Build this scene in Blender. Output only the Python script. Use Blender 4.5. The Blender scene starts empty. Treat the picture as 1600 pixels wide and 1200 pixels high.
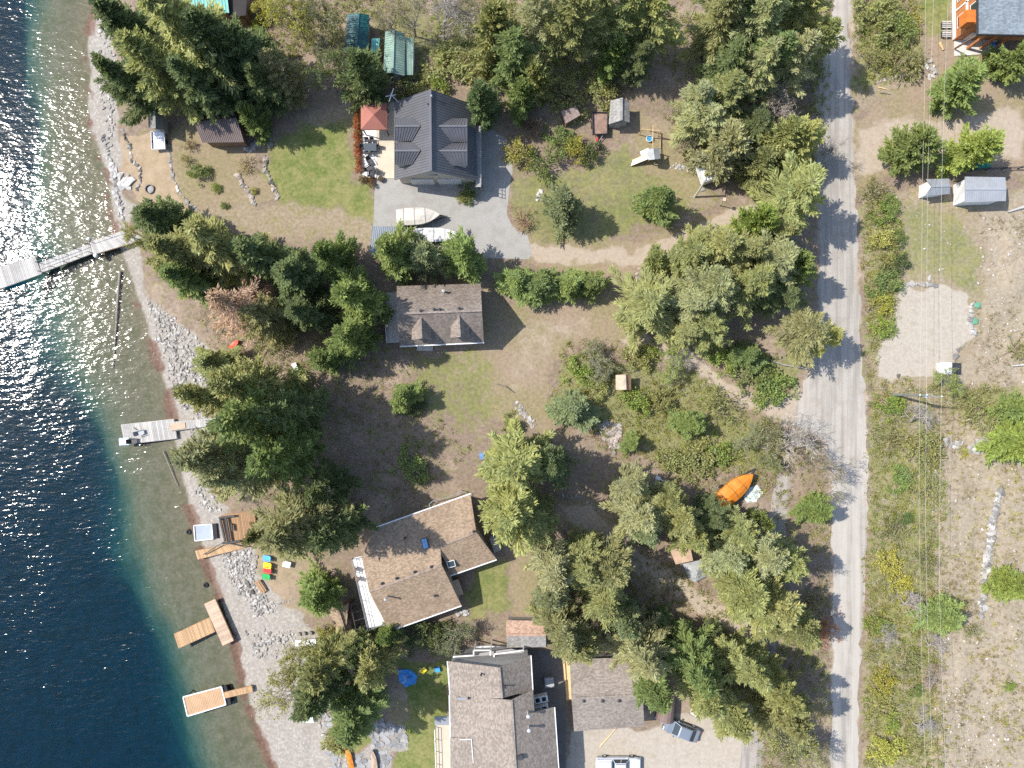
import bpy, bmesh, math, random
import numpy as np
from mathutils import Vector, Matrix

# ------------------------------------------------------------------ camera, sky, sun, exposure
SC = bpy.context.scene
COL = SC.collection
S = 0.081          # metres per photo pixel on the ground
HC = 93.0          # drone height above the ground
R = math.radians

cam_d = bpy.data.cameras.new('camera')
cam = bpy.data.objects.new('camera', cam_d); COL.objects.link(cam)
cam.location = (0, 0, HC); cam.rotation_euler = (0, 0, 0)
cam_d.sensor_fit = 'HORIZONTAL'; cam_d.angle = 2 * math.atan(800 * S / HC)
cam_d.clip_start = 1.0; cam_d.clip_end = 3000
SC.camera = cam

SUN_EL = R(51.5); SUN_DIR = R(165.5)      # the sun stands to the left (west) and a little to the top of the picture
world = bpy.data.worlds.new('World'); SC.world = world; world.use_nodes = True
wn = world.node_tree; wn.nodes.clear()
sky = wn.nodes.new('ShaderNodeTexSky'); sky.sky_type = 'NISHITA'; sky.sun_disc = False
sky.sun_elevation = SUN_EL; sky.sun_rotation = R(90) - SUN_DIR
bg = wn.nodes.new('ShaderNodeBackground'); bg.inputs['Strength'].default_value = 0.15
wo = wn.nodes.new('ShaderNodeOutputWorld')
wn.links.new(sky.outputs[0], bg.inputs[0]); wn.links.new(bg.outputs[0], wo.inputs[0])
sun_d = bpy.data.lights.new('sun', 'SUN'); sun_d.energy = 3.5; sun_d.angle = R(0.5); sun_d.color = (1.0, 0.95, 0.87)
sun = bpy.data.objects.new('sun', sun_d); COL.objects.link(sun)
sv = Vector((math.cos(SUN_EL) * math.cos(SUN_DIR), math.cos(SUN_EL) * math.sin(SUN_DIR), math.sin(SUN_EL)))
sun.rotation_euler = sv.to_track_quat('Z', 'Y').to_euler(); sun.location = sv * 150
SC.view_settings.view_transform = 'Standard'; SC.view_settings.look = 'None'
SC.view_settings.exposure = 0.9; SC.view_settings.gamma = 1.0; SC.view_settings.use_curve_mapping = False
SC.render.engine = 'CYCLES'
SC.cycles.max_bounces = 6; SC.cycles.diffuse_bounces = 3; SC.cycles.glossy_bounces = 2
SC.cycles.transmission_bounces = 4; SC.cycles.transparent_max_bounces = 8; SC.cycles.volume_bounces = 0
SC.cycles.caustics_reflective = False; SC.cycles.caustics_refractive = False
SC.cycles.use_denoising = False
SC.cycles.filter_width = 1.5
SC.cycles.sample_clamp_indirect = 4.0

# ------------------------------------------------------------------ helpers
rng = np.random.default_rng(7)
random.seed(7)

def P(u, v, z=0.0):
    """the place at height z that the photograph shows at pixel (u, v)"""
    k = (HC - z) / HC
    return Vector(((u - 800) * S * k, (600 - v) * S * k, z))

def link(o, parent=None):
    COL.objects.link(o)
    if parent is not None:
        o.parent = parent
    return o

def tag(o, label=None, cat=None, group=None, kind=None):
    if label: o['label'] = label
    if cat: o['category'] = cat
    if group: o['group'] = group
    if kind: o['kind'] = kind
    return o

def thing(name, label, cat, loc=(0, 0, 0), rz=0.0, group=None):
    o = bpy.data.objects.new(name, None); link(o)
    o.empty_display_size = 0.3
    o.location = loc; o.rotation_euler = (0, 0, rz)
    return tag(o, label, cat, group)

def wloc(o):
    v = Vector((0, 0, 0))
    while o is not None:
        v += Vector(o.location); o = o.parent
    return v

class MB:
    """collects shapes; build() links them as one mesh object"""
    def __init__(s): s.v = []; s.f = []
    def add(s, vs, fs):
        n = len(s.v); s.v += [tuple(p) for p in vs]; s.f += [tuple(i + n for i in f) for f in fs]; return s
    def box(s, c, size, rz=0.0, M=None):
        x, y, z = [d / 2 for d in size]
        ps = [Vector((a, b, e)) for e in (-z, z) for a, b in ((-x, -y), (x, -y), (x, y), (-x, y))]
        m = Matrix.Translation(Vector(c)) @ (M if M is not None else Matrix.Rotation(rz, 4, 'Z'))
        return s.add([m @ p for p in ps], [(3, 2, 1, 0), (4, 5, 6, 7), (0, 1, 5, 4), (1, 2, 6, 5), (2, 3, 7, 6), (3, 0, 4, 7)])
    def beam(s, a, b, w, h):
        a, b = Vector(a), Vector(b); d = b - a; L = d.length
        if L < 1e-5: return s
        q = d.to_track_quat('X', 'Z').to_matrix().to_4x4()
        return s.box((a + b) / 2, (L, w, h), M=q)
    def prism(s, pts, z0, z1):
        n = len(pts); vs = [(p[0], p[1], z0) for p in pts] + [(p[0], p[1], z1) for p in pts]
        fs = [tuple(range(n - 1, -1, -1)), tuple(range(n, 2 * n))] + [(i, (i + 1) % n, n + (i + 1) % n, n + i) for i in range(n)]
        return s.add(vs, fs)
    def slab(s, pts, th):
        pts = [Vector(p) for p in pts]; n = len(pts)
        nn = Vector((0, 0, 0))
        for i in range(1, n - 1): nn += (pts[i] - pts[0]).cross(pts[i + 1] - pts[0])
        nn.normalize()
        if nn.z < 0: pts.reverse(); nn = -nn
        lo = [p - nn * th for p in pts]
        return s.add(pts + lo, [tuple(range(n)), tuple(range(2 * n - 1, n - 1, -1))] + [(i, n + i, n + (i + 1) % n, (i + 1) % n) for i in range(n)])
    def tube(s, pts, r, n=6, cap=True):
        pts = [Vector(p) for p in pts]; m = len(pts)
        rr = r if isinstance(r, (list, tuple)) else [r] * m
        base = len(s.v); vs = []
        for i, p in enumerate(pts):
            d = (pts[min(i + 1, m - 1)] - pts[max(i - 1, 0)]).normalized()
            a = d.cross(Vector((0, 0, 1)) if abs(d.z) < 0.9 else Vector((1, 0, 0))).normalized(); b = d.cross(a)
            for k in range(n):
                t = 2 * math.pi * k / n
                vs.append(p + (a * math.cos(t) + b * math.sin(t)) * rr[i])
        fs = [(i * n + k, (i + 1) * n + k, (i + 1) * n + (k + 1) % n, i * n + (k + 1) % n) for i in range(m - 1) for k in range(n)]
        if cap: fs += [tuple(range(n)), tuple(range(m * n - 1, (m - 1) * n - 1, -1))]
        return s.add(vs, fs)
    def lathe(s, c, prof, n=16, sx=1.0, sy=1.0):
        vs = []; m = len(prof)
        for r, z in prof:
            for k in range(n):
                t = 2 * math.pi * k / n
                vs.append((c[0] + r * sx * math.cos(t), c[1] + r * sy * math.sin(t), c[2] + z))
        fs = [(i * n + k, i * n + (k + 1) % n, (i + 1) * n + (k + 1) % n, (i + 1) * n + k) for i in range(m - 1) for k in range(n)]
        fs += [tuple(range(n - 1, -1, -1)), tuple(range((m - 1) * n, m * n))]
        return s.add(vs, fs)
    def loft(s, secs, cap=True):
        n = len(secs[0]); vs = [p for q in secs for p in q]; m = len(secs)
        fs = [(i * n + k, i * n + k + 1, (i + 1) * n + k + 1, (i + 1) * n + k) for i in range(m - 1) for k in range(n - 1)]
        if cap: fs += [tuple(range(n - 1, -1, -1)), tuple(range((m - 1) * n, m * n))]
        return s.add(vs, fs)
    def build(s, name, mat, parent=None, smooth=False, kind=None, label=None):
        me = bpy.data.meshes.new(name)
        o0 = wloc(parent) if parent is not None else Vector((0, 0, 0))
        me.from_pydata([(p[0] - o0.x, p[1] - o0.y, p[2] - o0.z) for p in s.v], [], s.f)
        bm = bmesh.new(); bm.from_mesh(me); bmesh.ops.recalc_face_normals(bm, faces=bm.faces); bm.to_mesh(me); bm.free()
        if smooth: me.polygons.foreach_set('use_smooth', [True] * len(me.polygons))
        me.materials.append(mat)
        o = bpy.data.objects.new(name, me); link(o, parent)
        if kind: o['kind'] = kind
        if label: o['label'] = label
        return o

def copy_obj(o, parent=None):
    c = o.copy(); COL.objects.link(c); c.parent = parent
    return c

def copy_tree(o, parent=None):
    c = copy_obj(o, parent)
    for ch in o.children: copy_tree(ch, c)
    return c

# ------------------------------------------------------------------ node helpers and materials
class NT:
    def __init__(s, name):
        s.m = bpy.data.materials.new(name); s.m.use_nodes = True
        s.t = s.m.node_tree; s.t.nodes.clear()
        s.out = s.t.nodes.new('ShaderNodeOutputMaterial')
    def n(s, typ, **kw):
        nd = s.t.nodes.new('ShaderNode' + typ)
        for k, v in kw.items():
            if k.startswith('i_'):
                key = k[2:]; key = int(key) if key.isdigit() else key.replace('_', ' ')
                s.put(nd.inputs[key], v)
            else: setattr(nd, k, v)
        return nd
    def put(s, sock, v):
        if isinstance(v, bpy.types.NodeSocket): s.t.links.new(v, sock)
        elif isinstance(v, bpy.types.Node): s.t.links.new(v.outputs[0], sock)
        else:
            if hasattr(sock.default_value, '__len__') and isinstance(v, (tuple, list)) and len(v) == 3 and len(sock.default_value) == 4: v = (*v, 1)
            sock.default_value = v
    def math(s, op, a, b=0.0, c=None, clamp=False):
        nd = s.t.nodes.new('ShaderNodeMath'); nd.operation = op; nd.use_clamp = clamp
        s.put(nd.inputs[0], a); s.put(nd.inputs[1], b)
        if c is not None: s.put(nd.inputs[2], c)
        return nd.outputs[0]
    def mix(s, f, a, b, blend='MIX'):
        nd = s.t.nodes.new('ShaderNodeMix'); nd.data_type = 'RGBA'; nd.blend_type = blend
        s.put(nd.inputs[0], f); s.put(nd.inputs[6], a); s.put(nd.inputs[7], b)
        return nd.outputs[2]
    def ramp(s, f, lo, hi, a=0.0, b=1.0):
        nd = s.t.nodes.new('ShaderNodeMapRange'); nd.interpolation_type = 'SMOOTHSTEP'
        s.put(nd.inputs[0], f); nd.inputs[1].default_value = lo; nd.inputs[2].default_value = hi
        nd.inputs[3].default_value = a; nd.inputs[4].default_value = b
        return nd.outputs[0]
    def noise(s, scale, detail=3.0, vec=None, rough=0.55, out=0):
        nd = s.t.nodes.new('ShaderNodeTexNoise'); nd.inputs['Scale'].default_value = scale
        nd.inputs['Detail'].default_value = detail; nd.inputs['Roughness'].default_value = rough
        if vec is not None: s.put(nd.inputs['Vector'], vec)
        return nd.outputs[out]
    def pos(s): return s.n('NewGeometry').outputs['Position']
    def obj(s): return s.n('TexCoord').outputs['Object']
    def bsdf(s, color, rough=0.8, metal=0.0, spec=0.3, bump=None, bstr=0.3, bdist=0.02):
        p = s.n('BsdfPrincipled'); s.put(p.inputs['Base Color'], color); s.put(p.inputs['Roughness'], rough)
        p.inputs['Metallic'].default_value = metal; p.inputs['Specular IOR Level'].default_value = spec
        if bump is not None:
            b = s.n('Bump'); b.inputs['Strength'].default_value = bstr; b.inputs['Distance'].default_value = bdist
            s.put(b.inputs['Height'], bump); s.t.links.new(b.outputs[0], p.inputs['Normal'])
        s.t.links.new(p.outputs[0], s.out.inputs['Surface'])
        return s.m

MC = {}
def paint(name, c, rough=0.6, var=0.15, scale=3.0, metal=0.0, spec=0.3, dirt=None):
    """a coloured surface with soft stains and fine grain"""
    if name in MC: return MC[name]
    t = NT(name); p = t.pos()
    a = t.noise(scale, 4, p); b = t.noise(scale * 9, 3, p)
    f = t.math('ADD', t.math('MULTIPLY', a, 0.65), t.math('MULTIPLY', b, 0.35))
    lo = tuple(x * (1 - var) for x in c); hi = tuple(min(1, x * (1 + var)) for x in c)
    col = t.mix(t.ramp(f, 0.33, 0.67), lo, hi)
    if dirt: col = t.mix(t.ramp(t.noise(scale * 0.6, 5, p, 0.7), 0.52, 0.68, 0, 0.8), col, dirt)
    MC[name] = t.bsdf(col, rough, metal, spec, b, 0.15, 0.01)
    return MC[name]

def shingle(name, c, rz=0.0, row=0.16, wid=0.3, tint=None):
    """asphalt shingles: single tabs vary in tone, rows step down the slope"""
    t = NT(name)
    mp = t.n('Mapping', i_Vector=t.pos()); mp.inputs['Rotation'].default_value = (0, 0, -rz)
    br = t.n('TexBrick'); t.put(br.inputs['Vector'], mp.outputs[0]); br.inputs['Scale'].default_value = 1.0
    br.inputs['Brick Width'].default_value = wid; br.inputs['Row Height'].default_value = row
    br.inputs['Mortar Size'].default_value = 0.006; br.offset = 0.5
    t.put(br.inputs['Color1'], (0.0, 0.0, 0.0)); t.put(br.inputs['Color2'], (1.0, 1.0, 1.0)); t.put(br.inputs['Mortar'], (0.0, 0.0, 0.0))
    big = t.noise(0.35, 4, t.pos()); fine = t.noise(3.2, 5, t.pos(), 0.75)
    f = t.math('ADD', t.math('MULTIPLY', br.outputs[0], 0.32), t.math('ADD', t.math('MULTIPLY', big, 0.35), t.math('MULTIPLY', fine, 0.6)))
    col = t.mix(t.ramp(f, 0.38, 0.92), tuple(x * 0.68 for x in c), tuple(min(1, x * 1.28) for x in c))
    m2 = t.n('Mapping', i_Vector=mp.outputs[0]); m2.inputs['Scale'].default_value = (2.6, 0.22, 1)
    col = t.mix(t.ramp(t.noise(1.0, 4, m2.outputs[0], 0.6), 0.5, 0.68, 0, 0.45), col, tuple(x * 0.62 for x in c))
    col = t.mix(t.ramp(t.noise(0.9, 5, t.pos(), 0.7), 0.62, 0.7, 0, 0.4), col, tuple(x * 1.35 for x in c))
    if tint: col = t.mix(t.ramp(t.noise(0.22, 3, t.pos()), 0.5, 0.7, 0, 0.6), col, tint)
    MC[name] = t.bsdf(col, 0.92, 0, 0.15, t.math('ADD', br.outputs[0], t.math('MULTIPLY', fine, 1.2)), 0.5, 0.02)
    return MC[name]

def wood(name, c, rz=0.0, grey=0.0, scale=1.0):
    t = NT(name); p = t.obj()
    mp = t.n('Mapping', i_Vector=t.pos()); mp.inputs['Rotation'].default_value = (0, 0, -rz); mp.inputs['Scale'].default_value = (1.2, 14, 14)
    g = t.noise(scale, 4, mp.outputs[0]); rnd = t.n('ObjectInfo').outputs['Random']; big = t.noise(0.7, 3, t.pos())
    f = t.math('ADD', t.math('MULTIPLY', g, 0.5), t.math('ADD', t.math('MULTIPLY', rnd, 0.35), t.math('MULTIPLY', big, 0.3)))
    col = t.mix(t.ramp(f, 0.25, 0.85), tuple(x * 0.7 for x in c), tuple(min(1, x * 1.2) for x in c))
    MC[name] = t.bsdf(col, 0.75, 0, 0.25, g, 0.25, 0.01)
    return MC[name]

def glass(name, c=(0.02, 0.03, 0.035)):
    t = NT(name)
    MC[name] = t.bsdf(t.mix(t.noise(1.5, 2, t.pos()), c, tuple(x * 1.8 for x in c)), 0.06, 0, 0.6)
    return MC[name]

def foliage(name, dark=0.55, bright=1.5, trans=0.3, yellow=0.25):
    """leaf colour = the plant's own colour, each leaf a little different"""
    t = NT(name)
    oc = t.n('ObjectInfo'); at = t.n('Attribute', attribute_name='leaf')
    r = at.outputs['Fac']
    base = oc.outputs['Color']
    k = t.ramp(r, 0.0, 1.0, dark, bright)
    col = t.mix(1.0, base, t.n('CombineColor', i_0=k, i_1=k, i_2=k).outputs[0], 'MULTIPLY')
    warm = t.mix(1.0, col, (1.35, 1.12, 0.55), 'MULTIPLY')
    big = t.noise(0.55, 2, t.pos())
    col = t.mix(t.math('MULTIPLY', t.ramp(big, 0.4, 0.65), yellow * 2), col, warm)
    d = t.n('BsdfDiffuse', i_Color=col); tr = t.n('BsdfTranslucent', i_Color=t.mix(1.0, col, (1.15, 1.15, 0.7), 'MULTIPLY'))
    mx = t.n('MixShader'); mx.inputs[0].default_value = trans
    t.t.links.new(d.outputs[0], mx.inputs[1]); t.t.links.new(tr.outputs[0], mx.inputs[2])
    t.t.links.new(mx.outputs[0], t.out.inputs['Surface'])
    MC[name] = t.m
    return t.m

def stone_mat(name, c, var=0.3, lichen=(0.2, 0.19, 0.12)):
    t = NT(name); p = t.pos(); rnd = t.n('ObjectInfo').outputs['Random']
    a = t.noise(2.2, 5, p, 0.65); f = t.math('ADD', t.math('MULTIPLY', a, 0.7), t.math('MULTIPLY', rnd, 0.35))
    col = t.mix(t.ramp(f, 0.25, 0.8), tuple(x * (1 - var) for x in c), tuple(min(1, x * (1 + var)) for x in c))
    col = t.mix(t.ramp(t.noise(1.1, 4, p, 0.6), 0.58, 0.7, 0, 0.5), col, lichen)
    MC[name] = t.bsdf(col, 0.9, 0, 0.2, a, 0.5, 0.05)
    return MC[name]
# ------------------------------------------------------------------ terrain
SHORE = [(-300, 150), (0, 146), (60, 138), (110, 142), (160, 138), (200, 140), (230, 158), (260, 165), (300, 174), (340, 178), (370, 181), (400, 194), (440, 211), (480, 222),
         (530, 238), (570, 250), (610, 263), (650, 269), (700, 277), (760, 290), (815, 304), (870, 319), (905, 331), (935, 342), (985, 361),
         (1030, 373), (1080, 384), (1115, 395), (1160, 411), (1200, 425), (1500, 540)]
DROP = [(-300, 20), (0, 30), (300, 40), (400, 45), (500, 62), (560, 88), (600, 112), (650, 138), (700, 158), (750, 170), (800, 178), (850, 185), (900, 196),
        (950, 218), (1000, 245), (1050, 262), (1100, 275), (1150, 287), (1200, 302), (1500, 400)]
def vnoise(x, y, seed):
    g = np.random.default_rng(seed).random((256, 256))
    xi = np.floor(x).astype(int); yi = np.floor(y).astype(int); fx = x - xi; fy = y - yi
    fx = fx * fx * (3 - 2 * fx); fy = fy * fy * (3 - 2 * fy)
    a = g[xi % 256, yi % 256]; b = g[(xi + 1) % 256, yi % 256]; c = g[xi % 256, (yi + 1) % 256]; d = g[(xi + 1) % 256, (yi + 1) % 256]
    return (a * (1 - fx) + b * fx) * (1 - fy) + (c * (1 - fx) + d * fx) * fy
def fbm(x, y, seed, oct=4):
    s = 0; a = 0.5; t = 0
    for i in range(oct):
        s = s + a * vnoise(x * 2 ** i, y * 2 ** i, seed + i); t += a; a *= 0.5
    return s / t
def smooth(a, b, x):
    t = np.clip((x - a) / (b - a), 0, 1); return t * t * (3 - 2 * t)
WATER_Z = -1.0
def shore_d(x, y):
    v = 600 - y / S; u = x / S + 800
    sx = np.interp(v, [p[0] for p in SHORE], [p[1] for p in SHORE])
    sx = (sx - 800) * (HC + 1) / HC + 800
    sx = sx + (fbm(np.asarray(y) * 0.5, np.asarray(y) * 0 + 3.3, 5, 3) - 0.5) * 9
    dx = np.interp(v, [p[0] for p in DROP], [p[1] for p in DROP])
    return (u - sx) * S * 0.94, (sx - dx) * S * 0.94
def height(x, y):
    x = np.asarray(x, float); y = np.asarray(y, float)
    d, D = shore_d(x, y)
    land = WATER_Z - WATER_Z * smooth(-1.0, 9.0, d) + 0 * d
    land = np.where(d < 9, WATER_Z + (0 - WATER_Z) * np.clip(d / 9, 0, 1) ** 0.8, 0)
    land = land + smooth(1, 6, d) * smooth(9, 5, d) * (fbm(x * 0.9, y * 0.9, 40, 3) - 0.5) * 0.25
    t = -d / np.maximum(D, 1)
    bed = WATER_Z - 0.10 * np.minimum(-d, 2.0) - 0.8 * np.clip(t, 0, 1) ** 1.4 - 12.0 * smooth(0.42, 2.2, t + (fbm(x * 0.12, y * 0.12, 91, 3) - 0.5) * 0.35) ** 1.5
    bed = bed + (fbm(x * 0.35, y * 0.35, 60, 3) - 0.5) * 0.5 * smooth(0.2, 1.0, t)
    z = np.where(d >= 0, land, bed)
    u = x / S + 800; v = 600 - y / S
    hill = smooth(1368, 1430, u) * smooth(630, 700, v) + smooth(1530, 1580, u) * smooth(330, 380, v) * (1 - smooth(630, 700, v))
    z = z + hill * (fbm(x * 0.22, y * 0.22, 80, 4) - 0.35) * 1.1
    wild = smooth(1060, 1000, v) * 0
    return z
def hz(x, y): return float(height(np.array([x]), np.array([y]))[0])
def G(u, v):
    """the ground where the photograph shows pixel (u, v)"""
    p = P(u, v, 0); z = hz(p.x, p.y)
    p = P(u, v, z); p.z = hz(p.x, p.y); return p

def poly_mask(x, y, pts, soft):
    """1 inside the outline, fading over soft metres"""
    q = np.array([P(u, v)[:2] for u, v in pts]); n = len(q)
    inside = np.zeros(x.shape, bool); dist = np.full(x.shape, 1e9)
    for i in range(n):
        ax, ay = q[i]; bx, by = q[(i + 1) % n]
        c = ((ay > y) != (by > y)) & (x < (bx - ax) * (y - ay) / (by - ay + 1e-12) + ax); inside ^= c
        dx, dy = bx - ax, by - ay; t = np.clip(((x - ax) * dx + (y - ay) * dy) / (dx * dx + dy * dy + 1e-9), 0, 1)
        dist = np.minimum(dist, np.hypot(x - ax - t * dx, y - ay - t * dy))
    sd = np.where(inside, dist, -dist)
    return smooth(-soft, soft, sd)

LAWN = [([(420, 225), (470, 192), (553, 185), (556, 285), (587, 292), (588, 350), (545, 335), (490, 322), (432, 322), (405, 262)], 1.2, 1.0),
        ([(800, 268), (845, 270), (905, 262), (985, 225), (1010, 262), (1050, 300), (1090, 330), (1000, 362), (930, 388), (850, 378), (802, 352), (796, 300)], 1.0, 0.75),
        ([(950, 235), (985, 222), (1000, 265), (960, 300), (940, 330), (925, 280)], 1.0, 0.6),
        ([(628, 548), (760, 545), (772, 590), (765, 650), (700, 665), (645, 610)], 1.5, 0.55),
        ([(742, 888), (788, 870), (800, 900), (797, 962), (742, 965), (720, 930)], 0.8, 0.9),
        ([(608, 1035), (700, 1030), (705, 1260), (600, 1260), (620, 1170), (634, 1130), (634, 1090)], 0.5, 1.25),
        ([(545, 1148), (560, 1136), (577, 1132), (580, 1168), (548, 1178)], 0.4, 1.25),
        ([(1408, 312), (1492, 318), (1545, 400), (1520, 480), (1470, 440), (1412, 440)], 1.8, 0.72),
        ([(1438, -20), (1492, -20), (1488, 30), (1470, 60), (1440, 66)], 1.0, 0.9),
        ([(1040, 660), (1130, 620), (1200, 660), (1230, 720), (1140, 740), (1060, 720)], 2.0, 0.5)]
DRY = [([(290, 322), (330, 315), (440, 318), (590, 330), (588, 398), (540, 380), (400, 372), (310, 345)], 1.5, 1.0),
       ([(345, 225), (400, 222), (405, 330), (370, 330), (350, 270)], 1.0, 0.9),
       ([(455, 190), (480, 170), (560, 150), (565, 190), (500, 215)], 1.0, 0.8),
       ([(1345, 300), (1600, 300), (1760, 0), (1760, 1260), (1345, 1260), (1360, 700)], 1.2, 1.0),
       ([(1332, 20), (1440, 20), (1440, 135), (1332, 180)], 1.2, 0.8),
       ([(960, 180), (1070, 190), (1120, 320), (1060, 330), (1010, 220)], 1.2, 0.9)]
DIRT = [([(755, 430), (800, 470), (960, 455), (1000, 520), (1090, 550), (1160, 600), (1262, 590), (1240, 662), (1180, 655), (1110, 590), (1000, 545), (900, 535), (870, 560), (850, 600), (880, 690), (830, 680), (760, 655), (745, 545)], 1.2, 1.0),
        ([(822, 365), (900, 378), (1000, 382), (1090, 338), (1180, 318), (1290, 282), (1290, 330), (1180, 345), (1100, 372), (1010, 422), (950, 442), (828, 412)], 0.8, 1.1),
        ([(865, 780), (930, 788), (1000, 850), (1100, 920), (1195, 985), (1185, 1022), (1090, 972), (980, 895), (890, 835)], 1.0, 1.0),
        ([(795, 860), (835, 850), (850, 960), (800, 975)], 1.0, 0.95),
        ([(262, 205), (300, 175), (400, 225), (372, 330), (300, 335), (275, 290)], 1.0, 1.0),
        ([(400, 270), (430, 275), (430, 310), (398, 320), (380, 300)], 0.6, 1.0),
        ([(1330, 195), (1390, 150), (1440, 122), (1640, 120), (1640, 292), (1570, 262), (1400, 268), (1335, 300)], 1.2, 1.15),
        ([(1530, 380), (1600, 330), (1600, 560), (1500, 600), (1530, 500)], 1.5, 1.2),
        ([(1470, 650), (1560, 660), (1550, 780), (1520, 900), (1470, 900)], 2.0, 0.9),
        ([(1440, 60), (1490, 40), (1560, 90), (1540, 110), (1450, 125)], 1.0, 1.0),
        ([(985, 170), (1010, 180), (1090, 250), (1110, 300), (1060, 330), (1030, 300), (985, 235)], 1.2, 0.9),
        ([(785, 195), (800, 215), (795, 235), (750, 196)], 0.6, 0.8),
        ([(385, 858), (470, 868), (522, 885), (522, 930), (475, 965), (440, 948), (392, 892)], 0.6, 1.4),
        ([(590, 1090), (632, 1090), (632, 1140), (606, 1150)], 0.5, 1.0)]
PALE = [([(885, 1142), (1010, 1137), (1100, 1108), (1165, 1140), (1168, 1260), (890, 1260)], 0.8, 1.0),
        ([(1410, 448), (1470, 449), (1508, 463), (1519, 482), (1514, 512), (1524, 530), (1503, 540), (1488, 572), (1465, 590), (1368, 590), (1366, 540), (1394, 520), (1398, 495), (1388, 470)], 0.5, 0.95),
        ]
SAND = [([(186, 210), (235, 205), (262, 225), (266, 255), (280, 300), (302, 322), (262, 338), (215, 312), (186, 262), (180, 230)], 0.5, 1.0),
        ([(400, 862), (455, 870), (475, 900), (468, 930), (440, 945), (415, 930), (395, 890)], 0.5, 0.45),
        ([(370, 805), (400, 800), (405, 855), (375, 850)], 0.6, 0.9)]
PEB = [([(100, 350), (210, 380), (222, 465), (250, 480), (305, 520), (330, 560), (325, 640), (320, 700), (335, 780), (352, 800), (345, 835), (400, 858), (398, 890), (440, 945), (475, 960), (500, 1000), (480, 1080), (510, 1130), (560, 1180), (560, 1260), (380, 1260), (330, 985), (240, 650)], 1.2, 1.0),
       ([(503, 1108), (525, 1118), (545, 1150), (560, 1180), (582, 1172), (578, 1128), (600, 1120), (612, 1134), (640, 1138), (642, 1168), (612, 1172), (606, 1260), (500, 1260)], 0.5, 0.9),
       ([(140, -40), (165, -40), (180, 120), (185, 260), (172, 280), (210, 320), (185, 370), (120, 350)], 0.8, 0.9)]

TRACK = [([(822, 375), (900, 388), (1000, 390), (1060, 366), (1120, 336), (1190, 318), (1290, 285), (1290, 322), (1190, 340), (1120, 362), (1060, 392), (1005, 412), (900, 412), (826, 404)], 0.7, 1.0),
         ([(960, 520), (1010, 520), (1080, 545), (1150, 600), (1210, 632), (1262, 600), (1240, 665), (1180, 648), (1120, 608), (1050, 566), (980, 545)], 0.8, 0.8),
         ([(868, 790), (925, 795), (1000, 860), (1090, 920), (1195, 990), (1186, 1012), (1085, 955), (985, 885), (900, 830)], 0.8, 0.9),
         ([(1335, 205), (1400, 180), (1480, 190), (1600, 160), (1600, 250), (1480, 255), (1400, 262), (1337, 282)], 1.2, 0.75),
         ([(1338, 0), (1331, 150), (1337, 300), (1341, 420), (1347, 550), (1354, 640), (1359, 720), (1357, 820), (1351, 900), (1348, 1000), (1344, 1200), (1336, 1200), (1326, 600), (1318, 0)], 0.7, 0.7),
         ([(1310, 0), (1295, 90), (1268, 180), (1276, 300), (1274, 450), (1276, 520), (1255, 590), (1230, 665), (1290, 700), (1296, 800), (1296, 1200), (1312, 1200), (1312, 700), (1300, 400), (1300, 100)], 0.7, 0.6),
         ([(800, 500), (900, 480), (960, 500), (900, 530), (820, 600), (800, 650), (780, 600)], 1.8, 0.45)]
GREEN = [([(880, 545), (960, 560), (1080, 570), (1180, 655), (1235, 680), (1220, 740), (1140, 735), (1060, 740), (960, 690), (860, 640)], 1.5, 0.9),
         ([(700, 90), (880, 140), (960, 140), (1020, 60), (900, 0), (560, 0), (600, 120)], 2.0, 0.7), ([(1345, 300), (1412, 310), (1408, 440), (1395, 530), (1360, 560), (1352, 640), (1470, 620), (1462, 720), (1462, 1200), (1346, 1200), (1356, 800)], 1.2, 0.75),
         ([(1335, 10), (1440, 10), (1440, 120), (1335, 150)], 1.2, 0.7), ([(930, 290), (1070, 260), (1160, 320), (1000, 370), (930, 380)], 1.2, 0.5), ([(1170, 560), (1270, 540), (1250, 600), (1200, 630)], 1.0, 0.8), ([(1480, 600), (1600, 600), (1600, 680), (1490, 650)], 1.2, 0.8),
         ([(630, 545), (760, 545), (790, 640), (740, 690), (660, 640)], 2.0, 0.7)]
HILL = [([(1462, 660), (1620, 640), (1620, 1220), (1470, 1220), (1462, 900)], 1.5, 0.95), ([(1530, 330), (1620, 300), (1620, 600), (1490, 600), (1525, 530), (1540, 420)], 1.5, 0.95)]
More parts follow.
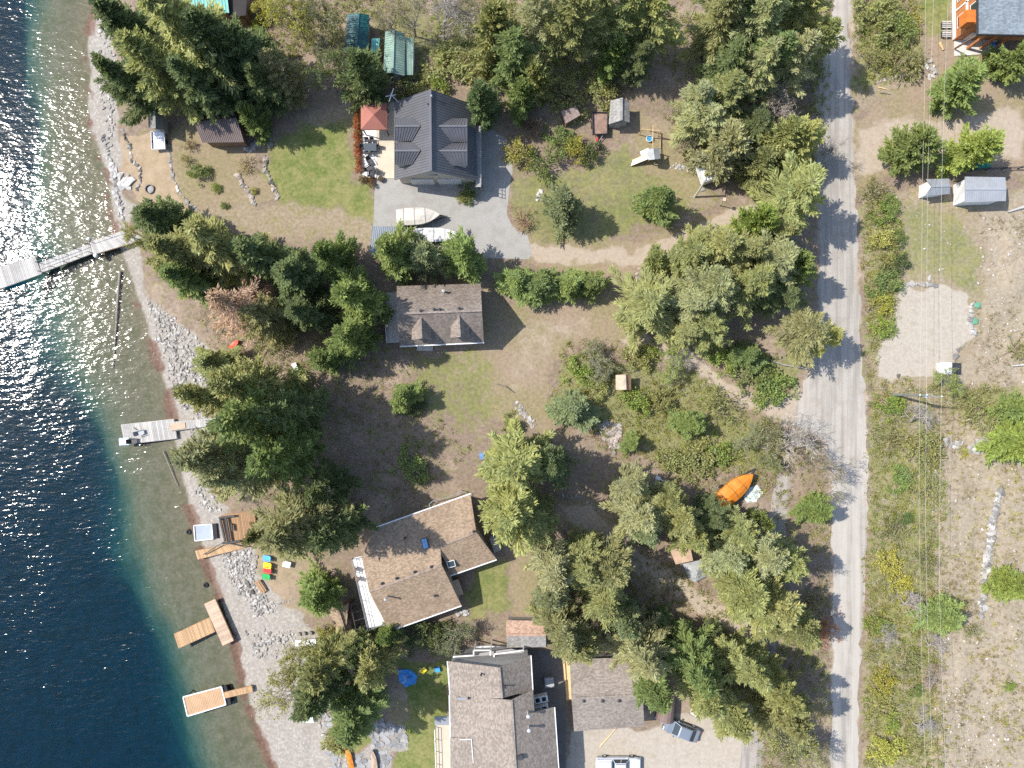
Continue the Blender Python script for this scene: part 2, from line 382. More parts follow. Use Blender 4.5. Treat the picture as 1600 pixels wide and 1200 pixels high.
def build_ground():
    xs = np.concatenate([np.linspace(-420, -76, 26)[:-1], np.arange(-76, 76.01, 0.3), np.linspace(76, 420, 26)[1:]])
    ys = np.concatenate([np.linspace(-400, -58, 26)[:-1], np.arange(-58, 58.01, 0.3), np.linspace(58, 400, 26)[1:]])
    X, Y = np.meshgrid(xs, ys); nx, ny = len(xs), len(ys)
    Z = height(X, Y)
    me = bpy.data.meshes.new('ground')
    i = np.arange(nx * ny).reshape(ny, nx)
    quads = np.stack([i[:-1, :-1], i[:-1, 1:], i[1:, 1:], i[1:, :-1]], -1).reshape(-1, 4)
    fill_mesh(me, np.stack([X, Y, Z], -1).reshape(-1, 3), quads)
    me.polygons.foreach_set('use_smooth', np.ones(len(quads), bool))
    wx = X + (fbm(X * 0.5, Y * 0.5, 11) - 0.5) * 2.2; wy = Y + (fbm(X * 0.5, Y * 0.5, 21) - 0.5) * 2.2
    def acc(lst):
        m = np.zeros(X.shape)
        for pts, soft, w in lst: m = np.maximum(m, poly_mask(wx, wy, pts, soft) * w)
        return m
    d, D = shore_d(X, Y)
    lawn, dry, dirt, pale, sand, peb = [acc(l) for l in (LAWN, DRY, DIRT, PALE, SAND, PEB)]
    peb = np.maximum(peb, smooth(1.5, 0.2, d)); under = smooth(0.25, -0.25, d)
    weed = np.exp(-((d + 0.2) / 1.1) ** 2) * smooth(0.35, 0.6, fbm(X * 0.3, Y * 0.3, 33))
    track, green, hill = [acc(l) for l in (TRACK, GREEN, HILL)]
    for nm, ch in (('zone_c', (track, green, hill, hill * 0)), ('zone_a', (lawn / 1.5, dry / 1.5, dirt / 1.5, pale)), ('zone_b', (sand, peb, under, weed))):
        at = me.color_attributes.new(nm, 'FLOAT_COLOR', 'POINT')
        at.data.foreach_set('color', np.stack(ch, -1).reshape(-1).astype(np.float32))
    # node colours
    t = NT('ground'); p = t.pos()
    a = t.n('Attribute', attribute_name='zone_a'); b = t.n('Attribute', attribute_name='zone_b')
    sa = t.n('SeparateColor', i_0=a.outputs['Color']); sb = t.n('SeparateColor', i_0=b.outputs['Color']); sc = t.n('SeparateColor', i_0=t.n('Attribute', attribute_name='zone_c').outputs['Color'])
    n_big = t.noise(0.16, 4, p); n_mid = t.noise(0.8, 5, p, 0.65); n_fine = t.noise(2.3, 7, p, 0.85); n_speck = t.noise(9.0, 2, p, 0.6)
    def two(c0, c1, f, lo=0.35, hi=0.65): return t.mix(t.ramp(f, lo, hi), c0, c1)
    # forest floor: brown needles, grey twigs, olive moss
    litter = two((0.145, 0.105, 0.078), (0.285, 0.222, 0.17), n_fine, 0.3, 0.7)
    litter = t.mix(t.ramp(n_mid, 0.48, 0.66, 0, 0.75), litter, two((0.15, 0.145, 0.06), (0.24, 0.22, 0.11), n_fine))
    litter = t.mix(t.ramp(n_big, 0.5, 0.66, 0, 0.6), litter, two((0.27, 0.20, 0.15), (0.40, 0.32, 0.25), n_fine))
    dryc = two((0.185, 0.145, 0.095), (0.36, 0.295, 0.215), n_fine, 0.28, 0.72)
    dryc = t.mix(t.ramp(n_mid, 0.46, 0.68, 0, 0.6), dryc, two((0.14, 0.14, 0.045), (0.25, 0.235, 0.09), n_fine))
    dryc = t.mix(t.ramp(n_speck, 0.66, 0.78, 0, 0.5), dryc, (0.42, 0.38, 0.31))
    lawnc = two((0.075, 0.11, 0.025), (0.15, 0.19, 0.05), n_fine)
    lawnc = t.mix(t.ramp(t.math('ADD', t.math('MULTIPLY', n_mid, 0.6), t.math('MULTIPLY', t.noise(0.3, 3, p), 0.4)), 0.36, 0.62, 0, 0.85), lawnc, two((0.19, 0.18, 0.07), (0.29, 0.26, 0.12), n_fine))
    dirtc = two((0.205, 0.152, 0.105), (0.33, 0.258, 0.188), n_fine, 0.28, 0.72)
    dirtc = t.mix(t.ramp(n_big, 0.38, 0.6, 0, 0.75), dirtc, two((0.17, 0.15, 0.075), (0.28, 0.24, 0.13), n_fine))
    palec = two((0.31, 0.27, 0.22), (0.43, 0.385, 0.32), n_fine, 0.28, 0.72)
    palec = t.mix(t.ramp(n_mid, 0.5, 0.68, 0, 0.5), palec, (0.30, 0.25, 0.19))
    sandc = t.mix(0.35, two((0.27, 0.20, 0.125), (0.36, 0.275, 0.185), n_mid), two((0.2, 0.15, 0.1), (0.42, 0.33, 0.23), n_fine, 0.25, 0.75))
    vor = t.n('TexVoronoi', i_Vector=p); vor.inputs['Scale'].default_value = 3.4; vor.inputs['Randomness'].default_value = 1.0
    vc = t.n('SeparateColor', i_0=vor.outputs['Color']).outputs[0]
    pebc = t.mix(t.ramp(vc, 0.0, 1.0), (0.20, 0.18, 0.155), (0.42, 0.395, 0.355))
    pebc = t.mix(t.ramp(vor.outputs['Distance'], 0.32, 0.55, 0, 0.6), pebc, (0.15, 0.135, 0.115))
    pebc = t.mix(0.62, pebc, two((0.265, 0.235, 0.20), (0.38, 0.345, 0.30), n_fine))
    bed = two((0.105, 0.095, 0.06), (0.19, 0.17, 0.12), n_fine, 0.3, 0.7)
    bed = t.mix(t.ramp(n_mid, 0.42, 0.66, 0, 0.75), bed, (0.095, 0.10, 0.052))
    def edge(m, w=0.55): return t.ramp(t.math('ADD', m, t.math('MULTIPLY', t.math('SUBTRACT', n_mid, 0.5), w)), 0.3, 0.66)
    col = litter
    def soft(m, k=1.0): return t.math('MULTIPLY', t.ramp(t.math('ADD', t.math('MULTIPLY', m, 1.5), t.math('MULTIPLY', t.math('SUBTRACT', n_mid, 0.5), 1.1)), 0.25, 0.85), k)
    col = t.mix(soft(sa.outputs[1]), col, dryc)
    col = t.mix(soft(sa.outputs[2]), col, dirtc)
    greenc = two((0.12, 0.13, 0.045), (0.25, 0.245, 0.10), n_fine, 0.3, 0.7)
    col = t.mix(t.math('MULTIPLY', t.ramp(t.math('ADD', sc.outputs[1], t.math('MULTIPLY', t.math('SUBTRACT', n_mid, 0.5), 1.6)), 0.35, 0.85), 0.8), col, greenc)
    hillc = two((0.215, 0.175, 0.125), (0.39, 0.335, 0.255), n_fine, 0.28, 0.72)
    col = t.mix(t.math('MULTIPLY', t.ramp(t.math('ADD', sc.outputs[2], t.math('MULTIPLY', t.math('SUBTRACT', n_mid, 0.5), 1.8)), 0.35, 0.8), 0.85), col, hillc)
    trackc = two((0.31, 0.25, 0.193), (0.43, 0.362, 0.29), n_fine, 0.28, 0.72)
    col = t.mix(t.math('MULTIPLY', t.ramp(t.math('ADD', sc.outputs[0], t.math('MULTIPLY', t.math('SUBTRACT', n_mid, 0.5), 0.9)), 0.3, 0.75), 0.9), col, trackc)
    lw = t.math('MULTIPLY', sa.outputs[0], 1.5)
    lf = t.ramp(t.math('ADD', lw, t.math('MULTIPLY', t.math('SUBTRACT', n_mid, 0.5), 0.9)), 0.3, 1.0)
    col = t.mix(lf, col, lawnc)
    col = t.mix(edge(a.outputs['Alpha'], 0.35), col, palec)
    col = t.mix(edge(sb.outputs[0], 0.35), col, sandc)
    col = t.mix(edge(sb.outputs[1], 0.5), col, pebc)
    col = t.mix(sb.outputs[2], col, bed)
    col = t.mix(t.math('MULTIPLY', t.ramp(t.math('MULTIPLY', b.outputs['Alpha'], t.math('ADD', n_mid, 0.25)), 0.3, 0.6), 0.8), col, two((0.10, 0.05, 0.035), (0.2, 0.12, 0.09), n_fine))
    hgt = t.math('ADD', t.math('MULTIPLY', n_fine, 0.6), t.math('MULTIPLY', n_mid, 0.6))
    me.materials.append(t.bsdf(col, 0.95, 0, 0.1, hgt, 0.45, 0.12))
    o = bpy.data.objects.new('ground', me); link(o)
    tag(o, 'brown forest floor, lawns, dirt yards and pebble beach under the whole scene', 'ground', kind='structure')

def fill_mesh(me, verts, quads):
    nv, nq = len(verts), len(quads)
    me.vertices.add(nv); me.vertices.foreach_set('co', np.asarray(verts, np.float32).reshape(-1))
    me.loops.add(nq * 4); me.loops.foreach_set('vertex_index', np.asarray(quads, np.int32).reshape(-1))
    me.polygons.add(nq); me.polygons.foreach_set('loop_start', np.arange(0, nq * 4, 4, dtype=np.int32))
    me.update(calc_edges=True)
build_ground()

# ------------------------------------------------------------------ lake water: a body with real depth that takes the red out of the light
def build_water():
    t = NT('lake_water'); p = t.pos()
    mp = t.n('Mapping', i_Vector=p); mp.inputs['Rotation'].default_value = (0, 0, R(-24)); mp.inputs['Scale'].default_value = (0.62, 1.5, 1)
    w1 = t.noise(0.95, 2, mp.outputs[0], 0.5); w2 = t.noise(2.6, 2, mp.outputs[0], 0.5); w3 = t.noise(0.12, 2, p)
    calm = t.ramp(w3, 0.35, 0.65, 0.6, 1.25)
    hgt = t.math('MULTIPLY', t.math('ADD', t.math('MULTIPLY', w1, 1.0), t.math('MULTIPLY', w2, 0.42)), calm)
    bmp = t.n('Bump', i_Height=hgt); bmp.inputs['Strength'].default_value = 1.0; bmp.inputs['Distance'].default_value = 0.1
    gl = t.n('BsdfGlossy'); gl.inputs['Roughness'].default_value = 0.12; t.t.links.new(bmp.outputs[0], gl.inputs['Normal'])
    tr = t.n('BsdfTransparent'); fr = t.n('Fresnel'); fr.inputs['IOR'].default_value = 1.33; t.t.links.new(bmp.outputs[0], fr.inputs['Normal'])
    mx = t.n('MixShader'); t.t.links.new(fr.outputs[0], mx.inputs[0]); t.t.links.new(tr.outputs[0], mx.inputs[1]); t.t.links.new(gl.outputs[0], mx.inputs[2])
    t.t.links.new(mx.outputs[0], t.out.inputs['Surface'])
    va = t.n('VolumeAbsorption'); va.inputs['Color'].default_value = (0.0, 0.62, 0.815, 1); va.inputs['Density'].default_value = 0.165
    t.t.links.new(va.outputs[0], t.out.inputs['Volume'])
    m = MB(); m.box((-215, 0, (WATER_Z - 30) / 2), (400, 780, 30 + WATER_Z))
    m.v = [(x, y, WATER_Z if z > -5 else -30) for x, y, z in m.v]
    o = m.build('lake_water', t.m); o['kind'] = 'structure'
build_water()

# ------------------------------------------------------------------ road, drive and paved sheets
def rough_outline(pts, step=0.5, amp=0.18, seed=1):
    q = [P(u, v) for u, v in pts]; out = []
    for i in range(len(q)):
        a, b = q[i], q[(i + 1) % len(q)]; n = max(1, int((b - a).length / step))
        for k in range(n):
            out.append(a + (b - a) * k / n)
    res = []
    for p in out:
        nx = float(fbm(np.array([p.x * 0.7]), np.array([p.y * 0.7]), seed)[0]) - 0.5
        ny = float(fbm(np.array([p.x * 0.7 + 50]), np.array([p.y * 0.7]), seed)[0]) - 0.5
        res.append(Vector((p.x + nx * amp * 2, p.y + ny * amp * 2, 0)))
    return res
def sheet(name, pts, z, mat, amp=0.18, seed=1, th=0.05):
    q = rough_outline(pts, 0.5, amp, seed)
    m = MB(); m.prism(q, z - th, z)
    o = m.build(name, mat); o['kind'] = 'structure'
    return o
def gravel_mat(name, c0, c1, track=None):
    t = NT(name); p = t.pos()
    f = t.noise(7, 4, p, 0.75); m = t.noise(0.7, 5, p, 0.6)
    col = t.mix(t.ramp(f, 0.28, 0.72), tuple(x * 0.82 for x in c0), tuple(x * 1.15 for x in c0))
    col = t.mix(t.ramp(m, 0.42, 0.68, 0, 0.75), col, c1)
    if track:
        mp = t.n('Mapping', i_Vector=p); mp.inputs['Scale'].default_value = track
        w = t.noise(1.6, 4, mp.outputs[0], 0.6)
        col = t.mix(t.ramp(w, 0.42, 0.62, 0, 0.75), col, tuple(x * 0.66 for x in c0))
        col = t.mix(t.ramp(t.noise(0.5, 4, mp.outputs[0], 0.6), 0.5, 0.64, 0, 0.6), col, tuple(min(1, x * 1.2) for x in c0))
    return t.bsdf(col, 0.95, 0, 0.1, f, 0.5, 0.03)
ROAD_M = gravel_mat('road_gravel', (0.37, 0.34, 0.30), (0.30, 0.265, 0.22), (1, 0.035, 1))
sheet('road', [(1302, -160), (1302, 0), (1298, 70), (1282, 120), (1273, 180), (1274, 230), (1281, 300), (1284, 370), (1278, 450), (1281, 520), (1262, 590), (1236, 662),
               (1262, 674), (1292, 690), (1300, 760), (1302, 900), (1298, 1000), (1301, 1100), (1298, 1200), (1296, 1380),
               (1342, 1380), (1340, 1200), (1342, 1100), (1346, 1000), (1349, 900), (1355, 820), (1357, 720), (1352, 640), (1346, 550), (1340, 420), (1336, 300), (1331, 150), (1327, 0), (1325, -160)],
      0.010, ROAD_M, 0.6, 3)
DRIVE_M = gravel_mat('drive_gravel', (0.315, 0.305, 0.285), (0.26, 0.245, 0.22))
sheet('driveway', [(587, 270), (745, 270), (745, 200), (772, 204), (791, 216), (799, 245), (801, 268), (795, 300), (792, 335), (800, 353), (824, 368), (831, 392), (827, 405), (755, 403), (580, 400), (584, 330)],
      0.008, DRIVE_M, 0.06, 4)
LANE_M = gravel_mat('lane_gravel', (0.33, 0.30, 0.27), (0.25, 0.22, 0.18), (1, 0.06, 1))
sheet('lane', [(1214, 742), (1236, 744), (1232, 800), (1225, 850), (1222, 930), (1214, 1000), (1206, 1060), (1196, 1120), (1190, 1200), (1188, 1300), (1152, 1300), (1156, 1200), (1160, 1130), (1172, 1060), (1180, 1000), (1188, 930), (1196, 850), (1205, 790)],
      0.006, LANE_M, 0.25, 6)
ASPH_M = gravel_mat('asphalt', (0.15, 0.14, 0.13), (0.19, 0.18, 0.165))
sheet('side_pavement', [(826, 1016), (876, 1016), (884, 1090), (884, 1290), (840, 1290), (828, 1090)], 0.012, ASPH_M, 0.05, 8)
PATIO_M = paint('patio_concrete', (0.50, 0.435, 0.34), 0.85, 0.08, 0.6)
PATIO_GLARE_M = paint('patio_glare_white', (0.68, 0.67, 0.66), 0.8, 0.06, 1.2)  # sun glare on the patio, painted as a near white colour
# ------------------------------------------------------------------ materials for buildings
M_DARKMETAL = paint('dark_grey_metal', (0.105, 0.105, 0.115), 0.42, 0.10, 0.8, 0.0, 0.5)
M_BROWNMETAL = paint('brown_metal', (0.155, 0.115, 0.105), 0.45, 0.12, 0.8, 0.0, 0.5)
M_TEALD = paint('dark_teal_metal', (0.012, 0.085, 0.085), 0.45, 0.25, 1.2, 0.0, 0.5, (0.05, 0.09, 0.08))
M_TEALP = paint('pale_green_metal', (0.20, 0.30, 0.25), 0.5, 0.2, 1.0, 0.0, 0.4, (0.16, 0.22, 0.17))
M_TEALL = paint('teal_metal', (0.12, 0.38, 0.34), 0.5, 0.15, 1.0, 0.0, 0.4)
M_GALV = paint('galvanised_metal', (0.24, 0.255, 0.275), 0.45, 0.12, 0.8, 0.0, 0.5)
M_CARPORT = paint('blue_grey_metal', (0.20, 0.23, 0.26), 0.45, 0.15, 0.8, 0.0, 0.5)
M_WHITE = paint('white_paint', (0.66, 0.66, 0.65), 0.55, 0.06, 1.5)
M_CREAM = paint('cream_siding', (0.55, 0.50, 0.42), 0.7, 0.08, 1.5)
M_GREYW = paint('grey_siding', (0.30, 0.29, 0.28), 0.7, 0.1, 1.5)
M_BROWNW = paint('brown_siding', (0.20, 0.13, 0.09), 0.75, 0.2, 1.5)
M_ORANGEW = paint('orange_cedar', (0.42, 0.17, 0.065), 0.6, 0.2, 1.5)
M_DARK = paint('dark_steel', (0.045, 0.045, 0.05), 0.5, 0.2, 2)
M_BLACK = paint('black_rubber', (0.025, 0.025, 0.028), 0.8, 0.2, 2)
M_CHROME = paint('bright_steel', (0.62, 0.63, 0.65), 0.3, 0.08, 2, 0.4, 0.5)
M_CORAL = paint('coral_canvas', (0.33, 0.135, 0.105), 0.8, 0.07, 0.8)
M_CONC = paint('concrete', (0.55, 0.52, 0.48), 0.85, 0.1, 1.0)
M_GLASS = glass('window_glass')
M_SKYL = glass('skylight_glass', (0.10, 0.22, 0.36))
M_RED = paint('red_plastic', (0.55, 0.05, 0.05), 0.5, 0.1, 3)
M_YEL = paint('yellow_plastic', (0.80, 0.60, 0.03), 0.5, 0.1, 3)
M_GRN = paint('green_plastic', (0.03, 0.36, 0.10), 0.5, 0.1, 3)
M_BLU = paint('blue_plastic', (0.10, 0.38, 0.68), 0.5, 0.1, 3)
M_TARPB = paint('blue_tarp', (0.03, 0.19, 0.55), 0.5, 0.25, 1.6)
M_GREYT = paint('grey_tarp', (0.33, 0.34, 0.34), 0.6, 0.2, 1.4)
M_ORT = paint('orange_tarp', (0.56, 0.185, 0.02), 0.55, 0.15, 1.6)
M_BOATC = paint('white_canvas', (0.50, 0.465, 0.42), 0.8, 0.12, 1.5, dirt=(0.38, 0.33, 0.28))
M_PLANKG = wood('grey_planks', (0.42, 0.40, 0.37), R(20))
M_PLANKO = wood('fresh_planks', (0.44, 0.285, 0.155), R(20))
M_PLANKP = wood('pale_planks', (0.50, 0.37, 0.265), R(20))
M_PLANKB = wood('brown_planks', (0.33, 0.20, 0.11), R(0))
M_LUMBER = wood('lumber', (0.58, 0.42, 0.22), R(30))
M_DRIFT = wood('driftwood', (0.22, 0.19, 0.16), R(90))
S_H2 = shingle('cottage_shingles', (0.245, 0.205, 0.175), R(2))
S_H3 = shingle('brown_shingles', (0.30, 0.222, 0.155), R(20))
S_H4 = shingle('grey_brown_shingles', (0.265, 0.225, 0.19), R(91))
S_H5 = shingle('garage_shingles', (0.265, 0.228, 0.195), R(2))
S_BLUE = shingle('blue_grey_shingles', (0.175, 0.205, 0.225), R(0))
S_H3P = shingle('ridge_shingles', (0.30, 0.235, 0.185), R(20))
S_PINK = shingle('pink_shingles', (0.42, 0.28, 0.21), R(2))
S_GREY = shingle('grey_shingles', (0.30, 0.29, 0.275), R(0))
S_MOSS = shingle('mossy_shingles', (0.21, 0.21, 0.19), R(0), tint=(0.34, 0.34, 0.28))

# ------------------------------------------------------------------ building helpers
def lerp(a, b, f): return a + (b - a) * f
def seams(parent, quad, n, mat, w=0.045, h=0.05):
    """standing seams from the ridge (first two points) to the eave (last two)"""
    a, b, c, d = [Vector(p) for p in quad]; m = MB()
    for i in range(n + 1):
        f = i / n; p = lerp(a, b, f); q = lerp(d, c, f)
        nn = (b - a).cross(d - a).normalized(); nn = nn if nn.z > 0 else -nn
        m.beam(p + nn * h * 0.4, q + nn * h * 0.4, w, h)
    return m.build('standing_seams', mat, parent, kind='stuff')
def window(parent, c, out, w, h, mat=None, name='window'):
    """a framed pane on a wall; out = the way it faces"""
    c = Vector(c); o = Vector((out[0], out[1], 0)).normalized(); a = math.atan2(o.y, o.x)
    f = MB(); M0 = Matrix.Rotation(a, 4, 'Z'); fw = 0.09
    s = Vector((-o.y, o.x, 0))
    for sg in (-1, 1):
        f.box(c + s * sg * (w / 2 - fw / 2), (0.1, fw, h), M=M0); f.box(c + Vector((0, 0, sg * (h / 2 - fw / 2))), (0.1, w - 2 * fw, fw), M=M0)
    fo = f.build(name, mat or M_WHITE, parent)
    g = MB(); g.box(c, (0.05, w - 2 * fw, h - 2 * fw), M=M0); g.build('pane', M_GLASS, fo)
    return fo
def door(parent, c, out, w, h, mat, name='door', panels=0):
    c = Vector(c); o = Vector((out[0], out[1], 0)).normalized(); a = math.atan2(o.y, o.x); M0 = Matrix.Rotation(a, 4, 'Z')
    f = MB(); f.box(c, (0.08, w, h), M=M0); d = f.build(name, mat, parent)
    hd = MB(); s = Vector((-o.y, o.x, 0)); hd.box(c + s * w * 0.38 + o * 0.06, (0.08, 0.12, 0.04), M=M0); hd.build('door_handle', M_CHROME, d)
    for k in range(panels):
        p = MB(); p.box(c + Vector((0, 0, h * ((k + 0.5) / panels - 0.5))) + o * 0.035, (0.05, w * 0.94, h / panels * 0.86), M=M0); p.build('door_panel', mat, d)
    return d

def gable(t, e, r, ze, zr, roof, wall, th=0.14, inset=0.4, seam=0, seam_mat=None, cap=None, slopes=('roof_slope', 'roof_slope'), walls=True, z0=0.0, labels=(None, None)):
    """gable building. e: four eave corners in photo pixels - side one start, end, side two end, start; r: ridge start, end"""
    E = [P(*q, ze) for q in e]; A, B = P(*r[0], zr), P(*r[1], zr)
    s1 = MB(); s1.slab([A, B, E[1], E[0]], th); o1 = s1.build(slopes[0], roof[0] if isinstance(roof, (list, tuple)) else roof, t, label=labels[0])
    s2 = MB(); s2.slab([A, B, E[2], E[3]], th); o2 = s2.build(slopes[1], roof[1] if isinstance(roof, (list, tuple)) else roof, t, label=labels[1])
    if seam:
        seams(o1, (A, B, E[1], E[0]), seam, seam_mat or roof); seams(o2, (A, B, E[2], E[3]), seam, seam_mat or roof)
    rc = MB(); rc.beam(A + Vector((0, 0, 0.03)), B + Vector((0, 0, 0.03)), 0.28, 0.07); rc.build('ridge_cap', cap or seam_mat or (roof[0] if isinstance(roof, (list, tuple)) else roof), t)
    if walls:
        ax = (B - A).normalized(); A2, B2 = A + ax * inset, B - ax * inset
        def pt(rp, ep):
            run = Vector((rp.x - ep.x, rp.y - ep.y, 0)).length; f = min(0.5, inset / run); q = lerp(ep, rp, f); q.z -= th + 0.05; return q
        drop = Vector((0, 0, th + 0.06))
        a = [pt(A2, E[0] + ax * inset), A2 - drop, pt(A2, E[3] + ax * inset)]; b = [pt(B2, E[1] - ax * inset), B2 - drop, pt(B2, E[2] - ax * inset)]
        def g0(p): return Vector((p.x, p.y, z0 - 0.1))
        pa = [g0(a[0])] + a + [g0(a[2])]; pb = [g0(b[0])] + b + [g0(b[2])]
        m = MB(); n = 5
        m.add(pa + pb, [tuple(range(n)), tuple(range(2 * n - 1, n - 1, -1))] + [(i, i + n, (i + 1) % n + n, (i + 1) % n) for i in range(n)])
        m.build('wall', wall, t)
        t['_w'] = [list(q) for q in (pa[0], pb[0], pb[4], pa[4])]
    return o1, o2
def wall_pts(t): return [Vector(q) for q in t['_w']]
def dormer(t, tip, rf, lf, rt, lb, rb, zbot, roof, wall, seam=0, front=True):
    """dormer from pixel + height corners: ridge tip and front, left/right eave front and back"""
    q = {k: P(*v) for k, v in dict(tip=tip, rf=rf, lf=lf, rt=rt, lb=lb, rb=rb).items()}
    d = MB(); d.slab([q['rf'], q['tip'], q['lb'], q['lf']], 0.1)
    w = MB(); inn = (q['tip'] - q['rf']).normalized() * 0.22
    c = (q['lf'] + q['rt']) / 2
    def w_in(p): v = lerp(p, Vector((c.x, c.y, p.z)), 0.1) + inn; v.z -= 0.14; return v
    L, Rr, T = w_in(q['lf']), w_in(q['rt']), q['rf'] + inn - Vector((0, 0, 0.16))
    dep = (q['tip'] - q['rf']) * 0.75
    prof = [Vector((L.x, L.y, zbot)), L, T, Rr, Vector((Rr.x, Rr.y, zbot))]
    back = [p + Vector((dep.x, dep.y, 0)) for p in prof]
    w.add(prof + back, [(0, 1, 2, 3, 4), (9, 8, 7, 6, 5)] + [(i, i + 5, (i + 1) % 5 + 5, (i + 1) % 5) for i in range(5)])
    do = w.build('dormer', wall, t)
    sl = MB(); sl.slab([q['rf'], q['tip'], q['lb'], q['lf']], 0.1); a = sl.build('dormer_slope', roof, do)
    sr = MB(); sr.slab([q['rf'], q['tip'], q['rb'], q['rt']], 0.1); b = sr.build('dormer_slope', roof, do)
    if seam:
        m = MB()
        for s0, s1, e0, e1 in ((q['rf'], q['tip'], q['lf'], q['lb']), (q['rf'], q['tip'], q['rt'], q['rb'])):
            for i in range(seam + 1):
                f = i / seam; p, r2 = lerp(s0, s1, f), lerp(e0, e1, min(1, f)); nn = (s1 - s0).cross(e0 - s0).normalized(); nn = nn if nn.z > 0 else -nn
                m.beam(p + nn * 0.02, r2 + nn * 0.02, 0.045, 0.05)
        m.build('standing_seams', roof, do, kind='stuff')
    rc = MB(); rc.beam(q['rf'] + Vector((0, 0, 0.02)), q['tip'] + Vector((0, 0, 0.02)), 0.2, 0.06); rc.build('ridge_cap', roof, do)
    out = -(q['tip'] - q['rf']); out.z = 0; out.normalize()
    if front: window(do, (L + Rr) / 2 + out * 0.03 + Vector((0, 0, -0.25)), out, (L - Rr).length * 0.5, 0.9)
    return do
def pipe(t, u, v, z, h=0.6, r=0.09, name='vent_pipe', mat=None, cap=True):
    p = P(u, v, z); m = MB(); m.tube([p - Vector((0, 0, 0.4)), p + Vector((0, 0, h))], r, 8)
    if cap: m.lathe(p + Vector((0, 0, h)), [(r * 1.7, 0), (r * 1.7, 0.06), (r * 0.3, 0.18)], 8)
    return m.build(name, mat or M_DARK, t)
def gutter(t, a, b, z, mat=None):
    m = MB(); m.beam(P(*a, z), P(*b, z), 0.14, 0.12); return m.build('gutter', mat or M_WHITE, t)
def railing(t, pts, h=1.0, mat=None, post=1.2, name='railing', bars=3):
    """posts and rails along 3-D points"""
    m = MB(); pts = [Vector(p) for p in pts]; up = Vector((0, 0, 1))
    for a, b in zip(pts[:-1], pts[1:]):
        n = max(1, int((b - a).length / post))
        for i in range(n + 1):
            q = lerp(a, b, i / n); m.box(q + up * h / 2, (0.07, 0.07, h))
        for k in range(1, bars + 1): m.beam(a + up * h * k / bars, b + up * h * k / bars, 0.05, 0.05)
    return m.build(name, mat or M_WHITE, t)
def deck(name, label, cat, quad, z, mat, n, th=0.12, along=0, legs=None, frame=None, group=None, gap=0.012, z0=None):
    """planked platform: quad in photo pixels, planks laid across the way from corner 0 to corner 1 (along=0)"""
    q = [P(*c, z) for c in quad]
    if along: q = q[1:] + q[:1]
    cen = (q[0] + q[1] + q[2] + q[3]) / 4
    t = thing(name, label, cat, (cen.x, cen.y, z0 if z0 is not None else z), 0, group)
    me = None
    for i in range(n):
        f0, f1 = i / n, (i + 1) / n
        a, b, c, d = lerp(q[0], q[1], f0), lerp(q[0], q[1], f1), lerp(q[3], q[2], f1), lerp(q[3], q[2], f0)
        w = (b - a).length; g = min(gap, w * 0.1); u = (b - a).normalized() * g
        m = MB(); m.slab([a + u, b - u, c - u, d + u], 0.045); m.v = [(x, y, zz + random.uniform(-0.004, 0.006)) for x, y, zz in m.v]
        m.build('plank', mat, t)
    fr = MB()
    for k in range(4):
        a, b = q[k], q[(k + 1) % 4]; fr.beam(a + Vector((0, 0, -0.12)), b + Vector((0, 0, -0.12)), 0.1, 0.15)
    fr.build('frame', frame or M_PLANKB, t)
    if legs is not None:
        for k in range(4):
            p = lerp(q[k], cen, 0.12); m = MB(); m.tube([Vector((p.x, p.y, legs)), Vector((p.x, p.y, z - 0.06))], 0.09, 8); m.build('post', M_DRIFT, t)
    return t

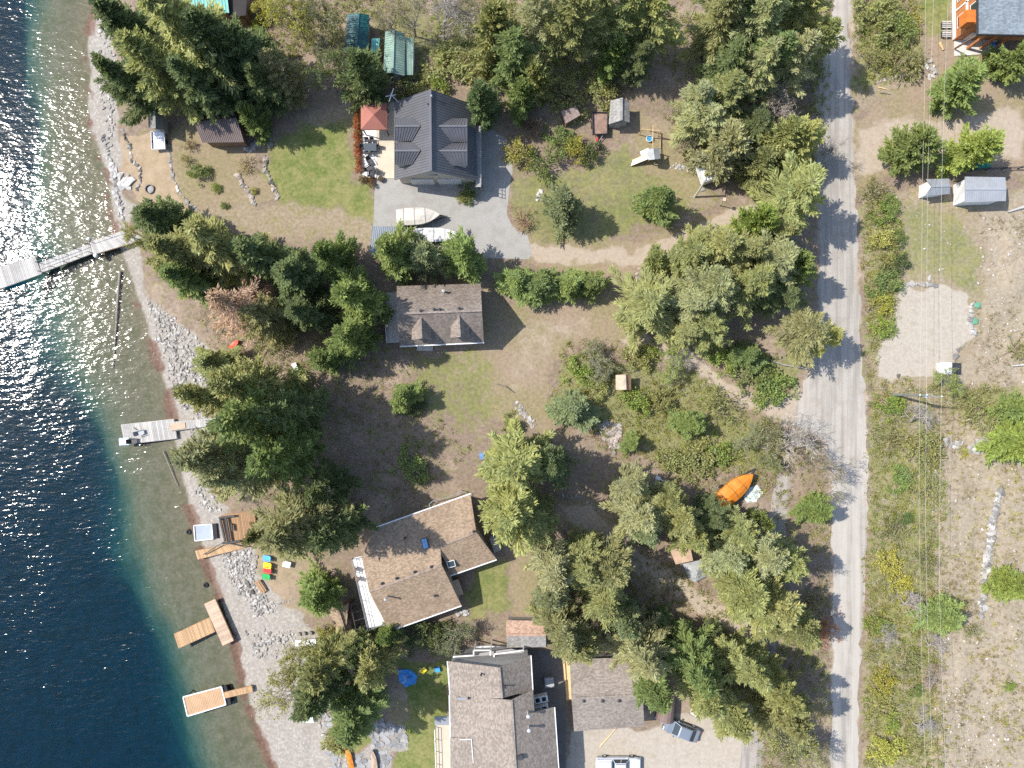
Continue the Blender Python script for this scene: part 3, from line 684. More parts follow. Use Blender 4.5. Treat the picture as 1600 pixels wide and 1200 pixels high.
# ------------------------------------------------------------------ dark metal roofed house with four dormers
def house_dark():
    c = P(678, 215); t = thing('house', 'house with dark grey ribbed metal roof and four dormers', 'house', c)
    ze, zr = 3.2, 8.0
    gable(t, [(616, 160), (616, 281), (745, 282), (743, 165)], [(672, 140), (673, 267)], ze, zr, M_DARKMETAL, M_CREAM, inset=0.45, seam=30, seam_mat=M_DARKMETAL)
    for v0, v1, vr in ((184, 220.5, 197), (222.5, 257.5, 235.5)):
        dormer(t, (656, vr, 6.9), (617.5, vr, 6.9), (617.5, v0, 5.7), (617.5, v1, 5.7), (643, v0 - 0.5, 5.75), (643, v1 - 0.5, 5.75), 3.4, M_DARKMETAL, M_CREAM, 8)
        dormer(t, (686, vr, 7.1), (730, vr, 7.1), (730, v0 + 1, 5.8), (730, v1 + 1.5, 5.8), (704, v0 + 1, 5.85), (704, v1 + 1.5, 5.85), 3.4, M_DARKMETAL, M_CREAM, 8)
    w = wall_pts(t); y = min(p.y for p in w); cx = (w[0].x + w[2].x) / 2
    for x in (cx - 3.2, cx + 0.2): door(t, (x + 1.4, y - 0.04, 1.15), (0, -1), 2.9, 2.3, M_WHITE, 'garage_door', 4)
    window(t, (cx - 0.2, y - 0.04, 4.6), (0, -1), 1.4, 1.2)
    for yy in (2.2, -1.2): window(t, (w[0].x - 0.04, w[0].y - 4 - yy, 1.6), (-1, 0), 1.8, 1.5)
    door(t, (w[0].x - 0.04, w[0].y - 4.2, 1.05), (-1, 0), 1.0, 2.1, M_BROWNW)
    pipe(t, 675, 152, 7.7, 0.45, 0.07, mat=M_CHROME); pipe(t, 669, 164, 7.6, 0.3, 0.06)
    # dish antenna on the upper left gable corner
    a = P(618, 155, 4.2); m = MB(); m.tube([Vector((a.x + 0.5, a.y - 0.4, 3.6)), a, a + Vector((-0.5, 0.4, 0.6))], 0.04, 6)
    m.beam(a + Vector((-0.7, -0.5, 0.5)), a + Vector((-0.1, 1.0, 0.8)), 0.1, 0.05); m.beam(a + Vector((-1.1, 0.1, 0.6)), a + Vector((0.1, 0.3, 0.6)), 0.06, 0.06)
    m.build('antenna', M_WHITE, t)
    # balcony rail along the right wall
    pts = [P(748, 196, 2.9), P(748, 292, 2.9)]
    m = MB(); m.slab([P(743, 196, 2.75), P(752, 196, 2.75), P(752, 292, 2.75), P(743, 292, 2.75)], 0.12); m.build('walkway', M_GREYW, t)
    railing(t, [P(752, 196, 2.8), P(752, 292, 2.8)], 1.0, M_GALV, 0.45, 'railing', 2)
    for v in (200, 245, 290):
        p = P(751, v, 2.7); m = MB(); m.box((p.x, p.y, 1.3), (0.14, 0.14, 2.75)); m.build('post', M_GREYW, t)
house_dark()

def patio():
    o = MB(); o.prism([P(566, 160), P(617, 160), P(617, 279), P(589, 279), P(566, 278)], -0.05, 0.10); p = o.build('patio', PATIO_M); p['kind'] = 'structure'
    for i in range(5):  # slabs along the left side carry the painted sun glare
        for j in range(2):
            m = MB(); x0, x1 = 567 + j * 11, 577.5 + j * 11; y0, y1 = 204 + i * 14.6, 218 + i * 14.6
            m.prism([P(x0, y0), P(x1, y0), P(x1, y1), P(x0, y1)], 0.06, 0.115); m.build('glare_slab', PATIO_GLARE_M, p)
patio()

def gazebo():
    q = [P(564, 161, 2.7), P(604, 161, 2.7), P(604, 202, 2.7), P(564, 202, 2.7)]; apex = P(584, 179, 3.9)
    c = sum(q, Vector()) / 4; t = thing('gazebo', 'square garden gazebo with coral red pyramid canopy on the patio', 'gazebo', (c.x, c.y, 0.1))
    for i in range(4):
        m = MB(); m.slab([apex, q[i], q[(i + 1) % 4]], 0.03); m.build('canopy_panel', M_CORAL, t)
        v = MB(); v.slab([q[i], q[(i + 1) % 4], q[(i + 1) % 4] - Vector((0, 0, 0.28)) + (c - q[(i + 1) % 4]) * 0.004, q[i] - Vector((0, 0, 0.28)) + (c - q[i]) * 0.004], 0.02); v.build('valance', M_CORAL, t)
        p = lerp(q[i], c, 0.1); m = MB(); m.box((p.x, p.y, 1.38), (0.12, 0.12, 2.56)); m.build('post', M_DARK, t)
    m = MB()
    for i in range(4): m.beam(lerp(q[i], c, 0.1) - Vector((0, 0, 0.3)), lerp(q[(i + 1) % 4], c, 0.1) - Vector((0, 0, 0.3)), 0.07, 0.07)
    m.build('roof_frame', M_DARK, t)
gazebo()

# ------------------------------------------------------------------ grey shingled cottage
def house_cottage():
    t = thing('cottage', 'cottage with grey brown shingle roof and two narrow dormers', 'house', P(690, 492))
    gable(t, [(620, 447), (751, 443), (756, 535), (625, 541)], [(619.5, 490), (753, 485)], 3.0, 6.8, S_H2, M_CREAM, inset=0.4, cap=S_H2)
    gutter(t, (625, 541.5), (756, 535.5), 3.0)
    for tip, rf, xl, xr, yf in (((657, 493, 6.3), (658.5, 529, 6.3), 643, 674, 531), ((716.5, 490, 6.3), (718.7, 526.5, 6.3), 703.5, 734, 528)):
        dormer(t, tip, rf, (xl, yf, 4.9), (xr, yf, 4.9), (xl + 1, yf - 21, 5.05), (xr - 1, yf - 21, 5.05), 3.2, S_H2, M_GREYW)
    for u, v in ((658, 486), (679, 484), (688, 484), (718, 482.5)): pipe(t, u, v, 6.5, 0.35, 0.12, 'roof_vent')
    pipe(t, 694, 456, 4.0, 1.0, 0.12, 'chimney_pipe', M_CHROME)
    w = wall_pts(t); y = min(p.y for p in w)
    door(t, (w[2].x - 5.5, y + 0.2, 1.05), (0, -1), 1.0, 2.1, M_BROWNW)
    for x in (2.0, 8.2): window(t, (w[2].x - x, y + 0.2, 1.6), (0, -1), 1.5, 1.2)
    window(t, (w[2].x + 0.04, w[2].y + 3.0, 1.6), (1, 0), 1.6, 1.2)
    # steps and deck on the left side
    m = MB(); m.slab([P(600, 458, 0.7), P(622, 456, 0.7), P(624, 535, 0.7), P(606, 536, 0.7)], 0.15); m.build('side_deck', M_PLANKG, t)
    railing(t, [P(600, 458, 0.7), P(606, 536, 0.7)], 0.9, M_WHITE, 1.3, 'railing', 2)
    m = MB(); m.box(P(664, 543, 0.15), (2.0, 0.8, 0.3)); m.build('doorstep', M_CONC, t)
house_cottage()

# ------------------------------------------------------------------ brown shingled house
def house_brown():
    t = thing('house', 'large brown shingle roofed house with white balcony, set at an angle', 'house', P(660, 890))
    ze, zr = 3.4, 5.2
    ridge = [P(577, 924, zr), P(690, 882.5, zr)]; wr = [P(688, 853, 4.9), P(744, 831, 4.9)]
    up = [P(584, 826, ze), P(737, 773, ze), P(757, 800, ze + 0.5)]
    s1 = MB(); zt = ze
    back_l, back_r = P(584, 826, 3.5), P(688, 790, 3.5)
    s1.slab([ridge[0], ridge[1], P(688, 857, 4.75), back_r, back_l, P(565, 872, 4.2)], 0.14); s1.build('roof_slope', S_H3, t)
    s2 = MB(); s2.slab([ridge[0], ridge[1], P(721, 946, 3.3), P(608, 986, 3.3)], 0.14); s2.build('roof_slope', S_H3, t)
    s3 = MB(); s3.slab([P(687, 853.5, 4.92), wr[1], P(735, 772, 3.52), P(686.5, 790.5, 3.52)], 0.14); s3.build('wing_slope', S_H3, t)
    s4 = MB(); s4.slab([P(686, 854, 4.9), wr[1], P(776, 874, 3.1), P(704, 899, 3.1)], 0.14); s4.build('wing_slope', S_H3, t)
    for a, b in ((ridge[0], ridge[1]), (wr[0], wr[1])):
        rc = MB(); rc.beam(a + Vector((0, 0, 0.03)), b + Vector((0, 0, 0.03)), 0.3, 0.06); rc.build('ridge_cap', S_H3P, t)
    gutter(t, (584, 825), (736, 771), 3.5); gutter(t, (608, 986.5), (721, 946.5), 3.25); gutter(t, (704, 899.5), (776, 874.5), 3.05)
    # walls under the two roofs
    def foot(pts, tops, name='wall'):
        m = MB(); q = [P(*p, 2.5) for p in pts]; n = len(q)
        m.add([Vector((p.x, p.y, -0.1)) for p in q] + [Vector((p.x, p.y, z)) for p, z in zip(q, tops)], [tuple(range(n - 1, -1, -1)), tuple(range(n, 2 * n))] + [(i, (i + 1) % n, n + (i + 1) % n, n + i) for i in range(n)])
        m.build(name, M_CREAM, t)
    foot([(574, 874), (586, 832), (684, 797), (692, 880), (716, 941), (611, 979), (582, 922)], [4.0, 3.35, 3.35, 4.9, 3.2, 3.2, 4.9])
    foot([(684, 797), (731, 779), (744, 830), (769, 871), (706, 893), (690, 856)], [3.35, 3.35, 4.65, 3.0, 3.0, 4.6], 'wing_wall')
    # roof windows, vents and flue
    def roof_box(c, z, w, d, rz, mat, name, frame=M_WHITE):
        p = P(*c, z); f = MB(); f.box(p, (w, d, 0.22), rz); o = f.build(name, frame, t)
        g = MB(); g.box(p + Vector((0, 0, 0.105)), (w - 0.14, d - 0.14, 0.05), rz); g.build('pane', mat, o)
    roof_box((664, 849), 4.7, 0.75, 1.3, R(15), M_SKYL, 'skylight', M_DARK); roof_box((705, 881), 4.0, 0.95, 0.8, R(15), M_GLASS, 'skylight')
    pipe(t, 605, 932, 5.0, 1.3, 0.1, 'chimney_pipe', M_CHROME)
    for u, v in ((597, 911), (620, 903), (648, 893), (674, 885)): pipe(t, u, v, 5.1, 0.2, 0.11, 'roof_vent')
    pipe(t, 633, 840, 4.3, 0.25, 0.1, 'roof_vent'); pipe(t, 680, 930, 4.1, 0.25, 0.1, 'roof_vent'); pipe(t, 740, 830, 4.9, 0.2, 0.1, 'roof_vent')
    # balcony on the lake side
    m = MB(); m.slab([P(551, 872, 2.6), P(578, 866, 2.6), P(612, 975, 2.6), P(577, 981, 2.6)], 0.16); m.build('balcony_floor', M_WHITE, t)
    railing(t, [P(572, 868, 2.6), P(552, 872, 2.6), P(577, 981, 2.6), P(599, 973, 2.6)], 1.0, M_GALV, 1.6, 'balcony_railing', 2)
    for c in ((556, 886), (566, 930), (578, 976)):
        p = P(*c, 2.4); m = MB(); m.box((p.x + 0.2, p.y, 1.2), (0.16, 0.16, 2.5)); m.build('post', M_WHITE, t)
    # utility annex on the right and wood bench wall
    a = P(774, 850, 1.6); m = MB(); m.box((a.x, a.y, 0.95), (0.9, 1.8, 1.9), R(20)); m.build('annex', M_GREYW, t)
    w0 = Vector((math.cos(R(-160)), math.sin(R(-160)), 0))
    for f, z in ((0.35, 1.5), (0.7, 1.5)):
        p = lerp(P(706, 893, 2.5), P(769, 871, 2.5), f); window(t, (p.x + 0.05, p.y - 0.12, z), (0.36, -0.93), 1.4, 1.2)
    for f in (0.25, 0.7):
        p = lerp(P(574, 880, 2.5), P(611, 979, 2.5), f); window(t, (p.x - 0.3, p.y, 1.5), (-0.93, -0.36), 1.8, 1.5)
house_brown()

def back_walkway():
    t = thing('handrail', 'curved grey handrail along the path above the brown roof', 'handrail', P(700, 788))
    pts = [P(672, 797, 0.9), P(671, 788, 0.95), P(676, 783, 1.0), P(700, 777, 1.0), P(722, 768, 1.0), P(729, 771, 1.0), P(728, 778, 1.0)]
    m = MB(); m.tube(pts, 0.05, 8); m.build('rail', M_GALV, t)
    for p in pts[::2]:
        m = MB(); m.tube([(p.x, p.y, 0), p], 0.04, 6); m.build('post', M_GALV, t)
back_walkway()

# ------------------------------------------------------------------ big grey brown house at the bottom
def house_big():
    t = thing('house', 'big grey brown shingled house with offset gables at the bottom edge', 'house', P(780, 1130))
    ze, zr = 5.2, 7.6
    gable(t, [(699, 1033), (705, 1091), (832, 1078), (829, 1024)], [(780, 1043), (784, 1091)], ze, zr, S_H4, M_GREYW, inset=0.35, slopes=('upper_slope', 'upper_slope'))
    A, B = P(799, 1094, 7.4), P(811, 1290, 7.4)
    s = MB(); s.slab([A, B, P(706, 1290, 4.8), P(703, 1086, 4.8)], 0.14); s.build('main_slope', S_H4, t)
    s = MB(); s.slab([A, lerp(A, B, 0.14), P(835, 1112, 6.0), P(833, 1078, 6.0)], 0.14); s.build('main_slope', S_H4, t)
    s = MB(); s.slab([lerp(A, B, 0.139), B, P(879, 1290, 4.6), P(866, 1105, 4.6)], 0.14); s.build('main_slope', S_H4, t)
    rc = MB(); rc.beam(A + Vector((0, 0, 0.03)), B + Vector((0, 0, 0.03)), 0.3, 0.06); rc.build('ridge_cap', S_H4, t)
    q = [P(711, 1095, 4.5), P(826, 1084, 4.5), P(828, 1112, 4.5), P(858, 1112, 4.3), P(869, 1280, 4.3), P(714, 1280, 4.5)]
    m = MB(); n = 6; m.add([Vector((p.x, p.y, -0.1)) for p in q] + [Vector((p.x, p.y, 4.6)) for p in q], [tuple(range(n - 1, -1, -1)), tuple(range(n, 2 * n))] + [(i, (i + 1) % n, n + (i + 1) % n, n + i) for i in range(n)]); m.build('main_wall', M_GREYW, t)
    g = MB(); g.add([P(712, 1096, 4.6), P(824, 1085, 4.6), P(799, 1096, 7.15)], [(0, 1, 2)]); g.build('gable_wall', M_GREYW, t)
    for a, b, z in (((866.5, 1105), (873.5, 1210), 4.55), ((702, 1086), (704.5, 1210), 4.75), ((699, 1033), (703, 1085), 5.15), ((829.5, 1024), (832.5, 1078), 5.15)): gutter(t, a, b, z)
    low = MB(); low.slab([P(703, 1153, 5.0), P(735, 1152, 5.6), P(740, 1290, 5.6), P(705, 1290, 5.0)], 0.1); low.build('porch_roof', S_H4, t)
    fl = MB(); fl.beam(P(719, 1155.5, 5.5), P(736.5, 1155, 5.75), 0.09, 0.06); fl.beam(P(736.5, 1155, 5.75), P(739.5, 1192, 5.75), 0.09, 0.06); fl.build('flashing', M_WHITE, t)
    pipe(t, 825, 1113, 6.6, 1.1, 0.13, 'chimney_pipe', M_CHROME); pipe(t, 826, 1133, 6.2, 1.4, 0.13, 'chimney_pipe', M_CHROME)
    p = P(813, 1183, 7.2); m = MB(); m.box(p, (0.55, 0.55, 0.35), R(10)); m.build('roof_vent', M_DARK, t)
    pipe(t, 752, 1052, 6.8, 0.5, 0.08, 'roof_vent'); pipe(t, 789, 1071, 7.3, 0.6, 0.08, 'roof_vent')
    m = MB(); m.box(P(724, 1091, 5.8), (1.4, 0.25, 0.15)); m.build('roof_ladder_hook', M_GALV, t); pipe(t, 732, 1089, 6.0, 0.4, 0.07, 'roof_vent')
    # front gable porch with white frames at the top side
    m = MB(); m.slab([P(708, 1026, 3.2), P(800, 1014, 3.2), P(826, 1022, 3.2), P(824, 1045, 3.2), P(708, 1045, 3.2)], 0.15); m.build('front_porch_floor', M_GREYW, t)
    m = MB()
    for a, b in (((708, 1026), (740, 1024)), ((740, 1024), (740, 1016)), ((740, 1016), (766, 1016)), ((766, 1016), (766, 1024)), ((772, 1022), (818, 1016)), ((772, 1022), (772, 1034)), ((744, 1034), (772, 1034)), ((772, 1034), (806, 1030)), ((770, 1041), (788, 1039))):
        m.beam(P(*a, 3.9), P(*b, 3.9), 0.16, 0.12)
    m.build('porch_frame', M_WHITE, t)
    for c in ((709, 1027), (741, 1017), (767, 1017), (772, 1034), (818, 1017)):
        p = P(*c, 3.9); m = MB(); m.box((p.x, p.y, 1.95), (0.15, 0.15, 3.9)); m.build('porch_post', M_WHITE, t)
    window(t, P(779, 1039, 4.6), (0, 1), 1.5, 1.2)
    # bay windows on the right wall
    for c in ((845, 1092), (846, 1107)):
        p = P(*c, 3.2); m = MB(); m.box((p.x, p.y, 3.0), (1.7, 0.8, 0.9), R(12)); b = m.build('bay_window', M_WHITE, t)
        for k in (-1, 1):
            g = MB(); g.box((p.x + k * 0.38, p.y + k * 0.08, 3.44), (0.5, 0.5, 0.06), R(12)); g.build('pane', M_GLASS, b)
    # terrace on the lake side
    m = MB(); m.slab([P(681, 1133, 2.6), P(706, 1133, 2.6), P(709, 1290, 2.6), P(685, 1290, 2.6)], 0.15); m.build('terrace_floor', PATIO_M, t)
    m = MB(); m.slab([P(679, 1120, 2.9), P(704, 1119, 2.9), P(705, 1133, 2.9), P(679, 1133, 2.9)], 0.1); m.build('terrace_awning', M_GALV, t)
    railing(t, [P(680, 1135, 2.6), P(685, 1290, 2.6)], 1.0, M_WHITE, 1.4, 'terrace_railing', 2)
    for c in ((683, 1140), (685, 1180), (687, 1250)):
        p = P(*c, 2.4); m = MB(); m.box((p.x, p.y, 1.2), (0.15, 0.15, 2.5)); m.build('post', M_WHITE, t)
house_big()

def garage():
    t = thing('garage', 'garage with grey brown shingle roof behind the parked truck', 'garage', P(950, 1085))
    gable(t, [(890, 1030), (1000, 1027), (1007, 1135), (897, 1143)][0:1] + [(1000, 1027), (1007, 1135), (897, 1143)], [(893, 1091), (1004, 1086)], 3.0, 4.6, S_H5, M_GREYW, inset=0.35)
    for u in (912, 941, 967): pipe(t, u, 1094, 4.3, 0.2, 0.13, 'roof_vent')
    w = wall_pts(t)
    c = lerp(w[2], w[3], 0.35); door(t, (c.x, c.y - 0.05, 1.15), (0.07, -1), 2.9, 2.3, M_WHITE, 'garage_door', 4)
    c = lerp(w[2], w[3], 0.75); door(t, (c.x, c.y - 0.05, 1.15), (0.07, -1), 2.9, 2.3, M_WHITE, 'garage_door', 4)
    window(t, (w[3].x - 0.05, w[3].y + 4, 1.6), (-1, 0.05), 1.2, 0.9)
garage()

# ------------------------------------------------------------------ house at the top right
def house_orange():
    t = thing('house', 'house with blue grey shingle roof and orange cedar walls at the top right corner', 'house', P(1560, 10))
    ze = 6.0
    A, B = P(1640, -40, 8.2), P(1800, -40, 8.2)
    s = MB(); s.slab([P(1528, 53, ze), P(1528, -120, ze), P(1700, -120, ze + 2.0), P(1700, 57, ze + 2.0)], 0.2); s.build('roof_slope', S_BLUE, t)
    s = MB(); s.slab([P(1700, -120, ze + 2.0), P(1700, 57, ze + 2.0), P(1840, 57, ze), P(1840, -120, ze)], 0.2); s.build('roof_slope', S_BLUE, t)
    f = MB(); f.beam(P(1527, 54, ze - 0.1), P(1700, 58, ze + 1.9), 0.1, 0.35); f.beam(P(1527, 54, ze - 0.1), P(1527, -120, ze - 0.1), 0.1, 0.35); f.build('fascia', M_DARK, t)
    q = [P(1537, 26, ze), P(1840, 26, ze), P(1840, -120, ze), P(1537, -120, ze)]; xl, ys = q[0].x, q[0].y
    m = MB(); m.prism(q, -0.1, ze - 0.1); m.build('wall', M_ORANGEW, t)
    # storey band, corner boards and windows on the wall that faces the road
    m = MB(); m.box((xl - 0.04, ys + 6, 2.9), (0.14, 12, 0.3)); m.build('storey_band', M_WHITE, t)
    m = MB(); m.box((xl - 0.05, ys + 6, 0.25), (0.16, 12, 0.5)); m.build('plinth', M_WHITE, t)
    for y in (0.0, 3.4, 6.6): m = MB(); m.box((xl - 0.03, ys + y, 2.9), (0.16, 0.2, 5.6)); m.build('corner_board', M_WHITE if y else M_ORANGEW, t)
    for y in (1.7, 5.0, 8.2):
        window(t, (xl - 0.06, ys + y, 4.3), (-1, 0), 1.7, 1.4); window(t, (xl - 0.06, ys + y, 1.6), (-1, 0), 1.5, 1.2)
    m = MB(); m.box((xl - 0.6, ys + 0.75, 3.9), (1.15, 1.5, 1.6)); m.build('porch_bay', paint('bright_cedar', (0.52, 0.16, 0.035), 0.6, 0.15, 1.5), t)
    m = MB(); m.beam(P(1492, 76, 0.3), P(1527, 55, ze - 0.4), 0.16, 0.2); m.build('brace', M_BROWNW, t)
    p = P(1532, 58, 0.4)
    for dx, w in ((0, 0.3), (1.6, 0.22), (3.4, 0.22)): m = MB(); m.box((p.x + dx - 1.5, ys - 1.1, 2.8), (w, w, 5.6)); m.build('post', M_ORANGEW, t)
    window(t, (xl + 3, ys - 0.05, 4.2), (0, -1), 1.6, 1.3); door(t, (xl + 1.6, ys - 0.05, 1.05), (0, -1), 1.0, 2.1, M_WHITE)
    o = MB(); o.prism([P(1490, 40), P(1556, 40), P(1558, 84), P(1491, 88)], -0.05, 0.12); b = o.build('concrete_pad', M_CONC); b['kind'] = 'structure'
house_orange()

# ------------------------------------------------------------------ sheds
def shed(name, label, e, r, ze, zr, roof, wall, seam=0, cat='shed', inset=0.25, labels=(None, None), dr=None):
    c = P((e[0][0] + e[2][0]) / 2, (e[0][1] + e[2][1]) / 2); z0 = hz(c.x, c.y)
    t = thing(name, label, cat, (c.x, c.y, z0))
    gable(t, e, r, ze, zr, roof, wall, th=0.09, inset=inset, seam=seam, seam_mat=(roof[0] if isinstance(roof, list) else roof), z0=z0, labels=labels)
    w = wall_pts(t); a, b = (w[1], w[2]) if dr is None else (w[dr[0]], w[dr[1]])
    c = (a + b) / 2; d = (b - a); o = Vector((d.y, -d.x, 0)).normalized()
    if (c - Vector((t.location.x, t.location.y, c.z))).dot(o) < 0: o = -o
    door(t, (c.x + o.x * 0.05, c.y + o.y * 0.05, z0 + 0.95), o, min(0.9, d.length * 0.5), 1.8, wall)
    return t
shed('shed', 'open sided shed with brown ribbed metal roof above the dirt garden', [(311, 175), (367, 173), (381, 222), (317, 223)], [(304, 192), (370, 186)], 2.6, 3.5, M_BROWNMETAL, M_BROWNW, 22)
shed('shed', 'small mossy grey shingled shed beside the beach', [(231, 177), (232, 199), (254, 203), (253, 177)], [(241, 174), (242, 201)], 2.2, 3.0, S_MOSS, M_GREYW)
shed('shed', 'long shed with dark teal metal roof at the top', [(543, 23), (537, 83), (576, 82), (577, 24)], [(560, 21), (556, 81)], 2.4, 3.0, M_TEALD, M_BROWNW, 18)
shed('shed', 'shed with pale green weathered ribbed metal roof, beside the dark teal one', [(602, 50), (599, 114), (632, 118), (633, 53)], [(615, 47), (613, 114)], 2.4, 3.2, M_TEALP, M_GREYW, 18)
def leanto(name, label, q, z, mat, wall, slope=0.4, seam=0, cat='shed'):
    pts = [P(*c, z + (slope if i < 2 else 0)) for i, c in enumerate(q)]; c = sum(pts, Vector()) / 4; z0 = hz(c.x, c.y)
    t = thing(name, label, cat, (c.x, c.y, z0))
    m = MB(); m.slab(pts, 0.08); ro = m.build('roof', mat, t)
    if seam: seams(ro, (pts[0], pts[1], pts[2], pts[3]), seam, mat)
    w = [lerp(p, c, 0.1) for p in pts]; m = MB()
    m.add([Vector((p.x, p.y, z0 - 0.05)) for p in w] + [Vector((p.x, p.y, p.z - 0.12)) for p in w], [(3, 2, 1, 0), (4, 5, 6, 7)] + [(i, (i + 1) % 4, 4 + (i + 1) % 4, 4 + i) for i in range(4)])
    m.build('wall', wall, t)
    a, b = w[2], w[3]; cc = (a + b) / 2; d = b - a; o = Vector((d.y, -d.x, 0)).normalized()
    if (cc - c).dot(o) < 0: o = -o
    door(t, (cc.x + o.x * 0.03, cc.y + o.y * 0.03, z0 + min(0.9, z * 0.4)), o, min(0.85, d.length * 0.5), min(1.7, z * 0.75), wall)
    return t
leanto('shed', 'narrow green roofed lean-to attached right of the pale green shed', [(634, 58), (646, 59), (645, 117), (633, 117)], 2.0, M_TEALP, M_GREYW, 0.2, 5)
leanto('shed', 'small green roof edge showing between the two teal shed roofs', [(581, 60), (593, 60), (591, 92), (579, 90)], 1.9, M_TEALL, M_BROWNW, 0.2, 4)
shed('shed', 'grey gable shed with pale felt roof beside the small trailer', [(954, 157), (951, 194), (984, 191), (983, 158)], [(971, 153), (971, 188)], 2.2, 3.0, S_GREY, M_GREYW)
leanto('shed', 'small brown tilted lean-to roof among the bushes', [(877, 174), (899, 166), (907, 180), (884, 193)], 1.6, paint('rusty_tin', (0.25, 0.19, 0.165), 0.7, 0.3, 1.5), M_BROWNW, 0.25, 5)
shed('shed', 'tiny wooden shed with tan roof among the lime shrubs', [(962, 586), (962, 609), (986, 610), (986, 586)], [(976, 585), (977, 609)], 1.9, 2.6, [paint('tan_board', (0.42, 0.33, 0.25), 0.8, 0.2, 1.5), paint('ochre_board', (0.36, 0.22, 0.12), 0.8, 0.2, 1.5)], M_BROWNW)
shed('shed', 'long low shed with pink and grey shingle slopes above the garage', [(791, 969), (852, 970), (853, 1011), (792, 1012)], [(791, 992), (853, 992)], 2.2, 2.9, [S_PINK, S_GREY], M_GREYW, labels=('pink shingle slope', 'grey shingle slope'))
shed('shed', 'small brown shingled garden shed left of the white balcony', [(512, 958), (545, 942), (553, 986), (524, 992)], [(527, 950), (540, 990)], 2.2, 2.9, S_H3, M_BROWNW)
leanto('shed', 'tan flat roofed shed half hidden under the trees', [(1046, 858), (1078, 853), (1083, 876), (1056, 882)], 2.2, paint('tan_roof', (0.45, 0.31, 0.22), 0.8, 0.15, 1.0), M_BROWNW, 0.2)
leanto('carport', 'carport with blue grey ribbed metal roof left of the gravel driveway', [(582, 353), (622, 354), (618, 396), (578, 395)], 2.5, M_CARPORT, M_GREYW, 0.3, 14, 'carport')
shed('shed', 'small grey metal shed under the power lines', [(1447, 280), (1482, 279), (1484, 303), (1446, 306)], [(1456, 291), (1484, 290)], 2.2, 2.7, M_GALV, M_WHITE, 10)
shed('shed', 'large white walled shed with ribbed pale metal roof at the right', [(1508, 276), (1570, 277), (1571, 314), (1508, 316)], [(1508, 295), (1572, 295)], 2.8, 3.3, paint('pale_metal', (0.29, 0.305, 0.33), 0.45, 0.08, 1.0), M_WHITE, 18)
leanto('building', 'building corner with bright teal metal roof at the top left edge', [(268, -30), (352, -30), (358, 20), (272, 14)], 3.0, M_TEALL, M_BROWNW, 0.4, 18, 'building')
leanto('building', 'dark flat roofed building corner beside the teal roof at the top', [(360, -30), (388, -30), (384, 24), (360, 27)], 2.6, paint('dark_felt', (0.035, 0.03, 0.03), 0.8, 0.2, 1), M_BROWNW, 0.1, 0, 'building')
# ------------------------------------------------------------------ plants: prototypes
FOL = foliage('needles', 0.68, 1.85, 0.4, 0.1)
FOLB = foliage('broad_leaves', 0.7, 1.65, 0.42, 0.12)
TWIG = foliage('twigs', 0.7, 1.4, 0.0, 0.1)
BARK = paint('bark', (0.16, 0.12, 0.095), 0.95, 0.35, 2.5)
BARKG = paint('grey_bark', (0.30, 0.27, 0.24), 0.95, 0.3, 2.5)

class Leaves:
    def __init__(s): s.c = []; s.a = []; s.b = []; s.l = []; s.w = []; s.r = []
    def add(s, c, a, b, l, w, r):
        s.c.append(c); s.a.append(a); s.b.append(b); s.l.append(l); s.w.append(w); s.r.append(r)
    def mesh(s, name, mat):
        c, a, b = [np.concatenate(x) for x in (s.c, s.a, s.b)]; l, w, r = [np.concatenate(x) for x in (s.l, s.w, s.r)]
        a = a / (np.linalg.norm(a, axis=1, keepdims=True) + 1e-9); b = b - a * (a * b).sum(1, keepdims=True); b = b / (np.linalg.norm(b, axis=1, keepdims=True) + 1e-9)
        nrm = np.cross(a, b); bend = (l * 0.12)[:, None] * nrm
        v = np.stack([c - a * l[:, None] / 2, c + b * w[:, None] / 2 + bend, c + a * l[:, None] / 2, c - b * w[:, None] / 2 + bend], 1).reshape(-1, 3)
        q = np.arange(len(v)).reshape(-1, 4)
        me = bpy.data.meshes.new(name); fill_mesh(me, v, q)
        at = me.attributes.new('leaf', 'FLOAT', 'POINT'); at.data.foreach_set('value', np.repeat(np.clip(r, 0, 1), 4).astype(np.float32))
        me.materials.append(mat)
        return me

def rvec(g, n): x = g.normal(size=(n, 3)); return x / np.linalg.norm(x, axis=1, keepdims=True)
def mesh_of(mb, name, mat):
    me = bpy.data.meshes.new(name); me.from_pydata(mb.v, [], mb.f); me.materials.append(mat); return me

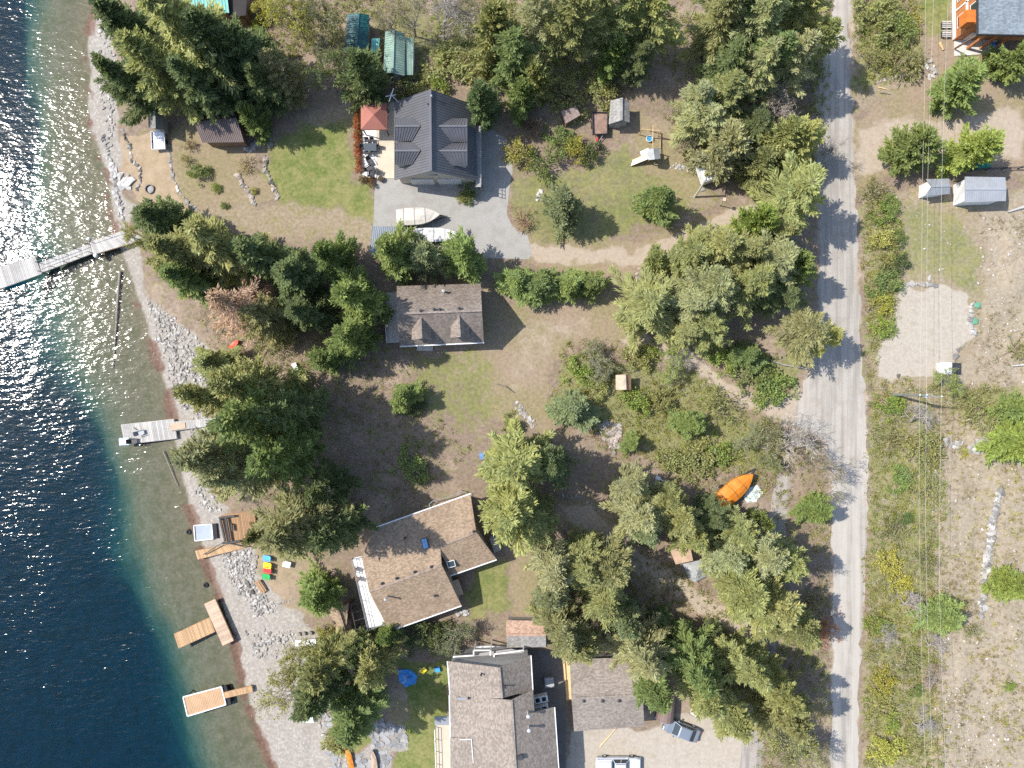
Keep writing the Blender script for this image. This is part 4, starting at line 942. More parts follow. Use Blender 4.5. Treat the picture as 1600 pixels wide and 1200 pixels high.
def make_fir(seed, Ht=18.0, Rd=3.4, c0=0.1, step=0.5, nb=7, droop=0.25, ll=0.55, lw=0.2, sparse=0.0, power=0.8, bark=BARK, fol=None, dens=0.26):
    g = np.random.default_rng(seed); L = Leaves(); tr = MB()
    bend = g.normal(size=2) * 0.15
    def axis(z): f = z / Ht; return np.array([bend[0] * f * f * 2, bend[1] * f * f * 2, z])
    tr.tube([axis(Ht * k / 8) for k in range(9)], [0.016 * Ht * (1 - 0.95 * k / 8) + 0.02 for k in range(9)], 7)
    ph = g.random(4) * 6.28
    z = c0 * Ht
    while z < Ht * 0.985:
        t = (z - c0 * Ht) / (Ht * (1 - c0))
        prof = (1 - t) ** power * min(1.0, 0.62 + t * 3.0)
        for k in range(nb):
            if g.random() < sparse: continue
            az = 6.283 * (k + g.random() * 0.9) / nb + z * 2.4
            lob = 1 + 0.2 * math.sin(az * 2 + ph[0] + z * 0.2) + 0.2 * math.sin(az * 3 + ph[1] + z * 0.5)
            ln = Rd * prof * lob * g.uniform(0.6, 1.18) + 0.12
            el = (0.75 * t - droop) + g.normal() * 0.1
            d0 = np.array([math.cos(az) * math.cos(el), math.sin(az) * math.cos(el), math.sin(el)])
            side = np.array([-math.sin(az), math.cos(az), 0.0])
            n = max(3, int(ln / dens)); s = (np.arange(n) + g.random(n) * 0.8) / n
            o = axis(z)
            pts = o + d0 * (s * ln)[:, None]; pts[:, 2] += (0.14 * s * s - 0.16 * s * (1 - s)) * ln
            if ln > 0.8: tr.tube([o, o + d0 * ln * 0.5 - np.array([0, 0, 0.05 * ln]), o + d0 * ln * 0.92 + np.array([0, 0, 0.1 * ln])], [0.018 * ln + 0.01, 0.012 * ln + 0.006, 0.006], 3, False)
            for sg in (-1, 1):
                tw = (0.34 * ln * (1.05 - s) + 0.22) * g.uniform(0.75, 1.2, n)
                td = d0 * 0.9 + side * sg * 0.68 + np.array([0, 0, 0.05]) + g.normal(size=(n, 3)) * 0.12
                td /= np.linalg.norm(td, axis=1, keepdims=True)
                for q in (0.35, 0.85):
                    keep = (tw > 0.3) | (q < 0.5)
                    c = (pts + td * (tw * q)[:, None] + g.normal(size=(n, 3)) * 0.05)[keep]
                    m = len(c)
                    if m == 0: continue
                    b = np.cross(td[keep], np.array([0, 0, 1.0])) + g.normal(size=(m, 3)) * 0.45
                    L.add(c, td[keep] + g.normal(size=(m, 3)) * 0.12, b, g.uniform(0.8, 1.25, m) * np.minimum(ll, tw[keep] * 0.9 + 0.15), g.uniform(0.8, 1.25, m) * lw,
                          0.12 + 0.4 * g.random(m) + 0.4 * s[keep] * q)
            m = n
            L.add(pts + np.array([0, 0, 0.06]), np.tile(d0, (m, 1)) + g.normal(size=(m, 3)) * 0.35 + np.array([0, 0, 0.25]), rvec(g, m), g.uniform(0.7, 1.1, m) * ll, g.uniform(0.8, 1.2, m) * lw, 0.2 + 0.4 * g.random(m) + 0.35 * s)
        z += step * g.uniform(0.7, 1.3) * (1.0 if t < 0.7 else 0.6)
    return dict(crown=L.mesh('crown', fol or FOL), trunk=mesh_of(tr, 'trunk', bark), H=Ht, R=Rd)

def make_pine(seed, Ht=18.0, Rd=3.6, c0=0.28, n=150, puff=0.75, per=62, ll=0.4, lw=0.16, top=0.75, hollow=0.35, fol=None, bark=BARK, squash=0.75):
    """irregular crown of needle clumps on the limbs"""
    g = np.random.default_rng(seed); L = Leaves(); tr = MB()
    bx, by = g.normal(size=2) * 0.35
    def axis(f): return Vector((bx * f * f, by * f * f, Ht * f))
    tr.tube([axis(k / 8) for k in range(9)], [0.017 * Ht * (1 - 0.92 * k / 8) + 0.02 for k in range(9)], 7)
    ph = g.random(6) * 6.283
    for i in range(n):
        t = (i + g.random()) / n
        prof = (max(0.0, 1 - ((t - 0.3) / 0.72) ** 2) ** 0.62 if t > 0.3 else 0.68 + 1.07 * t) * (1 - 0.12 * top * t)
        az = g.random() * 6.283
        lob = 1 + 0.2 * math.sin(az * 2 + ph[0] + t * 2) + 0.16 * math.sin(az * 3 + ph[1] - t * 5) + 0.1 * math.sin(az * 5 + ph[2])
        rad = Rd * prof * lob * (hollow + (1 - hollow) * g.random() ** 0.5)
        f = c0 + (1 - c0) * t * 0.985
        o = axis(max(0.05, f - 0.03 - 0.02 * rad / Rd)); ax = axis(f)
        c = np.array([ax.x + rad * math.cos(az), ax.y + rad * math.sin(az), ax.z + g.normal() * 0.25 - 0.1 * rad])
        if rad > 0.7: tr.tube([o, (o + Vector(c)) / 2 - Vector((0, 0, 0.12)), Vector(c)], [0.02 * rad + 0.012, 0.014 * rad + 0.008, 0.008], 3, False)
        pr = puff * g.uniform(0.65, 1.25) * (1 - 0.35 * t)
        m = int(per * g.uniform(0.7, 1.2))
        dv = rvec(g, m); dv[:, 2] = np.abs(dv[:, 2]) * 0.9 - 0.15
        out = np.array([math.cos(az), math.sin(az), 0.45])
        rr = pr * g.random(m) ** 0.45
        cc = c + dv * rr[:, None] * np.array([1.0, 1.0, squash]) + out * 0.15
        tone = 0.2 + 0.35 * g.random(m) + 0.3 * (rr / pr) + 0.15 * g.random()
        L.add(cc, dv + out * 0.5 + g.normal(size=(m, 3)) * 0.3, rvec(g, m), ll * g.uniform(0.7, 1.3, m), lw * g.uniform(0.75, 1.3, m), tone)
    return dict(crown=L.mesh('crown', fol or FOL), trunk=mesh_of(tr, 'trunk', bark), H=Ht, R=Rd)

def make_broad(seed, Ht=8.0, Rd=3.6, leaves=1.0, ll=0.2, lw=0.13, levels=4, bark=BARKG, per=9, fol=None, spread=0.62, twig=1.0):
    """branching skeleton with small leaves along the outer twigs; leaves=0 gives a bare one"""
    g = np.random.default_rng(seed); L = Leaves(); tr = MB(); tips = []
    def grow(p, d, ln, r, lv):
        n = 3; pts = [p]; q = p; dd = d
        for i in range(n):
            dd = (dd + Vector(g.normal(size=3)) * 0.16 + Vector((0, 0, 0.05))).normalized(); q = q + dd * ln / n; pts.append(q)
        tr.tube(pts, [r, r * 0.85, r * 0.72, r * 0.55], 5 if lv > 2 else 3, False)
        if lv <= 1: tips.append((p, q, dd))
        if lv == 0: return
        for k in range(3 if lv < levels else 5):
            a = g.random() * 6.283; f = g.uniform(0.35, 1.0)
            base = p.lerp(q, f); sd = dd.orthogonal().normalized(); sd.rotate(Matrix.Rotation(a, 3, dd))
            nd = (dd * (1 - spread) + sd * spread * g.uniform(0.8, 1.4) + Vector((0, 0, 0.12))).normalized()
            grow(base, nd, ln * g.uniform(0.6, 0.86), max(0.008, r * 0.5), lv - 1)
    grow(Vector((0, 0, 0)), Vector((0, 0, 1)), Ht * 0.33, 0.02 * Ht, levels)
    vs = np.array([t[1] for t in tips]); rad = np.percentile(np.hypot(vs[:, 0], vs[:, 1]), 90); top = vs[:, 2].max()
    k1, k2 = Rd / rad, Ht / top
    tr.v = [(x * k1, y * k1, z * k2) for x, y, z in tr.v]
    for p, q, dd in tips:
        p = np.array(p) * (k1, k1, k2); q = np.array(q) * (k1, k1, k2); d = np.array(dd)
        m = int(per * leaves * g.uniform(0.5, 1.5))
        if m:
            f = g.random(m) * 1.1
            c = p + (q - p) * f[:, None] + g.normal(size=(m, 3)) * 0.16
            L.add(c, rvec(g, m) + d, rvec(g, m), ll * g.uniform(0.7, 1.3, m), lw * g.uniform(0.7, 1.3, m), g.random(m) * 0.7 + 0.2 * f)
        m = int(4 * twig)
        if m:
            f = g.random(m); dv = d + g.normal(size=(m, 3)) * 0.6; dv /= np.linalg.norm(dv, axis=1, keepdims=True); tl = g.uniform(0.35, 0.8, m)
            L2.add(p + (q - p) * f[:, None] + dv * (tl / 2)[:, None], dv, rvec(g, m), tl, np.full(m, 0.035), g.random(m))
    out = dict(trunk=mesh_of(tr, 'trunk', bark), H=Ht, R=Rd)
    if leaves > 0: out['crown'] = L.mesh('crown', fol or FOLB)
    return out
def broad(*a, **k):
    global L2
    L2 = Leaves(); d = make_broad(*a, **k)
    if L2.c:
        tw = L2.mesh('twigs', TWIG)
        if 'crown' in d: d['twigs'] = tw
        else: d['crown'] = tw
    return d

def make_shrub(seed, Ht=1.6, Rd=1.4, n=26, per=60, ll=0.17, lw=0.11, puff=0.5, fol=None, spiky=0.0):
    g = np.random.default_rng(seed); L = Leaves(); tr = MB()
    for i in range(n):
        az = g.random() * 6.283; rr = Rd * g.random() ** 0.55 * (1 + 0.2 * math.sin(az * 3 + seed))
        top = Ht * math.sqrt(max(0.05, 1 - (rr / (Rd * 1.15)) ** 2)) * g.uniform(0.7, 1.05)
        c = np.array([rr * math.cos(az), rr * math.sin(az), top * 0.8])
        tr.tube([(c[0] * 0.1, c[1] * 0.1, 0), (c[0] * 0.6, c[1] * 0.6, c[2] * 0.55), tuple(c)], [0.035, 0.022, 0.008], 3, False)
        m = int(per * g.uniform(0.6, 1.3)); dv = rvec(g, m); pr = puff * g.uniform(0.6, 1.2); q = pr * g.random(m) ** 0.5
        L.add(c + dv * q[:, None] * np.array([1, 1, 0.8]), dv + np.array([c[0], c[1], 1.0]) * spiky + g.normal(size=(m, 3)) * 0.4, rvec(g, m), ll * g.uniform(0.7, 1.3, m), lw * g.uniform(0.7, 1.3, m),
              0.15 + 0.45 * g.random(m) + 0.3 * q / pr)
    return dict(crown=L.mesh('crown', fol or FOLB), trunk=mesh_of(tr, 'stems', BARK), H=Ht, R=Rd)

PR = {
    'fir1': make_fir(1, step=0.62, nb=6, droop=0.2, ll=0.66, lw=0.157, sparse=0.056, power=0.72, dens=0.170),
    'fir2': make_fir(2, step=0.66, nb=6, droop=0.1, ll=0.66, lw=0.157, sparse=0.056, power=0.64, dens=0.170),
    'fir3': make_fir(3, Ht=18, Rd=3.8, step=0.74, nb=6, droop=0.3, ll=0.78, lw=0.157, sparse=0.098, power=0.68, dens=0.170),
    'spruce1': make_fir(4, Ht=9, Rd=3.0, c0=0.04, step=0.36, nb=8, droop=0.08, ll=0.5, lw=0.134, power=0.62, dens=0.162),
    'spruce2': make_fir(5, Ht=9, Rd=3.0, c0=0.04, step=0.4, nb=7, droop=0.12, ll=0.58, lw=0.134, power=0.68, sparse=0.042, dens=0.162),
    'pine1': make_fir(11, Ht=18, Rd=3.7, c0=0.18, step=0.78, nb=6, droop=0.15, ll=0.7, lw=0.146, sparse=0.098, power=0.66, dens=0.153),
    'pine2': make_fir(12, Ht=18, Rd=3.7, c0=0.22, step=0.84, nb=6, droop=0.05, ll=0.72, lw=0.146, sparse=0.112, power=0.56, dens=0.153),
    'pine3': make_fir(13, Ht=18, Rd=3.5, c0=0.14, step=0.68, nb=6, droop=0.22, ll=0.64, lw=0.140, sparse=0.084, power=0.74, dens=0.153),
    'pine4': make_fir(14, Ht=16, Rd=3.6, c0=0.28, step=0.86, nb=5, droop=0.12, ll=0.7, lw=0.134, sparse=0.140, power=0.62, dens=0.162),
    'bush_pine': make_fir(15, Ht=8, Rd=3.2, c0=0.06, step=0.46, nb=7, droop=0.0, ll=0.56, lw=0.146, sparse=0.070, power=0.6, dens=0.153),
    'dead': make_fir(21, Ht=16, Rd=3.6, c0=0.08, step=0.62, nb=6, droop=0.2, ll=0.5, lw=0.11, sparse=0.12, bark=BARKG),
    'broad1': broad(31), 'broad2': broad(32, leaves=2.2, levels=4, ll=0.22), 'broad3': broad(33, leaves=0.55, ll=0.17),
    'bare1': broad(41, leaves=0, twig=2.2), 'bare2': broad(42, leaves=0, twig=1.8, spread=0.7),
    'shrub1': make_shrub(51), 'shrub2': make_shrub(52, n=34, per=50, puff=0.42), 'shrub3': make_shrub(53, n=18, per=46, ll=0.3, lw=0.07, spiky=0.8), 'shrub4': make_shrub(54, n=22, per=26, ll=0.22, lw=0.06, spiky=0.5),
}
for d in PR.values():
    d['trunk'].name = 'trunk'

def plant(name, label, cat, u, v, r, h, proto, col, group=None, jit=True):
    """stands where the photograph shows the middle of its crown at (u, v); r is the crown radius in photo pixels"""
    d = PR[proto]; zc = h * (0.5 if h > 4 else 0.6)
    p = P(u, v, zc); p.z = hz(p.x, p.y) - 0.03
    t = thing(name, label, cat, p, random.random() * 6.28, group)
    k = r * S * (HC - zc) / HC / d['R'] * (1.25 if proto[:4] == 'pine' else 1.12 if proto[:3] in ('fir', 'bus') else 1.06); kz = h / d['H']
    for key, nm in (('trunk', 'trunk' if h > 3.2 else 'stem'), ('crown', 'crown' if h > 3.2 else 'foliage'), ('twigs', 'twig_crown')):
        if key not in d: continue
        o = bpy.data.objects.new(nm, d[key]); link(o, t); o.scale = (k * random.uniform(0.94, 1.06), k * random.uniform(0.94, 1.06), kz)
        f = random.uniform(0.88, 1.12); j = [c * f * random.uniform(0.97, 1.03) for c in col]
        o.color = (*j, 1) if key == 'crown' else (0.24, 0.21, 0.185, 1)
    return t
# ------------------------------------------------------------------ plants: every tree and shrub in the picture
C = dict(Y=(0.275, 0.29, 0.125), O=(0.255, 0.265, 0.12), G=(0.17, 0.22, 0.088), D=(0.135, 0.17, 0.08), B=(0.19, 0.22, 0.12), L=(0.25, 0.31, 0.09), V=(0.205, 0.26, 0.095),
         YY=(0.35, 0.345, 0.095), YO=(0.35, 0.345, 0.13), RD=(0.42, 0.29, 0.225), GR=(0.36, 0.33, 0.30), TN=(0.31, 0.275, 0.175), S=(0.285, 0.297, 0.162), BR=(0.22, 0.16, 0.11), OB=(0.25, 0.25, 0.125), RU=(0.40, 0.18, 0.09))
KIND = dict(p='pine_tree', f='fir_tree', s='spruce_tree', d='deciduous_tree', b='bare_tree', h='shrub', x='dead_tree')
PLANTS = [
 # top left forest above the beach
 ('f', 212, 55, 44, 19, 'fir1', 'D', 'dark fir at the far left top, overhanging the beach'),
 ('f', 300, 48, 62, 25, 'fir3', 'Y', 'largest yellow green fir in the top left forest'),
 ('f', 352, 80, 48, 22, 'fir1', 'D', 'dark fir between the teal roof and the brown metal shed'),
 ('f', 255, 112, 42, 21, 'fir2', 'O', 'olive fir just above the small grey mossy shed'),
 ('f', 203, 135, 34, 17, 'fir2', 'D', 'dark fir leaning over the beach left of the mossy shed'),
 ('f', 316, 138, 34, 19, 'fir1', 'D', 'dark fir right above the brown metal roofed shed'),
 ('f', 392, 85, 36, 18, 'fir2', 'D', 'dark fir right of the big yellow green fir, below the round yellow shrub'),
 ('s', 396, 183, 27, 8, 'spruce2', 'V', 'bright green young spruce at the right end of the brown metal shed'),
 ('p', 447, 118, 30, 12, 'pine3', 'OB', 'brownish dark pine left of the green tree behind the lawn'),
 ('f', 415, 135, 30, 14, 'fir2', 'D', 'very dark fir in the gap above the bright young spruce'),
 ('d', 510, 118, 36, 10, 'broad2', 'G', 'leafy green tree at the top edge of the lawn'),
 ('s', 566, 118, 42, 13, 'spruce2', 'D', 'dense dark spruce below the dark teal shed roof'),
 ('d', 462, 35, 42, 11, 'broad2', 'YY', 'bright yellow spring tree at the top, right of the dirt path'),
 ('d', 512, 38, 40, 11, 'broad2', 'O', 'olive yellow spring tree left of the dark teal shed roof'),
 ('h', 404, 13, 17, 3.0, 'shrub2', 'YO', 'round yellow shrub beside the teal roofed building at the top'),
 ('h', 401, 38, 9, 1.5, 'shrub1', 'L', 'small green shrub just below the round yellow one'),
 ('b', 606, 35, 30, 8, 'broad3', 'TN', 'tan twiggy tree between the two teal shed roofs'),
 ('b', 688, 38, 50, 9, 'bare1', 'GR', 'grey leafless tree right of the pale green shed roof'),
 ('d', 642, 30, 38, 9, 'broad3', 'O', 'thin olive tree above the pale green shed roof'),
 ('b', 735, 22, 36, 9, 'broad3', 'TN', 'tan half bare tree at the top, right of the grey leafless tree'),
 ('s', 754, 160, 32, 11, 'spruce1', 'D', 'dark spruce at the upper right corner of the dark metal roofed house'),
 ('h', 702, 105, 38, 2.2, 'shrub2', 'O', 'wide olive bush mound behind the dark metal roof'),
 ('h', 634, 130, 20, 2.0, 'shrub1', 'O', 'olive bush left above the dark roof ridge'),
 ('h', 683, 130, 18, 1.8, 'shrub1', 'L', 'lime bush right behind the dark roof ridge'),
 ('h', 655, 140, 14, 1.5, 'shrub1', 'Y', 'small yellow green bush touching the top of the dark roof'),
 ('h', 730, 100, 26, 2.0, 'shrub4', 'TN', 'tan brush patch above the dark spruce'),
 # forest along the top
 ('p', 770, 55, 42, 14, 'bush_pine', 'Y', 'yellow green pine at the top, right of the tan half bare tree'),
 ('p', 800, 92, 38, 13, 'pine1', 'G', 'green pine above and right of the dark house spruce'),
 ('p', 838, 122, 32, 10, 'bush_pine', 'Y', 'bushy yellow pine above the small brown lean-to'),
 ('p', 812, 152, 28, 8, 'bush_pine', 'V', 'bright bushy pine above the round yellow shrub by the driveway'),
 ('p', 836, 35, 34, 16, 'pine4', 'S', 'thin pale pine at the top with its bare trunk showing'),
 ('p', 890, 42, 44, 16, 'pine2', 'O', 'olive pine at the top above the small brown lean-to'),
 ('p', 930, 22, 38, 16, 'pine1', 'O', 'olive pine cut by the top edge above the grey gable shed'),
 ('p', 970, 30, 38, 15, 'pine3', 'Y', 'yellow pine at the top, directly above the grey gable shed'),
 ('p', 1010, 30, 42, 16, 'pine2', 'Y', 'broad yellow pine at the top, left of the shaded clearing'),
 ('p', 958, 88, 28, 9, 'bush_pine', 'V', 'bright green pine above the grey gable shed'),
 ('p', 995, 92, 26, 10, 'pine3', 'D', 'dark pine at the left of the shaded clearing'),
 ('p', 1122, 40, 42, 16, 'pine1', 'O', 'olive pine at the top, right of the clearing with fallen trunks'),
 ('p', 1150, 12, 36, 17, 'pine2', 'D', 'dark pine cut by the top edge above the forest'),
 ('p', 1130, 108, 32, 12, 'pine3', 'D', 'dark green pine at the right edge of the shaded clearing'),
 ('p', 1178, 45, 42, 17, 'pine1', 'S', 'pale grey green pine in the middle of the upper right forest'),
 ('p', 1178, 112, 36, 14, 'fir3', 'S', 'grey green feathery conifer above the pale scrub'),
 ('p', 1096, 160, 34, 11, 'pine3', 'S', 'sage green pine at the upper end of the pale scrub'),
 ('p', 1138, 148, 32, 12, 'pine1', 'O', 'olive pine right of the sage pine by the pale scrub'),
 ('d', 1062, 186, 28, 5, 'broad3', 'YO', 'yellowish thin tree beside the dirt around the playset'),
 ('p', 1102, 192, 36, 9, 'pine2', 'S', 'pale bushy tree right of the playset'),
 ('p', 1138, 226, 42, 10, 'bush_pine', 'S', 'pale bushy tree above the white trailer'),
 ('p', 1120, 250, 32, 8, 'bush_pine', 'S', 'smaller pale tree overhanging the white trailer'),
 ('d', 1075, 225, 24, 4, 'broad3', 'TN', 'tan scrub between the playset and the pale trees'),
 ('p', 1180, 262, 30, 9, 'bush_pine', 'O', 'olive tree right of the white trailer'),
 ('p', 1178, 200, 30, 8, 'pine4', 'D', 'dark shaded pine in the middle of the upper right woods'),
 ('p', 1207, 25, 40, 17, 'pine1', 'D', 'dark pine at the top, second row from the road'),
 ('p', 1243, 35, 40, 15, 'pine2', 'Y', 'yellow pine at the top beside the road'),
 ('p', 1272, 62, 34, 13, 'pine3', 'Y', 'yellow pine leaning over the road at the top'),
 ('p', 1198, 88, 36, 15, 'pine3', 'G', 'green pine left of the grey green roadside tree'),
 ('p', 1236, 102, 40, 14, 'pine1', 'S', 'grey green tree beside the shaded stretch of road'),
 ('b', 1232, 152, 34, 7, 'bare2', 'GR', 'dark leafless tree in the shade left of the road'),
 ('p', 1216, 222, 38, 11, 'bush_pine', 'Y', 'yellow green pine below the shaded leafless tree'),
 ('p', 1255, 226, 38, 11, 'pine3', 'YO', 'orange tinged pine at the road bend'),
 ('b', 1305, 228, 27, 7, 'bare1', 'GR', 'grey leafless tree hanging over the road at the bend'),
 ('p', 1208, 262, 30, 9, 'bush_pine', 'O', 'olive tree left of the orange tinged pine'),
 ('p', 1232, 312, 46, 14, 'pine2', 'Y', 'large pale yellow pine where the dirt drive meets the road'),
 # yard of the dark metal roofed house
 ('h', 812, 236, 21, 2.6, 'shrub2', 'YO', 'round yellow shrub at the right edge of the gravel driveway'),
 ('h', 902, 229, 19, 2.2, 'shrub2', 'YY', 'round bright yellow shrub below the small trailer'),
 ('h', 923, 236, 18, 2.2, 'shrub1', 'D', 'dark green shrub just right of the bright yellow one'),
 ('h', 856, 248, 28, 3.0, 'shrub3', 'V', 'spiky green shrub with fountain leaves above the blue spruce'),
 ('h', 872, 215, 20, 1.6, 'shrub1', 'G', 'low green shrub above the spiky fountain shrub'),
 ('h', 828, 190, 24, 2.2, 'shrub4', 'BR', 'brown shaded brush left of the small brown lean-to'),
 ('h', 890, 148, 34, 2.4, 'shrub2', 'O', 'olive brush behind the small brown lean-to'),
 ('h', 938, 140, 28, 2.2, 'shrub1', 'Y', 'yellow green brush behind the grey gable shed'),
 ('s', 880, 325, 36, 9, 'spruce1', 'B', 'blue green spruce standing alone on the lawn'),
 ('s', 1030, 317, 34, 8.5, 'spruce2', 'G', 'round green spruce standing alone by the dirt drive'),
 ('h', 816, 340, 20, 1.9, 'shrub4', 'RD', 'dry pinkish brown shrub at the lower edge of the driveway'),
 ('h', 732, 298, 15, 1.6, 'shrub1', 'G', 'green shrub at the lower right corner of the dark roofed house'),
 ('h', 724, 306, 10, 1.1, 'shrub2', 'Y', 'small yellow green shrub on the gravel near the house corner'),
 ('s', 617, 393, 41, 12, 'spruce2', 'V', 'light green leftmost fir of the three behind the grey shingled cottage'),
 ('s', 668, 400, 37, 11, 'spruce2', 'B', 'blue green middle fir of the three behind the grey shingled cottage'),
 ('s', 722, 400, 39, 11, 'spruce1', 'V', 'bright green rightmost fir of the three behind the grey shingled cottage'),
 ('s', 808, 443, 34, 6.5, 'spruce2', 'V', 'leftmost tree of the short green row beside the dirt drive'),
 ('s', 846, 446, 34, 6.5, 'spruce1', 'G', 'second tree from the left in the short green row'),
 ('s', 886, 446, 33, 6.2, 'spruce2', 'V', 'third tree from the left in the short green row'),
 ('s', 922, 444, 28, 5.5, 'spruce1', 'V', 'smallest rightmost tree of the short green row'),
 # central right grove
 ('p', 1026, 408, 22, 7, 'bush_pine', 'Y', 'small tree at the left tip of the central grove'),
 ('p', 1072, 402, 38, 12, 'pine2', 'Y', 'yellow green tree at the upper left of the central grove'),
 ('p', 1112, 392, 42, 14, 'pine1', 'Y', 'tall yellow green tree at the upper middle of the central grove'),
 ('p', 1150, 392, 38, 14, 'pine3', 'O', 'olive tree at the upper right of the central grove'),
 ('p', 1178, 356, 34, 12, 'bush_pine', 'L', 'lime green tree by the dirt drive above the central grove'),
 ('p', 1212, 366, 30, 11, 'pine4', 'O', 'thin olive tree between the lime tree and the road'),
 ('p', 1012, 482, 48, 12, 'pine1', 'O', 'wide olive tree at the lower left of the central grove'),
 ('p', 1072, 470, 40, 13, 'pine3', 'S', 'sage green tree in the middle of the central grove'),
 ('p', 1108, 455, 38, 14, 'pine2', 'S', 'pale tree in the heart of the central grove'),
 ('p', 1102, 510, 38, 11, 'pine4', 'Y', 'yellow green tree at the bottom of the central grove'),
 ('p', 1066, 512, 30, 10, 'pine3', 'O', 'small olive tree at the lower edge of the central grove'),
 ('p', 1165, 442, 42, 14, 'pine1', 'O', 'olive tree at the right side of the central grove'),
 ('p', 1198, 420, 42, 13, 'pine2', 'S', 'pale broad tree beside the shaded road stretch'),
 ('p', 1235, 422, 34, 11, 'bush_pine', 'V', 'bright green tree closest to the road right of the central grove'),
 ('p', 1218, 456, 36, 11, 'pine3', 'D', 'dark tree below the bright green roadside tree'),
 ('p', 1250, 522, 38, 12, 'pine4', 'OB', 'yellow brown pine leaning toward the road above the turnout'),
 ('p', 1285, 528, 24, 9, 'pine4', 'YO', 'smaller straw coloured pine over the road edge'),
 ('h', 1127, 556, 22, 2.0, 'shrub1', 'L', 'lime shrub below the central grove'),
 ('s', 1168, 556, 28, 5, 'spruce2', 'G', 'green young fir left of the road turnout'),
 ('h', 1182, 590, 34, 2.6, 'shrub2', 'V', 'wide green bush inside the curve of the dirt track'),
 ('h', 1212, 606, 28, 2.4, 'shrub1', 'V', 'green bush at the right tip inside the dirt track curve'),
 # middle yard
 ('d', 930, 558, 34, 4, 'broad2', 'S', 'grey green bushy tree left above the tiny wooden shed'),
 ('h', 906, 582, 22, 2.4, 'shrub1', 'L', 'lime shrub left of the tiny wooden shed'),
 ('h', 938, 602, 20, 2.0, 'shrub1', 'Y', 'yellow green shrub touching the left wall of the tiny wooden shed'),
 ('h', 1000, 560, 22, 2.2, 'shrub2', 'Y', 'yellow shrub above right of the tiny wooden shed'),
 ('h', 1018, 548, 14, 1.6, 'shrub1', 'L', 'small lime shrub above the yellow shrub by the dirt track'),
 ('d', 1050, 576, 30, 4.5, 'broad2', 'L', 'bright lime tree right of the tiny wooden shed'),
 ('h', 998, 628, 22, 2.6, 'shrub1', 'L', 'bright lime shrub below right of the tiny wooden shed'),
 ('h', 1034, 628, 20, 2.4, 'shrub2', 'Y', 'yellow green shrub below the bright lime tree'),
 ('s', 896, 642, 37, 6, 'spruce2', 'B', 'soft blue green fir left of the rock pile'),
 ('s', 987, 693, 18, 4, 'spruce2', 'V', 'small green fir right of the rock pile'),
 ('s', 1078, 662, 27, 5, 'spruce1', 'V', 'green fir in the open brush above the orange covered boat'),
 ('h', 1127, 640, 34, 2.4, 'shrub4', 'O', 'olive brush below the dirt track'),
 ('h', 1098, 722, 30, 2.2, 'shrub2', 'O', 'olive brush left of the orange covered boat'),
 ('h', 1056, 720, 25, 2.0, 'shrub1', 'Y', 'yellow green brush in the clearing left of the orange boat'),
 ('h', 1128, 705, 24, 2.0, 'shrub1', 'L', 'lime brush right above the clearing by the orange boat'),
 ('d', 1168, 688, 28, 4.5, 'broad2', 'S', 'sage tree above the orange covered boat'),
 ('d', 1208, 682, 28, 5, 'broad2', 'O', 'olive tree below the road turnout'),
 ('d', 1204, 722, 22, 4.5, 'broad2', 'Y', 'yellow green tree right of the orange covered boat'),
 ('b', 1262, 694, 50, 9, 'bare1', 'GR', 'large grey leafless tree reaching over the road below the turnout'),
 ('d', 1298, 735, 34, 7, 'broad3', 'TN', 'tan half bare tree at the road below the large leafless tree'),
 ('s', 1274, 798, 27, 6, 'spruce2', 'V', 'round green fir beside the road between two shadows'),
 ('b', 1303, 775, 20, 5, 'broad3', 'O', 'thin olive tree just above the round green roadside fir'),
 ('h', 640, 728, 28, 1.6, 'shrub1', 'V', 'low green bush in the tree shade above the brown roofed house'),
 ('s', 632, 620, 26, 6, 'spruce2', 'V', 'young green fir at the lawn corner below the grey cottage'),
 ('h', 645, 640, 18, 1.6, 'shrub1', 'D', 'dark low shrub beside the young fir below the cottage'),
 ('p', 806, 718, 52, 18, 'pine1', 'Y', 'tall yellow green pine at the upper right of the brown roofed house'),
 ('p', 800, 788, 52, 18, 'pine2', 'Y', 'tall yellow pine overhanging the brown roof corner'),
 ('p', 835, 800, 38, 15, 'pine3', 'O', 'olive pine at the right of the tall yellow pine by the brown roof'),
 ('f', 856, 724, 38, 15, 'fir2', 'D', 'dark fir right of the tall yellow green pine'),
 ('h', 798, 664, 14, 2.2, 'shrub1', 'L', 'small lime shrub at the top of the tall yellow green pine'),
 # grove by the lower drive
 ('p', 988, 762, 30, 11, 'pine3', 'S', 'sage tree at the top of the grove by the shaded drive'),
 ('p', 994, 805, 38, 13, 'pine1', 'S', 'pale sage tree at the left of the grove by the shaded drive'),
 ('p', 1004, 832, 28, 11, 'fir3', 'B', 'blue grey conifer at the lower left of the grove by the shaded drive'),
 ('p', 1056, 810, 38, 12, 'pine2', 'Y', 'yellow green tree in the middle of the grove by the shaded drive'),
 ('p', 1040, 776, 24, 10, 'pine4', 'O', 'thin olive tree right of the white pipe by the clearing'),
 ('p', 1076, 840, 30, 11, 'pine1', 'Y', 'yellow tree just above the tan shed roof under the trees'),
 ('p', 1104, 802, 28, 10, 'pine3', 'D', 'dark tree left below the orange covered boat'),
 ('p', 1152, 828, 32, 11, 'pine2', 'O', 'olive tree directly below the orange covered boat'),
 ('p', 1186, 815, 18, 8, 'bush_pine', 'V', 'bright tree below the pale plastic sheet'),
 ('p', 1180, 858, 44, 14, 'pine1', 'S', 'wide pale tree in the grove left of the lower lane'),
 ('p', 1136, 872, 34, 13, 'pine3', 'S', 'sage tree right of the tan shed roof under the trees'),
 ('p', 1218, 880, 38, 13, 'pine3', 'Y', 'yellow green tree beside the lower lane'),
